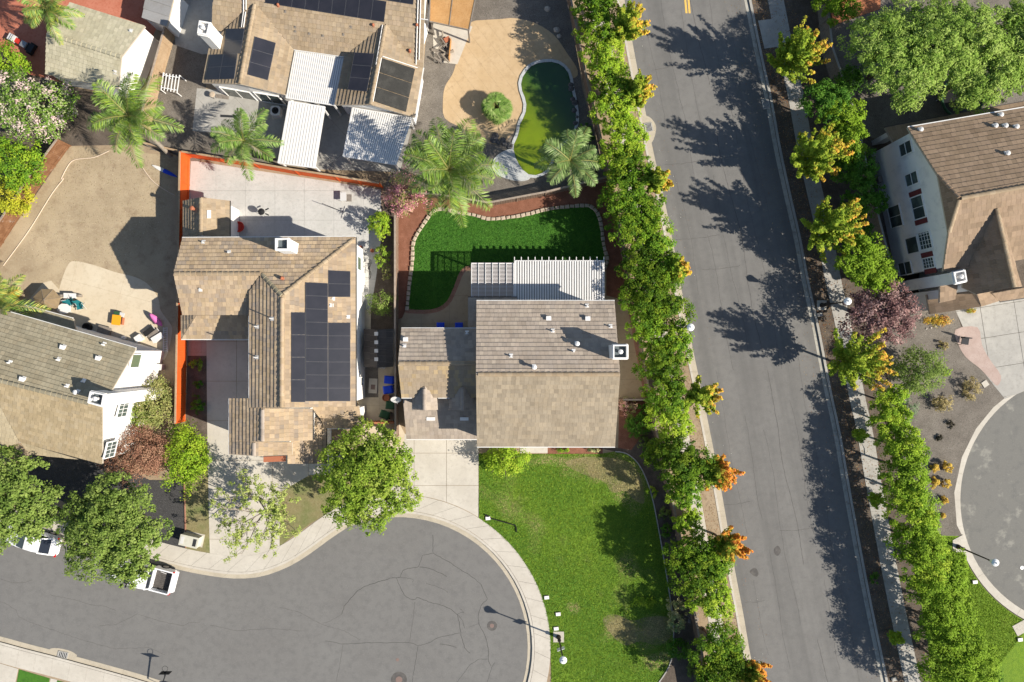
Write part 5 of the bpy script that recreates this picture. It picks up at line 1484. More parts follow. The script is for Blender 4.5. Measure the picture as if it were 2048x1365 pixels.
camp_chair(167, 614, .2, 'small teal folding chair on the beige terrace')
p = W(143, 607)
t = thing('lounge_chair', 'wide teal recliner chair beside the white table on the terrace', 'chair', (p.x, p.y, .1))
a = .35
Tn = lambda x, y, z: Vector((p.x + x * cos(a) - y * sin(a), p.y + x * sin(a) + y * cos(a), .1 + z))
for nm, x0, x1, z0, z1 in (('seat', -.45, .25, .35, .40), ('backrest', .25, .7, .40, .85)):
    build(nm, MB().add([Tn(x0, -.3, z0), Tn(x1, -.3, z1), Tn(x1, .3, z1), Tn(x0, .3, z0), Tn(x0, -.3, z0 - .04), Tn(x1, -.3, z1 - .04), Tn(x1, .3, z1 - .04), Tn(x0, .3, z0 - .04)], [(0, 1, 2, 3), (7, 6, 5, 4), (0, 4, 5, 1), (2, 6, 7, 3), (1, 5, 6, 2), (3, 7, 4, 0)]), 'plastic_teal', t)
for y in (-.3, .3):
    build('leg', MB().tube([Tn(-.4, y, 0), Tn(.3, y, .6)], .018, 6), 'metal_pale', t)
    build('leg', MB().tube([Tn(.4, y, 0), Tn(-.4, y, .6)], .018, 6), 'metal_pale', t)
p = W(128, 618, .7)
t = thing('garden_table', 'white plastic garden table left of the teal recliner', 'table', (p.x, p.y, .1))
build('table_top', MB().prism([(p.x + .6 * cos(k * pi / 4 + .3), p.y + .45 * sin(k * pi / 4 + .3)) for k in range(8)], .68, .73, bottom=True), 'metal_white', t)
for k in range(4): build('leg', MB().tube([(p.x + .35 * cos(k * pi / 2 + .7), p.y + .28 * sin(k * pi / 2 + .7), .7), (p.x + .42 * cos(k * pi / 2 + .7), p.y + .33 * sin(k * pi / 2 + .7), .1)], .03, 6), 'metal_white', t)
# ride-on toy cart
p = W(143, 592, .4)
t = thing('cargo_cart', 'white long cart with a wheel at each end on the beige terrace', 'cart', (p.x, p.y, .1))
build('tub', MB().loft([[(p.x - .5, p.y - .18, .35), (p.x - .5, p.y + .18, .35), (p.x - .55, p.y + .22, .6), (p.x - .55, p.y - .22, .6)], [(p.x + .4, p.y - .22, .35), (p.x + .4, p.y + .14, .35), (p.x + .5, p.y + .18, .6), (p.x + .5, p.y - .26, .6)]]), 'metal_white', t)
for dx, r in ((-.85, .24), (.62, .22)):
    build('wheel', MB().tube([(p.x + dx, p.y - .09, .1 + r), (p.x + dx, p.y + .09, .1 + r)], r, 12), 'wood_grey', t)
build('axle', MB().bar((p.x - .85, p.y, .36), (p.x + .62, p.y - .03, .36), .05, .05), 'wood_grey', t)
# folded brown parasol over furniture
p = W(90, 600, 1.6)
t = thing('parasol', 'brown half-open parasol beside the left palm', 'parasol', (p.x, p.y, .1))
mb = MB()
k = 7
rim = [(p.x + 1.15 * cos(2 * pi * i / k + .2), p.y + 1.0 * sin(2 * pi * i / k + .2), 1.35 + .05 * (i % 2)) for i in range(k)]
mb.add(rim + [(p.x, p.y, 1.75)] + [(x, y, z - .03) for x, y, z in rim] + [(p.x, p.y, 1.70)], [(i, (i + 1) % k, k) for i in range(k)] + [(k + 1 + (i + 1) % k, k + 1 + i, 2 * k + 1) for i in range(k)])
build('canopy', mb, 'canvas', t)
build('pole', MB().tube([(p.x, p.y, .1), (p.x, p.y, 1.8)], .025, 6), 'wood_grey', t)
for i in range(k): build('rib', MB().bar(rim[i], (p.x, p.y, 1.77), .02, .02), 'wood_grey', t)
# orange play table
p = W(232, 637, .5)
t = thing('play_table', 'orange and green plastic play table on the terrace', 'table', (p.x, p.y, .1))
build('table_top', MB().box((p.x + .05, p.y - .15, .55), (.72, .85, .06), -.12), 'plastic_orange', t)
build('tray', MB().box((p.x + .08, p.y + .42, .5), (.5, .3, .06), -.12), 'plastic_green', t)
build('lid', MB().box((p.x + .5, p.y + .3, .5), (.4, .35, .06), -.3), 'metal_pale', t)
for dx, dy in ((-.25, -.5), (.3, -.5), (-.25, .2), (.35, .2)): build('leg', MB().box((p.x + dx, p.y + dy, .32), (.06, .06, .44)), 'terracotta', t)
build('chair_back', MB().box((p.x + .55, p.y - .25, .42), (.06, .6, .3), -.12), 'terracotta', t)
# pink kayak standing in sun
a, b = W(302, 628, .5), W(323, 652, .5)
t = thing('kayak', 'pink child kayak leaning near the terrace edge', 'kayak', (a.x, a.y, .1))
ax = Vector((b.x - a.x, b.y - a.y, 0))
l = ax.length
ax.normalize()
sd = Vector((-ax.y, ax.x, 0))
secs = []
for f, w in ((0, .04), (.15, .17), (.4, .27), (.65, .28), (.88, .17), (1, .05)):
    c = Vector((a.x, a.y, 0)) + ax * (l * f)
    zz = .75 - .35 * f
    secs.append([c + sd * (w * x) + Vector((0, 0, zz + y * w)) for x, y in ((-1, .15), (-.6, -.6), (0, -.85), (.6, -.6), (1, .15), (0, .35))])
build('hull', MB().loft(secs), 'plastic_pink', t, smooth=True)
build('stand', MB().box(((a.x + b.x) / 2 + .1, (a.y + b.y) / 2 - .1, .22), (.3, .3, .25)), 'metal_white', t)
# terrace chairs and boxes
for x, y, rz, m, l, nm in ((278, 677, .6, 'metal_white', 'white square crate on the terrace', 'crate'), (316, 676, .55, 'metal_white', 'long white cooler box beside the grey sun lounger', 'cooler')):
    p = W(x, y, .4)
    t = thing(nm, l, nm, (p.x, p.y, .1))
    w = (.55, .45) if nm == 'crate' else (.95, .45)
    build('box_body', MB().box((p.x, p.y, .3), (*w, .4), rz), m, t)
    build('lid', MB().box((p.x, p.y, .53), (w[0] + .05, w[1] + .05, .06), rz), m, t)
for k in range(2):
    x, y = ((297, 663), (307, 669))[k]
    p = W(x, y, .4)
    t = thing('sun_lounger', ('left' if k == 0 else 'right') + ' grey sun lounger near the pink kayak', 'lounger', (p.x, p.y, .1))
    build('cushion', MB().box((p.x, p.y, .38), (.95, .42, .10), .65), 'rubber' if k == 0 else 'wood_grey', t)
    build('frame', MB().box((p.x, p.y, .29), (1.05, .5, .05), .65), 'metal_pale', t)
    for dx in (-.4, .4): build('leg', MB().box((p.x + dx * cos(.65), p.y + dx * sin(.65), .2), (.05, .45, .2), .65), 'metal_pale', t)
# coiled hose, ladder of white slats by the wall
a, b = W(329, 655, .4), W(329, 705, .4)
t = thing('ladder', 'white ladder lying along the side of the left house terrace', 'ladder', (a.x, a.y, .1))
for s in (-.16, .16): build('rail', MB().bar((a.x + s, a.y, .25), (b.x + s, b.y, .25), .05, .06), 'metal_white', t)
for i in range(11): build('rung', MB().bar((a.x - .16, a.y + (b.y - a.y) * (i + .5) / 11, .25), (a.x + .16, a.y + (b.y - a.y) * (i + .5) / 11 + .06, .25), .05, .04), 'metal_white', t)
# bench / table dark by the house wall
p = W(213, 662)
t = thing('low_table', 'dark low table in the shade of the left house', 'table', (p.x, p.y, .1))
build('table_top', MB().box((p.x, p.y, .4), (1.1, .75, .05), -.27), 'wood_grey', t)
for dx in (-.45, .45): build('leg', MB().box((p.x + dx, p.y - dx * .27, .25), (.06, .6, .28), -.27), 'wood_grey', t)
lathe_thing('tub', 'dark round tub against the left house wall', 'tub', 180, 655, [(.28, 0), (.36, .1), (.36, .45), (.28, .5), (.22, .45), (.2, .3)], 'rubber')
p = W(322, 733)
tag(build('cabinet', MB().box((p.x, p.y, .55), (.75, .5, .9), -.2).box((p.x, p.y, 1.02), (.8, .55, .05), -.2), 'metal_pale', loc=(p.x, p.y, .1)), 'pale green cabinet against the white wall of the left house', 'cabinet')
# blue pool slide in the dry yard shade
a, b = W(303, 330, .3), W(352, 353, .3)
t = thing('paddle_board', 'blue and white paddle board lying in the fence shadow', 'paddle board', (a.x, a.y, .1))
ax = Vector((b.x - a.x, b.y - a.y, 0)); l = ax.length; ax.normalize(); sd = Vector((-ax.y, ax.x, 0))
for nm, f0, f1, m in (('nose', 0, .45, 'metal_white'), ('tail', .45, 1, 'plastic_blue')):
    secs = []
    for i in range(6):
        f = f0 + (f1 - f0) * i / 5
        w = .17 * max(.12, sin(pi * min(max(f, .02), .98)) ** .5)
        c = Vector((a.x, a.y, .16)) + ax * (l * f)
        secs.append([c + sd * w, c + Vector((0, 0, .05)), c - sd * w, c - Vector((0, 0, .03))])
    build(nm, MB().loft(secs), m, t)
# garden hoses
for px, label in (([(9, 532), (60, 462), (105, 390), (128, 360), (125, 358), (140, 330), (155, 320), (190, 316), (220, 303)], 'pale hose curving along the left side of the dry yard'), ([(286, 335), (296, 350), (310, 366), (330, 380), (352, 392)], 'short pale hose near the paddle board')):
    P = [Vector((*W2(*p), .135)) for p in curve(px, 5)]
    tag(build('garden_hose', MB().tube(P, .035, 6), 'hose', loc=P[0]), label, 'hose')
# bicycles leaning by the solar house
p = W(742, 540)
t = thing('bicycle', 'dark bicycle leaning in the narrow passage right of the solar house', 'bicycle', (p.x, p.y, .1))
for dy in (-.5, .5):
    w = [(p.x + .12 * cos(a * pi / 6) * .3, p.y + dy + .32 * cos(a * pi / 6), .44 + .32 * sin(a * pi / 6)) for a in range(13)]
    build('wheel', MB().tube(w, .02, 5, cap=False), 'rubber', t)
fr = MB()
for q in (((0, -.5, .44), (0, .05, .9)), ((0, .5, .44), (0, .4, .95)), ((0, .05, .9), (0, .4, .95)), ((0, 0, .4), (0, .4, .85)), ((0, 0, .4), (0, -.5, .44)), ((0, 0, .4), (0, .05, .9))):
    fr.tube([Vector((p.x, p.y, .05)) + Vector(e) for e in q], .02, 6)
build('frame', fr, 'black_metal', t)
build('handlebar', MB().tube([(p.x - .28, p.y + .42, 1.05), (p.x + .28, p.y + .42, 1.05)], .018, 6), 'black_metal', t)
build('saddle', MB().box((p.x, p.y + .02, .98), (.13, .26, .05)), 'rubber', t)
# hand cart on the red patio
p = W(40, 85, .6)
t = thing('motor_trike', 'small red and grey motor tricycle on the red patio', 'tricycle', (p.x, p.y, .1))
dv = Vector((.87, -.5, 0)); sd = Vector((.5, .87, 0))
def bb(f, s, z, size, m, nm):
    c = p + dv * f + sd * s
    build(nm, MB().box((c.x, c.y, z), size, -.52), m, t)
bb(-.75, 0, .6, (.6, .55, .25), 'metal_pale', 'front_box')
bb(-.05, 0, .55, (.8, .4, .2), 'plastic_red', 'body')
bb(.45, 0, .7, (.5, .5, .2), 'rim', 'seat')
bb(.95, 0, .5, (.6, .7, .35), 'car_dark', 'rear_box')
for f, s in ((-.9, 0), (.95, .42), (.95, -.42)):
    c = p + dv * f + sd * s
    build('wheel', MB().tube([(c.x - sd.x * .07, c.y - sd.y * .07, .36), (c.x + sd.x * .07, c.y + sd.y * .07, .36)], .26, 12), 'rubber', t)
c = p - dv * .5
build('handlebar', MB().tube([c + sd * .35 + Vector((0, 0, .4)), c - sd * .35 + Vector((0, 0, .4))], .02, 6), 'black_metal', t)
# chair on the top patio, bench
p = W(425, 190, .5)
t = thing('garden_stool', 'pale rounded stool with a shadow by the sliding doors of the top house', 'stool', (p.x, p.y, .1))
build('seat', MB().lathe([(.05, .38), (.22, .4), (.25, .5), (.15, .55), (.02, .56)], (p.x, p.y, .1), 12), 'stone_edge', t)
for a in range(4): build('leg', MB().tube([(p.x + .16 * cos(a * pi / 2), p.y + .16 * sin(a * pi / 2), .5), (p.x + .2 * cos(a * pi / 2), p.y + .2 * sin(a * pi / 2), .1)], .025, 6), 'wood_grey', t)
p = W(446, 195)
tag(build('door_mat', MB().box((p.x, p.y, .135), (1.1, .35, .02), -.12), 'wood_grey', loc=(p.x, p.y, .12)), 'brown mat right of the pale stool', 'mat')
p = W(457, 234)
tag(build('door_mat', MB().box((p.x, p.y, .135), (1.25, .2, .02), -.05), 'grate', loc=(p.x, p.y, .12)), 'long dark mat on the patio above the palm', 'mat')
# walker-like lawn chair dark at right driveway
p = W(1922, 683)
t = thing('folding_chair', 'black folding chair at the edge of the right-hand driveway', 'chair', (p.x, p.y, .12))
build('seat', MB().box((p.x, p.y, .52), (.6, .55, .06), -.15), 'car_dark', t)
build('backrest', MB().box((p.x - .1, p.y + .28, .85), (.6, .08, .55), -.15), 'car_dark', t)
for dx in (-.28, .28):
    for dy in (-.26, .26): build('leg', MB().tube([(p.x + dx, p.y + dy, .5), (p.x + dx * 1.1, p.y + dy * 1.1, .12)], .02, 6), 'black_metal', t)
# trampoline top right
p = W(1935, 215)
t = thing('trampoline', 'green-rimmed trampoline under the big tree, top right', 'trampoline', (p.x, p.y - 0, .1))
q = W(1925, 195, .9)
rg = [(q.x + 1.75 * cos(a * pi / 12), q.y + 1.75 * sin(a * pi / 12), .9) for a in range(25)]
build('rim', MB().tube(rg, .11, 7, cap=False), 'plastic_green', t)
build('mat', MB().prism([(x, y) for x, y, z in rg[:-1]], .86, .88), 'car_dark', t)
for a in range(6): build('leg', MB().tube([(q.x + 1.7 * cos(a * pi / 3), q.y + 1.7 * sin(a * pi / 3), .9), (q.x + 1.7 * cos(a * pi / 3), q.y + 1.7 * sin(a * pi / 3), .1)], .03, 6), 'metal_pale', t)
# bent pipe lying on the lawn
P = [Vector((*W2(*q), .19)) for q in ((974, 1031), (985, 1037), (1031, 1050), (1032, 1055), (1033, 1063))]
t = thing('lawn_pipe', 'thin dark bent pipe lying across the corner of the front lawn', 'pipe', P[0])
build('shaft', MB().tube(P, .045, 6), 'black_metal', t)
build('end_piece', MB().box(P[0], (.3, .14, .12), -.4), 'black_metal', t)
# ------------------------------------------------------------------ vegetation
LEAFK = 1.55
def leaves(C, rc, per, size, pal, ctr, up=.7, out=.5, rnd=.7, jit=.16, aspect=.6, rng=NP, mixw=None):
    """C: clump centres (n,3); rc: clump radii; returns quads and colours"""
    n = len(C)
    P = np.repeat(C, per, axis=0)
    rr = np.repeat(rc, per)[:, None]
    N = len(P)
    g = rng.normal(size=(N, 3))
    g /= np.linalg.norm(g, axis=1)[:, None] + 1e-6
    off = g * (rng.rand(N, 1) ** .5) * rr
    off[:, 2] *= .75
    P = P + off
    nr = (P - ctr)
    nr /= np.linalg.norm(nr, axis=1)[:, None] + 1e-6
    nr = nr * out + off / rr * .45 + np.array([0, 0, up]) + rng.normal(size=(N, 3)) * rnd * .6
    nr /= np.linalg.norm(nr, axis=1)[:, None] + 1e-6
    t = rng.normal(size=(N, 3))
    t -= nr * (t * nr).sum(1)[:, None]
    t /= np.linalg.norm(t, axis=1)[:, None] + 1e-6
    b = np.cross(nr, t)
    s = size * rng.uniform(.65, 1.35, (N, 1))
    V = np.stack([P - t * s * .5, P + b * s * aspect * .5, P + t * s * .5, P - b * s * aspect * .5], axis=1).reshape(-1, 3)
    pal = np.array(pal)
    idx = rng.choice(len(pal), n, p=mixw)
    base = np.repeat(pal[idx], per, axis=0)
    own = pal[rng.choice(len(pal), N, p=mixw)]
    col = base * .7 + own * .3
    col *= rng.uniform(1 - jit, 1 + jit, (N, 1))
    return V, col * LEAFK
def clumps(n, c, r, prof='round', lob=.22, rng=NP, inner=.35):
    """clump centres in a lumpy solid; r = (rx, ry, rz)"""
    th = rng.rand(n) * 2 * pi
    u = rng.uniform(-1, 1, n)
    if prof == 'top': u = rng.uniform(-.35, 1, n)
    rad = np.sqrt(np.clip(1 - u * u, 0, 1))
    if prof == 'ovate':
        t = (u + 1) / 2
        rad = np.clip(np.sin(np.clip(t, 0, 1) ** .62 * pi), 0, 1) ** .8
    ph = rng.rand(6) * 6
    lobe = 1 + lob * (np.sin(3 * th + ph[0] + 2 * u) * .5 + np.sin(5 * th + ph[1] - 3 * u) * .35 + np.sin(2 * th + ph[2] + 4 * u) * .4)
    f = (inner + (1 - inner) * rng.rand(n) ** .45) * lobe
    C = np.stack([c[0] + r[0] * rad * np.cos(th) * f, c[1] + r[1] * rad * np.sin(th) * f, c[2] + r[2] * u * (.55 + .45 * f)], axis=1)
    return C
def lobed(n, c, r, K, rng=NP, top=.15):
    """clump centres on K rounded masses that make up a big crown"""
    th = np.arange(K) * 2.399 + rng.uniform(-.4, .4, K)
    f = np.sqrt((np.arange(K) + .6) / K)
    u = np.sqrt(np.clip(1 - (f * .95) ** 2, 0, 1)) * rng.uniform(.55, 1.0, K) - .12
    L = np.stack([c[0] + r[0] * .74 * f * np.cos(th), c[1] + r[1] * .74 * f * np.sin(th), c[2] + r[2] * .62 * u], 1)
    lr = (1.25 / np.sqrt(K) + .10) * rng.uniform(.75, 1.2, K)
    k = rng.choice(K, n, p=lr ** 2 / (lr ** 2).sum())
    d = rng.normal(size=(n, 3))
    d[:, 2] = np.abs(d[:, 2]) * 1.0 - .35
    d /= np.linalg.norm(d, axis=1)[:, None]
    rad = (lr[k] * (.45 + .6 * rng.rand(n) ** .5))[:, None]
    return L[k] + d * rad * np.array([r[0], r[1], min(r[2], max(r[0], .1)) * 1.0])
G_HEDGE = [(.10, .19, .012), (.145, .235, .015), (.07, .15, .012), (.19, .26, .02), (.05, .115, .012)]
G_LIME = [(.20, .29, .02), (.16, .25, .018), (.25, .31, .03), (.11, .20, .015)]
G_DEEP = [(.045, .115, .012), (.065, .15, .016), (.03, .085, .010), (.085, .17, .02)]
G_CAMPH = [(.105, .155, .03), (.135, .19, .038), (.075, .12, .022), (.175, .225, .055)]
G_WILLOW = [(.16, .24, .04), (.20, .28, .055), (.11, .19, .025), (.25, .32, .08)]
G_AUT = ([(.17, .235, .022), (.22, .265, .026), (.12, .19, .018)], [(.42, .29, .035), (.48, .24, .045), (.36, .30, .03)], .92)
G_RED = ([(.17, .22, .022), (.24, .25, .026), (.13, .18, .018)], [(.50, .20, .035), (.46, .15, .03), (.44, .26, .035)], .70)
G_BIG = [(.13, .20, .02), (.17, .235, .026), (.09, .15, .016), (.21, .26, .045)]
G_SPARSE = [(.24, .28, .07), (.19, .25, .05), (.28, .31, .10)]
PURPLE = [(.12, .062, .06), (.19, .105, .098), (.32, .21, .19), (.06, .033, .035)]
MAPLE = [(.17, .085, .055), (.22, .115, .075), (.12, .06, .04), (.26, .16, .10)]
OLIVEG = [(.19, .195, .06), (.23, .215, .085), (.13, .155, .045)]
PINK = [(.42, .20, .20), (.50, .26, .25), (.16, .21, .04), (.36, .10, .19), (.22, .20, .07)]
CRAPE = [(.11, .19, .03), (.15, .23, .04), (.50, .36, .36), (.08, .15, .02), (.55, .43, .42)]
GOLD = [(.42, .30, .05), (.50, .36, .07), (.34, .22, .04)]
CREAM = [(.30, .28, .12), (.36, .32, .16), (.10, .16, .06)]
DRYB = [(.26, .21, .09), (.20, .165, .07), (.32, .26, .13)]
def trunk_of(t, base, top, r0, r1, limbs=5, spread=1.0, m='bark', lean=None):
    mb = MB()
    b, e = Vector(base), Vector(top)
    mid = b.lerp(e, .5) + Vector((R.uniform(-.1, .1), R.uniform(-.1, .1), 0))
    mb.tube([b, mid, e], [r0, (r0 + r1) / 2, r1], 7)
    for k in range(limbs):
        a = 2 * pi * (k + R.random() * .6) / limbs
        s = b.lerp(e, R.uniform(.45, .85))
        q = s + Vector((cos(a) * spread * .55, sin(a) * spread * .55, spread * .35))
        q2 = s + Vector((cos(a) * spread, sin(a) * spread, spread * .8))
        mb.tube([s, q, q2], [r1 * .75, r1 * .5, r1 * .18], 5)
    return build('trunk', mb, m, t)
def tree(name, label, cat, px, py, rpx, ztop, pal, hz=None, n=None, per=26, size=.19, prof='round', group=None, ry=None, z0=None, up=.7, rc=None, lob=.22, mixw=None, inner=.35, limbs=5, base=None, m='bark', trunk=True, aspect=.6, dens=1.0, K=0):
    """a crown seen centred at (px, py) with radius rpx pixels and its top at ztop metres"""
    k = (CH - ztop * .7) / FPX
    rx = rpx * k
    ryy = (ry or rpx) * k
    hz = hz if hz else min(ztop * .42, rx * .95)
    zc = ztop - hz
    p = W(px, py, zc)
    b = W(*base) if base else Vector((p.x, p.y, 0))
    t = thing(name, label, cat, (b.x, b.y, .1), group)
    n = n or max(14, int(46 * (rx * ryy) ** .92 * dens))
    rc = rc or max(.16, min(.52, rx * .26))
    C = clumps(n, (p.x, p.y, zc), (max(rx - rc * .5, .1), max(ryy - rc * .5, .1), max(hz - rc * .35, .1)), prof, lob, inner=inner)
    if K: C = lobed(n, (p.x, p.y, zc), (rx, ryy, hz), K)
    V, col = leaves(C, np.full(n, rc) * NP.uniform(.6, 1.2, n) * (.8 if K else 1), per, size, pal, np.array([p.x, p.y, zc - hz * .3]), up=up, mixw=mixw, aspect=aspect)
    quads_mesh('crown' if cat == 'tree' else 'foliage', V, col, 'leaf', t)
    if trunk:
        trunk_of(t, (b.x, b.y, .05), (p.x, p.y, zc + hz * .1), max(.04, rx * .06), max(.025, rx * .035), limbs, rx * .6, m)
    return t
def pear(label, base, ztop, rpx, pal, group, mixw=None, zb=1.9, nl=34, size=.20, per=11):
    """an upright street tree: ascending limbs clothed in leaves, ragged at the tips"""
    b = W(*base)
    t = thing('street_tree', label, 'tree', (b.x, b.y, .1), group)
    r = rpx * (CH - ztop * .6) / FPX
    mb = MB()
    mb.tube([(b.x, b.y, .05), (b.x, b.y, zb), (b.x + R.uniform(-.1, .1), b.y + R.uniform(-.1, .1), ztop * .82)], [.11, .09, .02], 7)
    Cs = []
    for i in range(nl):
        f = (i + .5) / nl
        z = zb + (ztop * .68 - zb) * f * R.uniform(.7, 1.0)
        a = i * 2.399 + R.uniform(-.5, .5)
        reach = r * (1.0 - .72 * f ** 1.6) * R.uniform(.62, 1.22)
        rise = (ztop - z) * R.uniform(.28, .62) if f < .8 else (ztop - z) * R.uniform(.75, 1.0)
        s = Vector((b.x, b.y, z))
        e = s + Vector((cos(a) * reach, sin(a) * reach, rise))
        md = s.lerp(e, .5) + Vector((cos(a), sin(a), 0)) * reach * .12
        mb.tube([s, md, e], [.032, .02, .006], 4)
        for k in range(11):
            g = .22 + .80 * k / 10
            c = s.lerp(md, g * 2) if g < .5 else md.lerp(e, g * 2 - 1)
            Cs.append((*c, .36 * (1.15 - .82 * g) + .055, g + R.uniform(-.2, .2) + .25 * cos(a)))
    build('trunk', mb, 'bark', t)
    A = np.array(Cs)
    V, col = leaves(A[:, :3], A[:, 3], per, size, pal[0], np.array([b.x, b.y, zb]), up=.6, out=.5)
    k = np.clip((np.repeat(A[:, 4], per) - pal[2]) / .35, 0, 1)[:, None]
    tip = np.array(pal[1])[NP.choice(len(pal[1]), len(k))] * LEAFK * NP.uniform(.8, 1.2, (len(k), 1))
    quads_mesh('crown', V, col * (1 - k) + tip * k, 'leaf', t)
    return t
# hedge trees along the west side of the main road
HW = [(1188, 18, 36, 5.0), (1192, 72, 36, 5.0), (1206, 128, 38, 5.2), (1222, 178, 38, 5.0), (1230, 228, 36, 4.7), (1242, 276, 38, 4.8), (1240, 322, 36, 4.6), (1266, 352, 38, 5.0), (1250, 402, 42, 5.2), (1288, 424, 36, 5.0), (1266, 462, 40, 5.2), (1302, 484, 38, 5.0), (1284, 532, 44, 5.4), (1322, 548, 40, 5.2), (1284, 596, 42, 5.4), (1326, 612, 42, 5.3), (1292, 655, 40, 5.0), (1336, 684, 38, 5.1), (1318, 732, 42, 5.1), (1326, 788, 42, 5.2), (1338, 840, 38, 5.0), (1342, 908, 42, 5.5), (1374, 936, 44, 5.6), (1362, 978, 34, 5.0), (1372, 1046, 28, 3.8), (1378, 1108, 42, 5.4), (1414, 1112, 42, 5.6), (1392, 1158, 42, 5.3), (1418, 1192, 36, 4.8), (1428, 1288, 44, 5.4), (1452, 1330, 44, 5.4), (1416, 1362, 40, 5.0)]
for i, (x, y, r, z) in enumerate(HW):
    pal = G_LIME if i in (2, 4, 5, 6, 20, 24, 28) else (G_HEDGE if i % 3 else [tuple(c * .8 for c in q) for q in G_HEDGE])
    tone = (.95, .8, 1.05, .9, 1.1, 1.0, .95, .78, .85, 1.0, .8, 1.05, .66, .85, .62, .78, .98, .9, .72, .8, 1.08, .62, .72, .95, 1.0, .7, .85, .78, 1.05, .8, .7, .85)[i]
    pal = [tuple(c * tone for c in q) for q in pal]
    tree('hedge_tree', nth(i) + ' green hedge tree from the top in the row west of the main road', 'tree', x, y, r + 2, z, pal, hz=z * .45, per=38, size=.155, dens=1.3, K=6, group='hedge trees west of the main road', limbs=3, lob=.3)
# street trees on the west kerb, tips turning orange
for i, (b, z, r, pal, where) in enumerate([((1236, 92), 6.2, 42, G_AUT, 'topmost'), ((1258, 215), 5.6, 34, G_AUT, 'second from the top'), ((1296, 385), 5.6, 27, G_AUT, 'third from the top'), ((1331, 548), 5.6, 25, G_AUT, 'fourth from the top'), ((1379, 787), 5.6, 36, G_AUT, 'fifth from the top'), ((1408, 932), 5.8, 40, G_RED, 'sixth from the top'), ((1428, 1068), 5.8, 38, G_RED, 'seventh from the top'), ((1474, 1310), 6.0, 36, G_RED, 'bottommost')]):
    pear('small orange-tipped street tree on the west kerb, ' + where, b, z, r, pal, 'street trees on the west kerb', nl=34, per=14)
# street trees on the east side, casting the long shadows
for i, (b, z, r, l) in enumerate([((1549, 157), 7.6, 54, 'yellow-orange street tree by the shaded pavement pad, topmost in the east row'), ((1584, 342), 7.6, 55, 'yellow-orange street tree second from the top in the east row'), ((1613, 474), 7.6, 57, 'yellow-orange street tree third from the top in the east row'), ((1660, 722), 7.4, 62, 'large yellow-green street tree below the purple-leaved tree')]):
    pear(l, b, z, r + 4, G_AUT, 'street trees on the east kerb', nl=52, per=15)
pear('street tree in shade at the top edge east of the road', (1520, -50), 7.6, 54, G_AUT, 'street trees on the east kerb', nl=44)
for i, (x, y, z) in enumerate(((1702, 866, 2.4), (1730, 993, 2.6), (1771, 1262, 2.4))):
    pear(['upper', 'middle', 'lower'][i] + ' leafy sapling standing on the shaded east parkway', (x, y), z, 15, (G_LIME, G_LIME, 2), 'saplings on the east parkway', nl=10, zb=.8, size=.16)
# hedge on the east side
HE = [(1665, 15, 36, 4.4), (1652, 205, 40, 4.8), (1676, 245, 36, 4.6), (1690, 290, 38, 4.8), (1706, 345, 36, 4.6), (1718, 400, 34, 4.6), (1700, 470, 34, 4.4), (1715, 515, 44, 5.2), (1742, 548, 38, 4.8), (1772, 800, 32, 4.2), (1775, 845, 34, 4.4), (1795, 890, 40, 5.2), (1806, 935, 40, 5.6), (1808, 985, 40, 5.6), (1824, 1030, 42, 5.6), (1826, 1080, 44, 6.0), (1846, 1128, 46, 6.2), (1882, 1135, 40, 5.6), (1862, 1185, 46, 6.2), (1890, 1220, 44, 5.6), (1874, 1250, 44, 6.2), (1905, 1285, 46, 6.0), (1884, 1325, 46, 6.2), (1935, 1320, 40, 5.6), (1910, 1375, 46, 6.0)]
for i, (x, y, r, z) in enumerate(HE):
    pal = G_LIME if i in (9, 10, 11, 13, 14, 16) else [tuple(a * .6 + b * .4 for a, b in zip(q, G_LIME[k % 4])) for k, q in enumerate(G_HEDGE)]
    if i in (1, 4, 5, 6): pal = G_DEEP
    tree('hedge_tree', nth(i) + ' green hedge tree from the top in the row east of the main road', 'tree', x, y, r + 2, z + (.7 if 0 < i < 9 else -.5), pal, hz=z * .44, per=38, size=.155, dens=1.3, K=6, group='hedge trees east of the main road', limbs=3, lob=.3)
tree('purple_tree', 'purple-leaved plum tree beside the shaded street lamp', 'tree', 1758, 625, 82, 5.6, PURPLE, ry=66, per=26, size=.17, lob=.3, dens=1.0, K=14)
tree('shrub_tree', 'soft green fine-leaved tree right of the yellow street tree', 'tree', 1838, 742, 56, 4.4, G_CAMPH, per=30, size=.14, lob=.25)
# big trees top right
for x, y, r, ryy, z, l in ((1800, 108, 112, 104, 8.0, 'large feathery green tree left of the top right cluster'), (1900, 82, 100, 90, 8.4, 'large feathery green tree in the middle of the top right cluster'), (1950, 148, 98, 78, 7.6, 'large feathery green tree overhanging the right house roof edge'), (2035, 85, 70, 95, 8.0, 'large feathery green tree cut by the right edge of the picture')):
    tree('willow_tree', l, 'tree', x, y, r, z, G_WILLOW, ry=ryy, hz=3.2, per=40, size=.20, group='feathery trees top right', lob=.3, limbs=7, dens=1.3, aspect=.4, K=24)
# camphor trees bottom left
tree('camphor_tree', 'large dark green round tree at the left edge above the white sedan', 'tree', 24, 1003, 106, 7.5, G_CAMPH, hz=3.0, per=38, size=.185, lob=.2, limbs=7, dens=1.3, K=23)
tree('camphor_tree', 'large dark green round tree over the white pickup', 'tree', 234, 1061, 108, 7.2, G_CAMPH, hz=2.9, per=38, size=.185, lob=.2, limbs=7, dens=1.3, K=23)
tree('broadleaf_tree', 'big bright green tree beside the centre driveway', 'tree', 742, 957, 106, 7.0, G_BIG, hz=3.0, per=36, size=.18, lob=.32, limbs=7, dens=1.25, K=21)
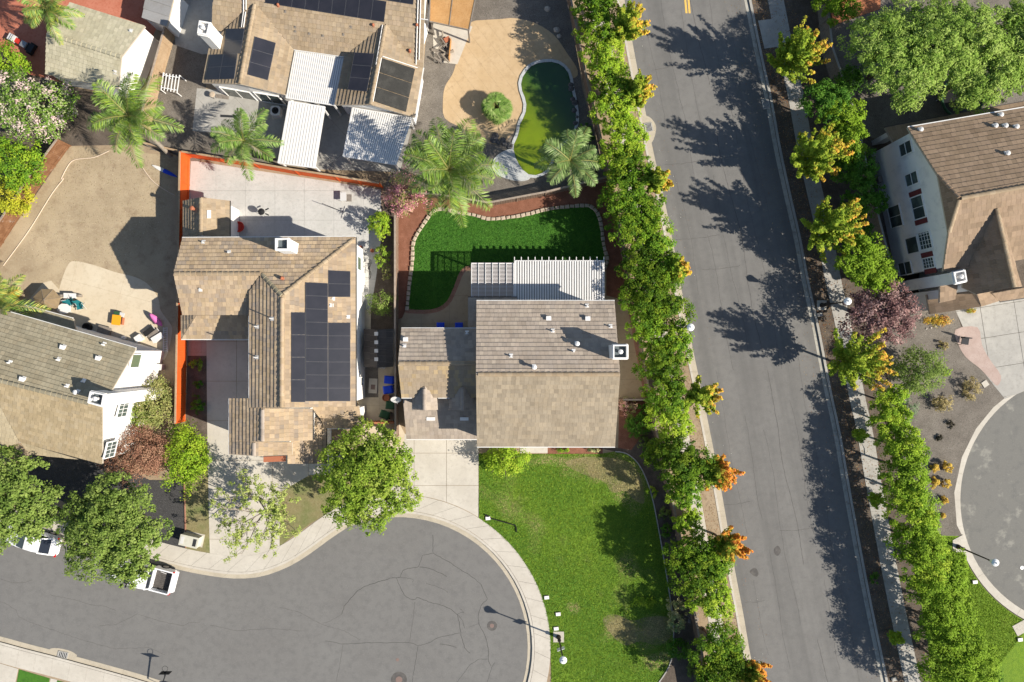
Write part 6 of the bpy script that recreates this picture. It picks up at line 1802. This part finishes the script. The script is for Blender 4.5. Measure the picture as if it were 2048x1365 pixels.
# sparse tree with bare limbs
p = W(550, 1010, 0)
t = thing('sparse_tree', 'thin half-bare tree with grey limbs over the pavement', 'tree', (p.x, p.y, .1))
mb = MB()
Cs = []
def grow(s, d, ln, r, lev):
    e = s + d * ln
    md = s.lerp(e, .5) + Vector((R.uniform(-.12, .12), R.uniform(-.12, .12), R.uniform(-.05, .12))) * ln
    mb.tube([s, md, e], [r, r * .75, r * .5], 5 if lev < 2 else 3, cap=False)
    if lev == 3:
        if R.random() < .78: Cs.append((*e, R.uniform(.2, .38)))
        if R.random() < .45: Cs.append((*md, R.uniform(.12, .22)))
        return
    for k in range((9, 5, 4)[lev]):
        a = R.uniform(0, 2 * pi) if lev else 2 * pi * (k + R.random() * .7) / 9
        sp = Vector((cos(a), sin(a), R.uniform(.1, .7)))
        nd = (d * (.25 if lev == 0 else .8) + sp * (.95 if lev == 0 else .6)).normalized()
        st = e if lev == 0 or k == 0 else s.lerp(e, R.uniform(.35, .95))
        grow(st + Vector((0, 0, -.25 * R.random() if lev == 0 else 0)), nd, ln * R.uniform(.62, .95) * (1.15 if lev == 0 else 1), r * .55, lev + 1)
grow(Vector((p.x, p.y, .05)), Vector((-.06, -.04, 1)).normalized(), 2.0, .12, 0)
build('trunk', mb, 'bark_pale', t)
A = np.array(Cs)
V, col = leaves(A[:, :3], A[:, 3], 30, .15, G_SPARSE, np.array([p.x, p.y, 2]), up=.6)
quads_mesh('crown', V, col, 'leaf', t)
# garden trees and shrubs
SH = [('shrub', 'rounded lime green shrub at the corner of the centre house and driveway', 1008, 922, 54, 2.6, G_LIME, dict(ry=34, per=30, size=.16)),
      ('japanese_maple', 'reddish brown maple left of the orange fence end', 268, 905, 70, 4.2, MAPLE, dict(ry=62, per=34, size=.13, dens=1.2)),
      ('shrub_tree', 'olive and green shrub against the white wall of the left house', 302, 805, 50, 3.4, OLIVEG, dict(ry=56, per=30, size=.15)),
      ('shrub_tree', 'green bushy shrub between white wall and maple', 278, 828, 34, 3.0, G_BIG, dict(per=30, size=.14)),
      ('shrub_tree', 'vivid green shrub at the foot of the orange fence', 372, 918, 48, 2.8, G_LIME, dict(ry=72, per=30, size=.15)),
      ('crape_myrtle', 'green tree speckled with pale pink blossom at the left edge', 62, 215, 84, 5.5, CRAPE, dict(ry=72, per=28, size=.17, mixw=[.3, .25, .18, .2, .07])),
      ('broadleaf_tree', 'bright green tree at the left edge below the blossom tree', 25, 325, 62, 4.6, G_HEDGE, dict(ry=60, per=28, size=.17)),
      ('shrub', 'yellow-green shrub at the left edge beside the plank fence', 24, 395, 40, 3.2, [(.28, .28, .02), (.24, .26, .02), (.33, .30, .03)], dict(per=28, size=.15)),
      ('shrub', 'bright green shrub at the left edge beside the red patio', 12, 125, 40, 3.4, G_HEDGE, dict(per=28, size=.16)),
      ('flowering_shrub', 'pink flowering shrub at the corner of the back lawn', 808, 388, 44, 3.0, PINK, dict(ry=50, per=24, size=.14)),
      ('shrub', 'upper bright green shrub by the brown fence', 760, 448, 26, 2.6, G_LIME, dict(ry=30, per=28, size=.14)),
      ('shrub', 'middle green shrub in the narrow bed by the brown fence', 764, 512, 18, 2.0, G_BIG, dict(ry=24, per=26, size=.13)),
      ('shrub', 'lower small shrub in the narrow bed by the brown fence', 775, 545, 13, 1.4, OLIVEG, dict(ry=18, per=24, size=.12)),
      ('shrub', 'feathery green shrub above the plastic shed', 762, 606, 30, 2.4, G_CAMPH, dict(per=24, size=.14, aspect=.35)),
      ('rose_bush', 'pink rose bush at the right corner of the centre house', 1256, 812, 20, 1.6, [(.45, .22, .18), (.17, .2, .05), (.5, .3, .24)], dict(ry=22, per=24, size=.12)),
      ('round_shrub', 'dense round green shrub below the pink rose bush', 1274, 851, 28, 1.8, G_DEEP, dict(per=34, size=.11, lob=.06)),
      ('shrub', 'dark shrub in the bed beside the round green shrub', 1292, 826, 20, 1.6, G_DEEP, dict(per=26, size=.12)),
      ('shrub', 'small grey-green shrub at the lawn bed corner', 1288, 884, 14, .9, G_CAMPH, dict(per=24, size=.11)),
      ('shrub', 'shaded leafy shrub in the bed below the lawn corner', 1300, 905, 16, 1.2, G_DEEP, dict(per=24, size=.12)),
      ('shrub', 'small lime shrub on the bed edge right of the lawn', 1305, 985, 12, .9, G_LIME, dict(per=22, size=.12)),
      ('clipped_shrub', 'upper clipped grey-green hedge block by the lawn', 1330, 1028, 15, 1.0, G_CAMPH, dict(ry=16, per=30, size=.1, lob=.05)),
      ('clipped_shrub', 'lower clipped grey-green hedge block by the lawn', 1334, 1062, 15, 1.0, G_DEEP, dict(ry=17, per=30, size=.1, lob=.05)),
      ('flowering_shrub', 'cream variegated shrub in the bed right of the lawn', 1354, 1232, 20, 1.8, CREAM, dict(ry=40, per=26, size=.13)),
      ('shrub', 'dark leafy shrub below the cream shrub', 1356, 1300, 24, 1.6, G_DEEP, dict(per=26, size=.14)),
      ('shrub', 'small dusty shrub near the bottom of the planting bed', 1385, 1342, 14, .9, G_CAMPH, dict(per=24, size=.12)),
      ('shrub', 'small green bush on the dirt by the west kerb near the drain', 1274, 283, 11, .7, G_HEDGE, dict(per=22, size=.11)),
      ('shrub', 'tiny green bush on the dirt by the west kerb', 1279, 314, 6, .5, G_HEDGE, dict(per=18, size=.1)),
      ('shrub', 'dark leafy shrub at the top of the driveway planter', 392, 728, 14, 1.0, G_BIG, dict(per=22, size=.13)),
      ('shrub', 'dark leafy shrub low in the driveway planter', 396, 808, 16, 1.0, G_DEEP, dict(ry=20, per=22, size=.13)),
      ('shrub', 'small dark shrub in the middle of the driveway planter', 398, 768, 10, .7, G_DEEP, dict(per=20, size=.12)),
      ('shrub', 'light green shrub above the golden ball shrubs', 1844, 905, 17, 1.4, G_HEDGE, dict(per=24, size=.13)),
      ('shrub', 'grey-green spiky shrub at the hedge foot', 1818, 820, 22, 1.2, [(.16, .22, .12), (.12, .18, .09)], dict(per=22, size=.14, aspect=.3)),
      ('shrub', 'grey-green drooping shrub left of the golden balls', 1848, 1000, 26, 1.6, [(.13, .16, .09), (.09, .12, .06)], dict(per=24, size=.13)),
      ('shrub', 'lime ball shrub in the gravel right of the soft green tree', 1893, 746, 9, .9, G_LIME, dict(per=24, size=.1)),
      ('dry_shrub', 'dry olive shrub in the gravel near the right kerb', 1944, 778, 20, 1.2, DRYB, dict(ry=26, per=26, size=.12)),
      ('dry_shrub', 'dry olive shrub in the middle of the gravel yard', 1888, 806, 24, 1.1, DRYB, dict(ry=20, per=24, size=.12)),
      ('dry_shrub', 'small dry tuft in the gravel below the flower bed', 1887, 692, 10, .7, DRYB, dict(per=20, size=.12)),
      ('dark_shrub', 'upper of two small dark shrubs in the gravel yard', 1902, 850, 9, .5, [(.03, .03, .02), (.06, .05, .035)], dict(per=22, size=.1)),
      ('dark_shrub', 'smaller and lower of two dark shrubs in the gravel yard', 1880, 876, 7, .4, [(.03, .03, .02), (.06, .05, .035)], dict(per=20, size=.1)),
      ('dark_shrub', 'round dark bush on the shaded east parkway', 1750, 1158, 11, .8, G_DEEP, dict(per=24, size=.11)),
      ('round_shrub', 'golden ball shrub, top left of the four', 1869, 936, 8, .6, GOLD, dict(per=60, size=.10, lob=.05, inner=.1)),
      ('round_shrub', 'golden ball shrub, top right and largest of the four', 1895, 934, 12, .9, GOLD, dict(per=70, size=.10, lob=.05, inner=.1)),
      ('round_shrub', 'golden ball shrub, bottom left of the four', 1869, 966, 11, .85, GOLD, dict(per=70, size=.10, lob=.05, inner=.1)),
      ('round_shrub', 'golden ball shrub, bottom right of the four', 1891, 966, 11, .85, GOLD, dict(per=70, size=.10, lob=.05, inner=.1)),
      ('round_shrub', 'lone golden ball shrub below the four', 1889, 1001, 8, .6, GOLD, dict(per=60, size=.10, lob=.05, inner=.1)),
      ('round_shrub', 'tiny golden ball shrub lowest in the column', 1887, 1033, 5, .4, GOLD, dict(per=50, size=.09, lob=.05, inner=.1)),
      ('flower_bed', 'golden flower bed along the front of the right house', 1878, 641, 32, .7, [(.42, .26, .03), (.5, .33, .06), (.3, .12, .03), (.2, .22, .04)], dict(ry=12, per=26, size=.12)),
      ('shrub', 'small flowering shrub by the porch of the right house', 1942, 622, 12, .6, [(.42, .22, .03), (.2, .22, .04)], dict(ry=5, per=20, size=.11)),
      ('shrub', 'low green planting left under the centre house front', 1125, 901, 16, .7, G_HEDGE, dict(ry=5, per=20, size=.12)),
      ('shrub', 'low green planting right under the centre house front', 1185, 901, 14, .7, G_CREAM if False else CREAM, dict(ry=5, per=20, size=.12)),
      ('shrub', 'grey cut branches heaped beside the pavement by the hedge', 1386, 1236, 14, .8, [(.2, .2, .21), (.12, .12, .13)], dict(per=16, size=.2, aspect=.12)),
      ('shrub', 'shaded shrub under the feathery trees at the fence', 1680, 180, 26, 2.4, G_DEEP, dict(per=24, size=.15)),
      ('shrub_tree', 'dark shrub left of the top right cluster', 1700, 160, 30, 3.0, G_DEEP, dict(per=24, size=.15)),
      ('shrub', 'dark low shrub right of the pool under the hedge', 1172, 270, 16, 1.2, G_DEEP, dict(ry=26, per=24, size=.13)),
      ('shrub', 'dark shrub at the bottom edge of the right-hand lawn', 1990, 1352, 16, 1.6, G_DEEP, dict(per=22, size=.14)),
      ('shrub', 'ragged green shrub on the front lawn shadow edge', 1290, 1205, 30, .5, G_LIME, dict(ry=14, per=16, size=.14)),
      ]
for nm, l, x, y, r, z, pal, kw in SH:
    kw = dict(kw)
    tree(nm, l, 'tree' if z > 3.1 else 'shrub', x, y, r + 1.5, z, pal, hz=kw.pop('hz', min(z * .48, max(.25, r * .033))), limbs=4, trunk=z > .95, **kw)
# palms ----------------------------------------------------------------------
def palm(label, base, crown, zc, nf, L, pal, frond_tilt=(.0, .9), trunk_r=.17, skip=()):
    b, c = W(*base), W(*crown, zc)
    t = thing('palm_tree', label, 'tree', (b.x, b.y, .1))
    mb = MB()
    P = [Vector((b.x, b.y, .05)).lerp(c, f) + Vector((0, 0, 0)) for f in (0, .25, .5, .75, .95)]
    mb.tube(P, [trunk_r * 1.25, trunk_r, trunk_r * .9, trunk_r * .85, trunk_r * .7], 9)
    build('trunk', mb, 'bark_pale', t)
    build('crownshaft', MB().tube([c - Vector((0, 0, .5)), c + Vector((0, 0, .15))], [.13, .05], 8), 'palm_stem', t)
    for i in range(nf):
        a = i * 2.399 + R.uniform(-.25, .25)
        lift = frond_tilt[0] + (frond_tilt[1] - frond_tilt[0]) * (i / max(1, nf - 1))
        ln = L * R.uniform(.85, 1.1)
        d = Vector((cos(a), sin(a), 0))
        side = Vector((-sin(a), cos(a), 0))
        pts = []
        N = 14
        for k in range(N + 1):
            f = k / N
            out = ln * (f * cos(lift * .9) * (1 - .12 * f))
            h = ln * (sin(lift) * f - (.42 + .20 * (1 - lift)) * f * f)
            pts.append(c + d * out + Vector((0, 0, h + .05)) + side * (.10 * ln * f * f * R.choice((-1, 1)) * 0))
        Vq, cols = [], []
        for k in range(N):       # the rachis
            w = .035 * (1 - k / N) + .008
            Vq += [pts[k] - side * w, pts[k + 1] - side * w * .8, pts[k + 1] + side * w * .8, pts[k] + side * w]
            cols.append((.26, .25, .07))
        M = 60
        for k in range(3, M):
            f = k / M
            x = f * N
            q = pts[int(min(x, N - 1))].lerp(pts[int(min(x, N - 1)) + 1], x - int(min(x, N - 1)))
            tg = (pts[min(int(x) + 1, N)] - pts[min(int(x), N - 1)]).normalized()
            ll = ln * .23 * (sin(pi * (f * .82 + .13)) ** .7) * R.uniform(.85, 1.1)
            for s in (-1, 1):
                dr = (side * s * R.uniform(.75, 1.0) + tg * R.uniform(.45, .75) + Vector((0, 0, R.uniform(-.55, .15)))).normalized()
                e = q + dr * ll + Vector((0, 0, -.22 * ll))
                m2 = q + dr * ll * .55
                wv = tg * .036
                up = Vector((0, 0, .0))
                cc = np.array(R.choice(pal)) * R.uniform(.8, 1.2)
                Vq += [q, m2 + wv, e, m2 - wv]
                cols.append(cc * 1.35)
        quads_mesh('frond', np.array([tuple(v) for v in Vq]), np.array(cols), 'palm_leaf', t)
    return t
mat('palm_stem', (.20, .24, .05), .6)
PALM = [(.11, .19, .03), (.15, .235, .045), (.08, .15, .025), (.21, .27, .08)]
PALMY = [(.30, .30, .05), (.22, .26, .05), (.36, .33, .08)]
palm('tall feather palm leaning over the fence at the top of the dry yard', (342, 312), (258, 232), 6.0, 17, 4.2, PALM + G_BIG[:2], (.15, 1.2))
palm('feather palm beside the narrow white patio roof', (528, 314), (488, 282), 4.3, 13, 3.5, PALM, (.15, 1.2))
palm('biggest feather palm behind the corner of the back lawn', (902, 388), (898, 340), 5.8, 26, 5.0, PALM + G_BIG[:2], (.05, 1.25))
palm('feather palm by the lower end of the green pool', (1138, 362), (1140, 322), 4.4, 13, 3.6, [(.14, .21, .06), (.19, .25, .09), (.10, .17, .04)], (.1, 1.2))
palm('feather palm cut by the left edge of the picture near the parasol', (38, 618), (-4, 606), 4.2, 16, 3.3, PALM + PALMY, (.05, 1.1))
palm('feather palm at the top left over the beige garage', (175, 90), (95, 18), 6.0, 14, 2.8, PALM + PALMY[:1], (.1, 1.1))
# fan palm
p = W(992, 216, 1.2)
t = thing('fan_palm', 'squat fan palm on the pool deck with round dense crown', 'palm', (p.x, p.y, .1))
build('trunk', MB().tube([(p.x, p.y, .05), (p.x, p.y, 1.2)], [.28, .2], 9), 'bark', t)
for i in range(60):
    a = i * 2.399
    f = i / 59
    el = -.15 + 1.25 * f
    rr = R.uniform(.55, .9)
    d = Vector((cos(a) * cos(el), sin(a) * cos(el), sin(el)))
    c = Vector((p.x, p.y, 1.25)) + d * rr * (1.1 - .5 * f)
    side = Vector((-sin(a), cos(a), 0))
    if f > .45: d = Vector((cos(a), sin(a), .25)).normalized()
    up = d.cross(side) * -1
    Vq, cols = [], []
    Vq += [Vector((p.x, p.y, 1.2)) - side * .015, c - side * .012, c + side * .012, Vector((p.x, p.y, 1.2)) + side * .015]
    cols.append((.2, .22, .05))
    for k in range(17):
        g = (k - 8) / 8 * 1.35
        e = c + (d * cos(g) + side * sin(g)) * .58 + Vector((0, 0, -.16)) + (side * .12 * R.choice((-1, 1)) if f > .6 else Vector())
        md = c + (d * cos(g) + side * sin(g)) * .3 + up * .03
        wv = (side * cos(g) - d * sin(g)) * .05
        Vq += [c, md + wv, e, md - wv]
        cols.append(np.array(R.choice(PALM)) * R.uniform(1.1, 1.5))
    quads_mesh('fan_leaf', np.array([tuple(v) for v in Vq]), np.array(cols), 'palm_leaf', t)
# ------------------------------------------------------------------ grass blades (uncountable)
def grass(name, label, px, dens, h, pal, z, patch=None, spots=()):
    poly = [W2(x, y) for x, y in px]
    xs, ys = [a for a, b in poly], [b for a, b in poly]
    n = int((max(xs) - min(xs)) * (max(ys) - min(ys)) * dens)
    X = NP.uniform(min(xs), max(xs), n)
    Y = NP.uniform(min(ys), max(ys), n)
    ins = np.zeros(n, bool)
    for i in range(len(poly)):
        (x0, y0), (x1, y1) = poly[i], poly[i - 1]
        if y0 == y1: continue
        ins ^= ((y0 > Y) != (y1 > Y)) & (X < (x1 - x0) * (Y - y0) / (y1 - y0) + x0)
    X, Y = X[ins], Y[ins]
    n = len(X)
    patchy = np.sin(X * .55 + np.sin(Y * .4) * 1.5) * np.sin(Y * .48 + 1.3 + np.sin(X * .33) * 1.2) + .5 * np.sin(X * 1.7 + Y * .9) * np.sin(Y * 1.3 - X * .6)
    a = NP.rand(n) * 2 * pi
    w = NP.uniform(.02, .045, n)
    hh = h * NP.uniform(.5, 1.2, n)
    lx, ly = NP.normal(size=n) * h * .9, NP.normal(size=n) * h * .9
    P = np.stack([X, Y, np.full(n, z)], 1)
    sx = np.stack([np.cos(a) * w, np.sin(a) * w, np.zeros(n)], 1)
    V = np.stack([P - sx, P + sx, P + np.stack([lx, ly, hh], 1)], 1).reshape(-1, 3)
    pal = np.array(pal)
    col = pal[NP.choice(len(pal) - 1, n)] * NP.uniform(.75, 1.25, (n, 1))
    if patch is not None:
        k = np.clip((patchy - patch[0]) / patch[1], 0, 1) * .6
        for sx_, sy_, rx_, ry_ in spots:
            q = W(sx_, sy_)
            dd = np.hypot((X - q.x) / (rx_ * .0425), (Y - q.y) / (ry_ * .0425)) + .35 * np.sin(X * 2.1) * np.sin(Y * 1.7) + NP.normal(size=n) * .12
            k = np.maximum(k, np.clip((1.15 - dd) / .5, 0, 1) * .95)
        k = k[:, None]
        col = col * (1 - k) + pal[-1] * NP.uniform(.8, 1.2, (n, 1)) * k
    o = quads_mesh(name, V, col, 'grass', n=3)
    return tag(o, label, 'grass', kind='stuff')
grass('front_grass', 'bright green mown grass of the front lawn with dry patches', [(958, 908), (1200, 908)] + LAWN_E + [(1104, 1420), (1101, 1300)] + arc(CX, CY, 305, -5, -58, 14) + [(958, 1034)], 420, .05, [(.15, .265, .02), (.21, .32, .024), (.26, .35, .035), (.10, .20, .016), (.46, .39, .18)], Y0 + .012, (.5, .7), [(1215, 938, 70, 28), (1262, 975, 30, 40), (1245, 1258, 44, 26), (1312, 1258, 36, 28), (1150, 1215, 14, 12), (1320, 1318, 36, 18), (1120, 922, 70, 10), (1000, 1100, 14, 20)])
grass('back_grass', 'dark green dense grass of the back lawn', BACK + [(1200, 545), (960, 545)] + PATIO, 420, .045, [(.04, .15, .014), (.06, .19, .02), (.10, .23, .035), (.035, .12, .012), (.10, .24, .03)], Y0 + .012, (.7, .6))
grass('east_grass', 'lime green grass of the right-hand lawn', [(1850, 1074), (1922, 1074)] + arc(2174, 1000, 273, 158, 115, 20) + [(1930, 1420), (1880, 1365), (1850, 1200)], 420, .05, [(.20, .31, .02), (.25, .35, .028), (.14, .25, .016), (.28, .34, .05)], Y0 + .006, (.6, .7))

# fallen leaves and grit along the kerbs (uncountable)
def litter(name, label, A, B, n, z, pal, size=.09):
    f, g = NP.rand(n), NP.rand(n)
    ia = f * (len(A) - 1)
    k = np.clip(ia.astype(int), 0, len(A) - 2)
    u = (ia - k)[:, None]
    a, b = np.array([W2(*q) for q in A]), np.array([W2(*q) for q in B])
    P = (a[k] * (1 - u) + a[k + 1] * u) * (1 - g[:, None]) + (b[k] * (1 - u) + b[k + 1] * u) * g[:, None]
    th = NP.rand(n) * 6.28
    s = size * NP.uniform(.5, 1.3, n)
    d = np.stack([np.cos(th) * s, np.sin(th) * s, NP.uniform(-.012, .012, n)], 1)
    e = np.stack([-np.sin(th) * s * .55, np.cos(th) * s * .55, NP.uniform(-.012, .012, n)], 1)
    P3 = np.concatenate([P, np.full((n, 1), z + .016)], 1)
    V = np.stack([P3 - d * .5, P3 + e * .5, P3 + d * .5, P3 - e * .5], 1).reshape(-1, 3)
    pl = np.array(pal)
    return tag(quads_mesh(name, V, pl[NP.choice(len(pl), n)] * NP.uniform(.7, 1.3, (n, 1)), 'leaf'), label, 'leaves', kind='stuff')
LIT = [(.30, .19, .09), (.22, .13, .06), (.38, .27, .13), (.30, .12, .05)]
litter('leaf_litter', 'brown fallen leaves scattered on the east parkway', shift(RR, 14), shift(RR, 44), 5200, .102, LIT)
litter('leaf_litter', 'dry leaf scraps scattered on the west parkway dirt', shift(RL, -43), shift(RL, -17), 2600, .102, LIT + [(.14, .10, .06)])
litter('leaf_litter', 'sparse leaf scraps along the edges of the main road', shift(RL, 1), shift(RL, 40), 260, 0.0, LIT + [(.6, .58, .5)], .07)
litter('leaf_litter', 'leaf scraps in the shade at the east gutter of the main road', shift(RR, -40), shift(RR, 8), 700, 0.0, LIT, .08)
litter('leaf_litter', 'leaf scraps on the shaded east pavement', shift(RR, 46), shift(RR, 100), 2600, .122, LIT)
litter('yard_debris', 'pebbles and dry scraps scattered over the dry yard', [(150, 300), (100, 390), (30, 520)], [(350, 320), (330, 440), (240, 530)], 2600, .104, [(.5, .42, .31), (.16, .11, .07), (.22, .2, .08), (.42, .33, .22)], .075)
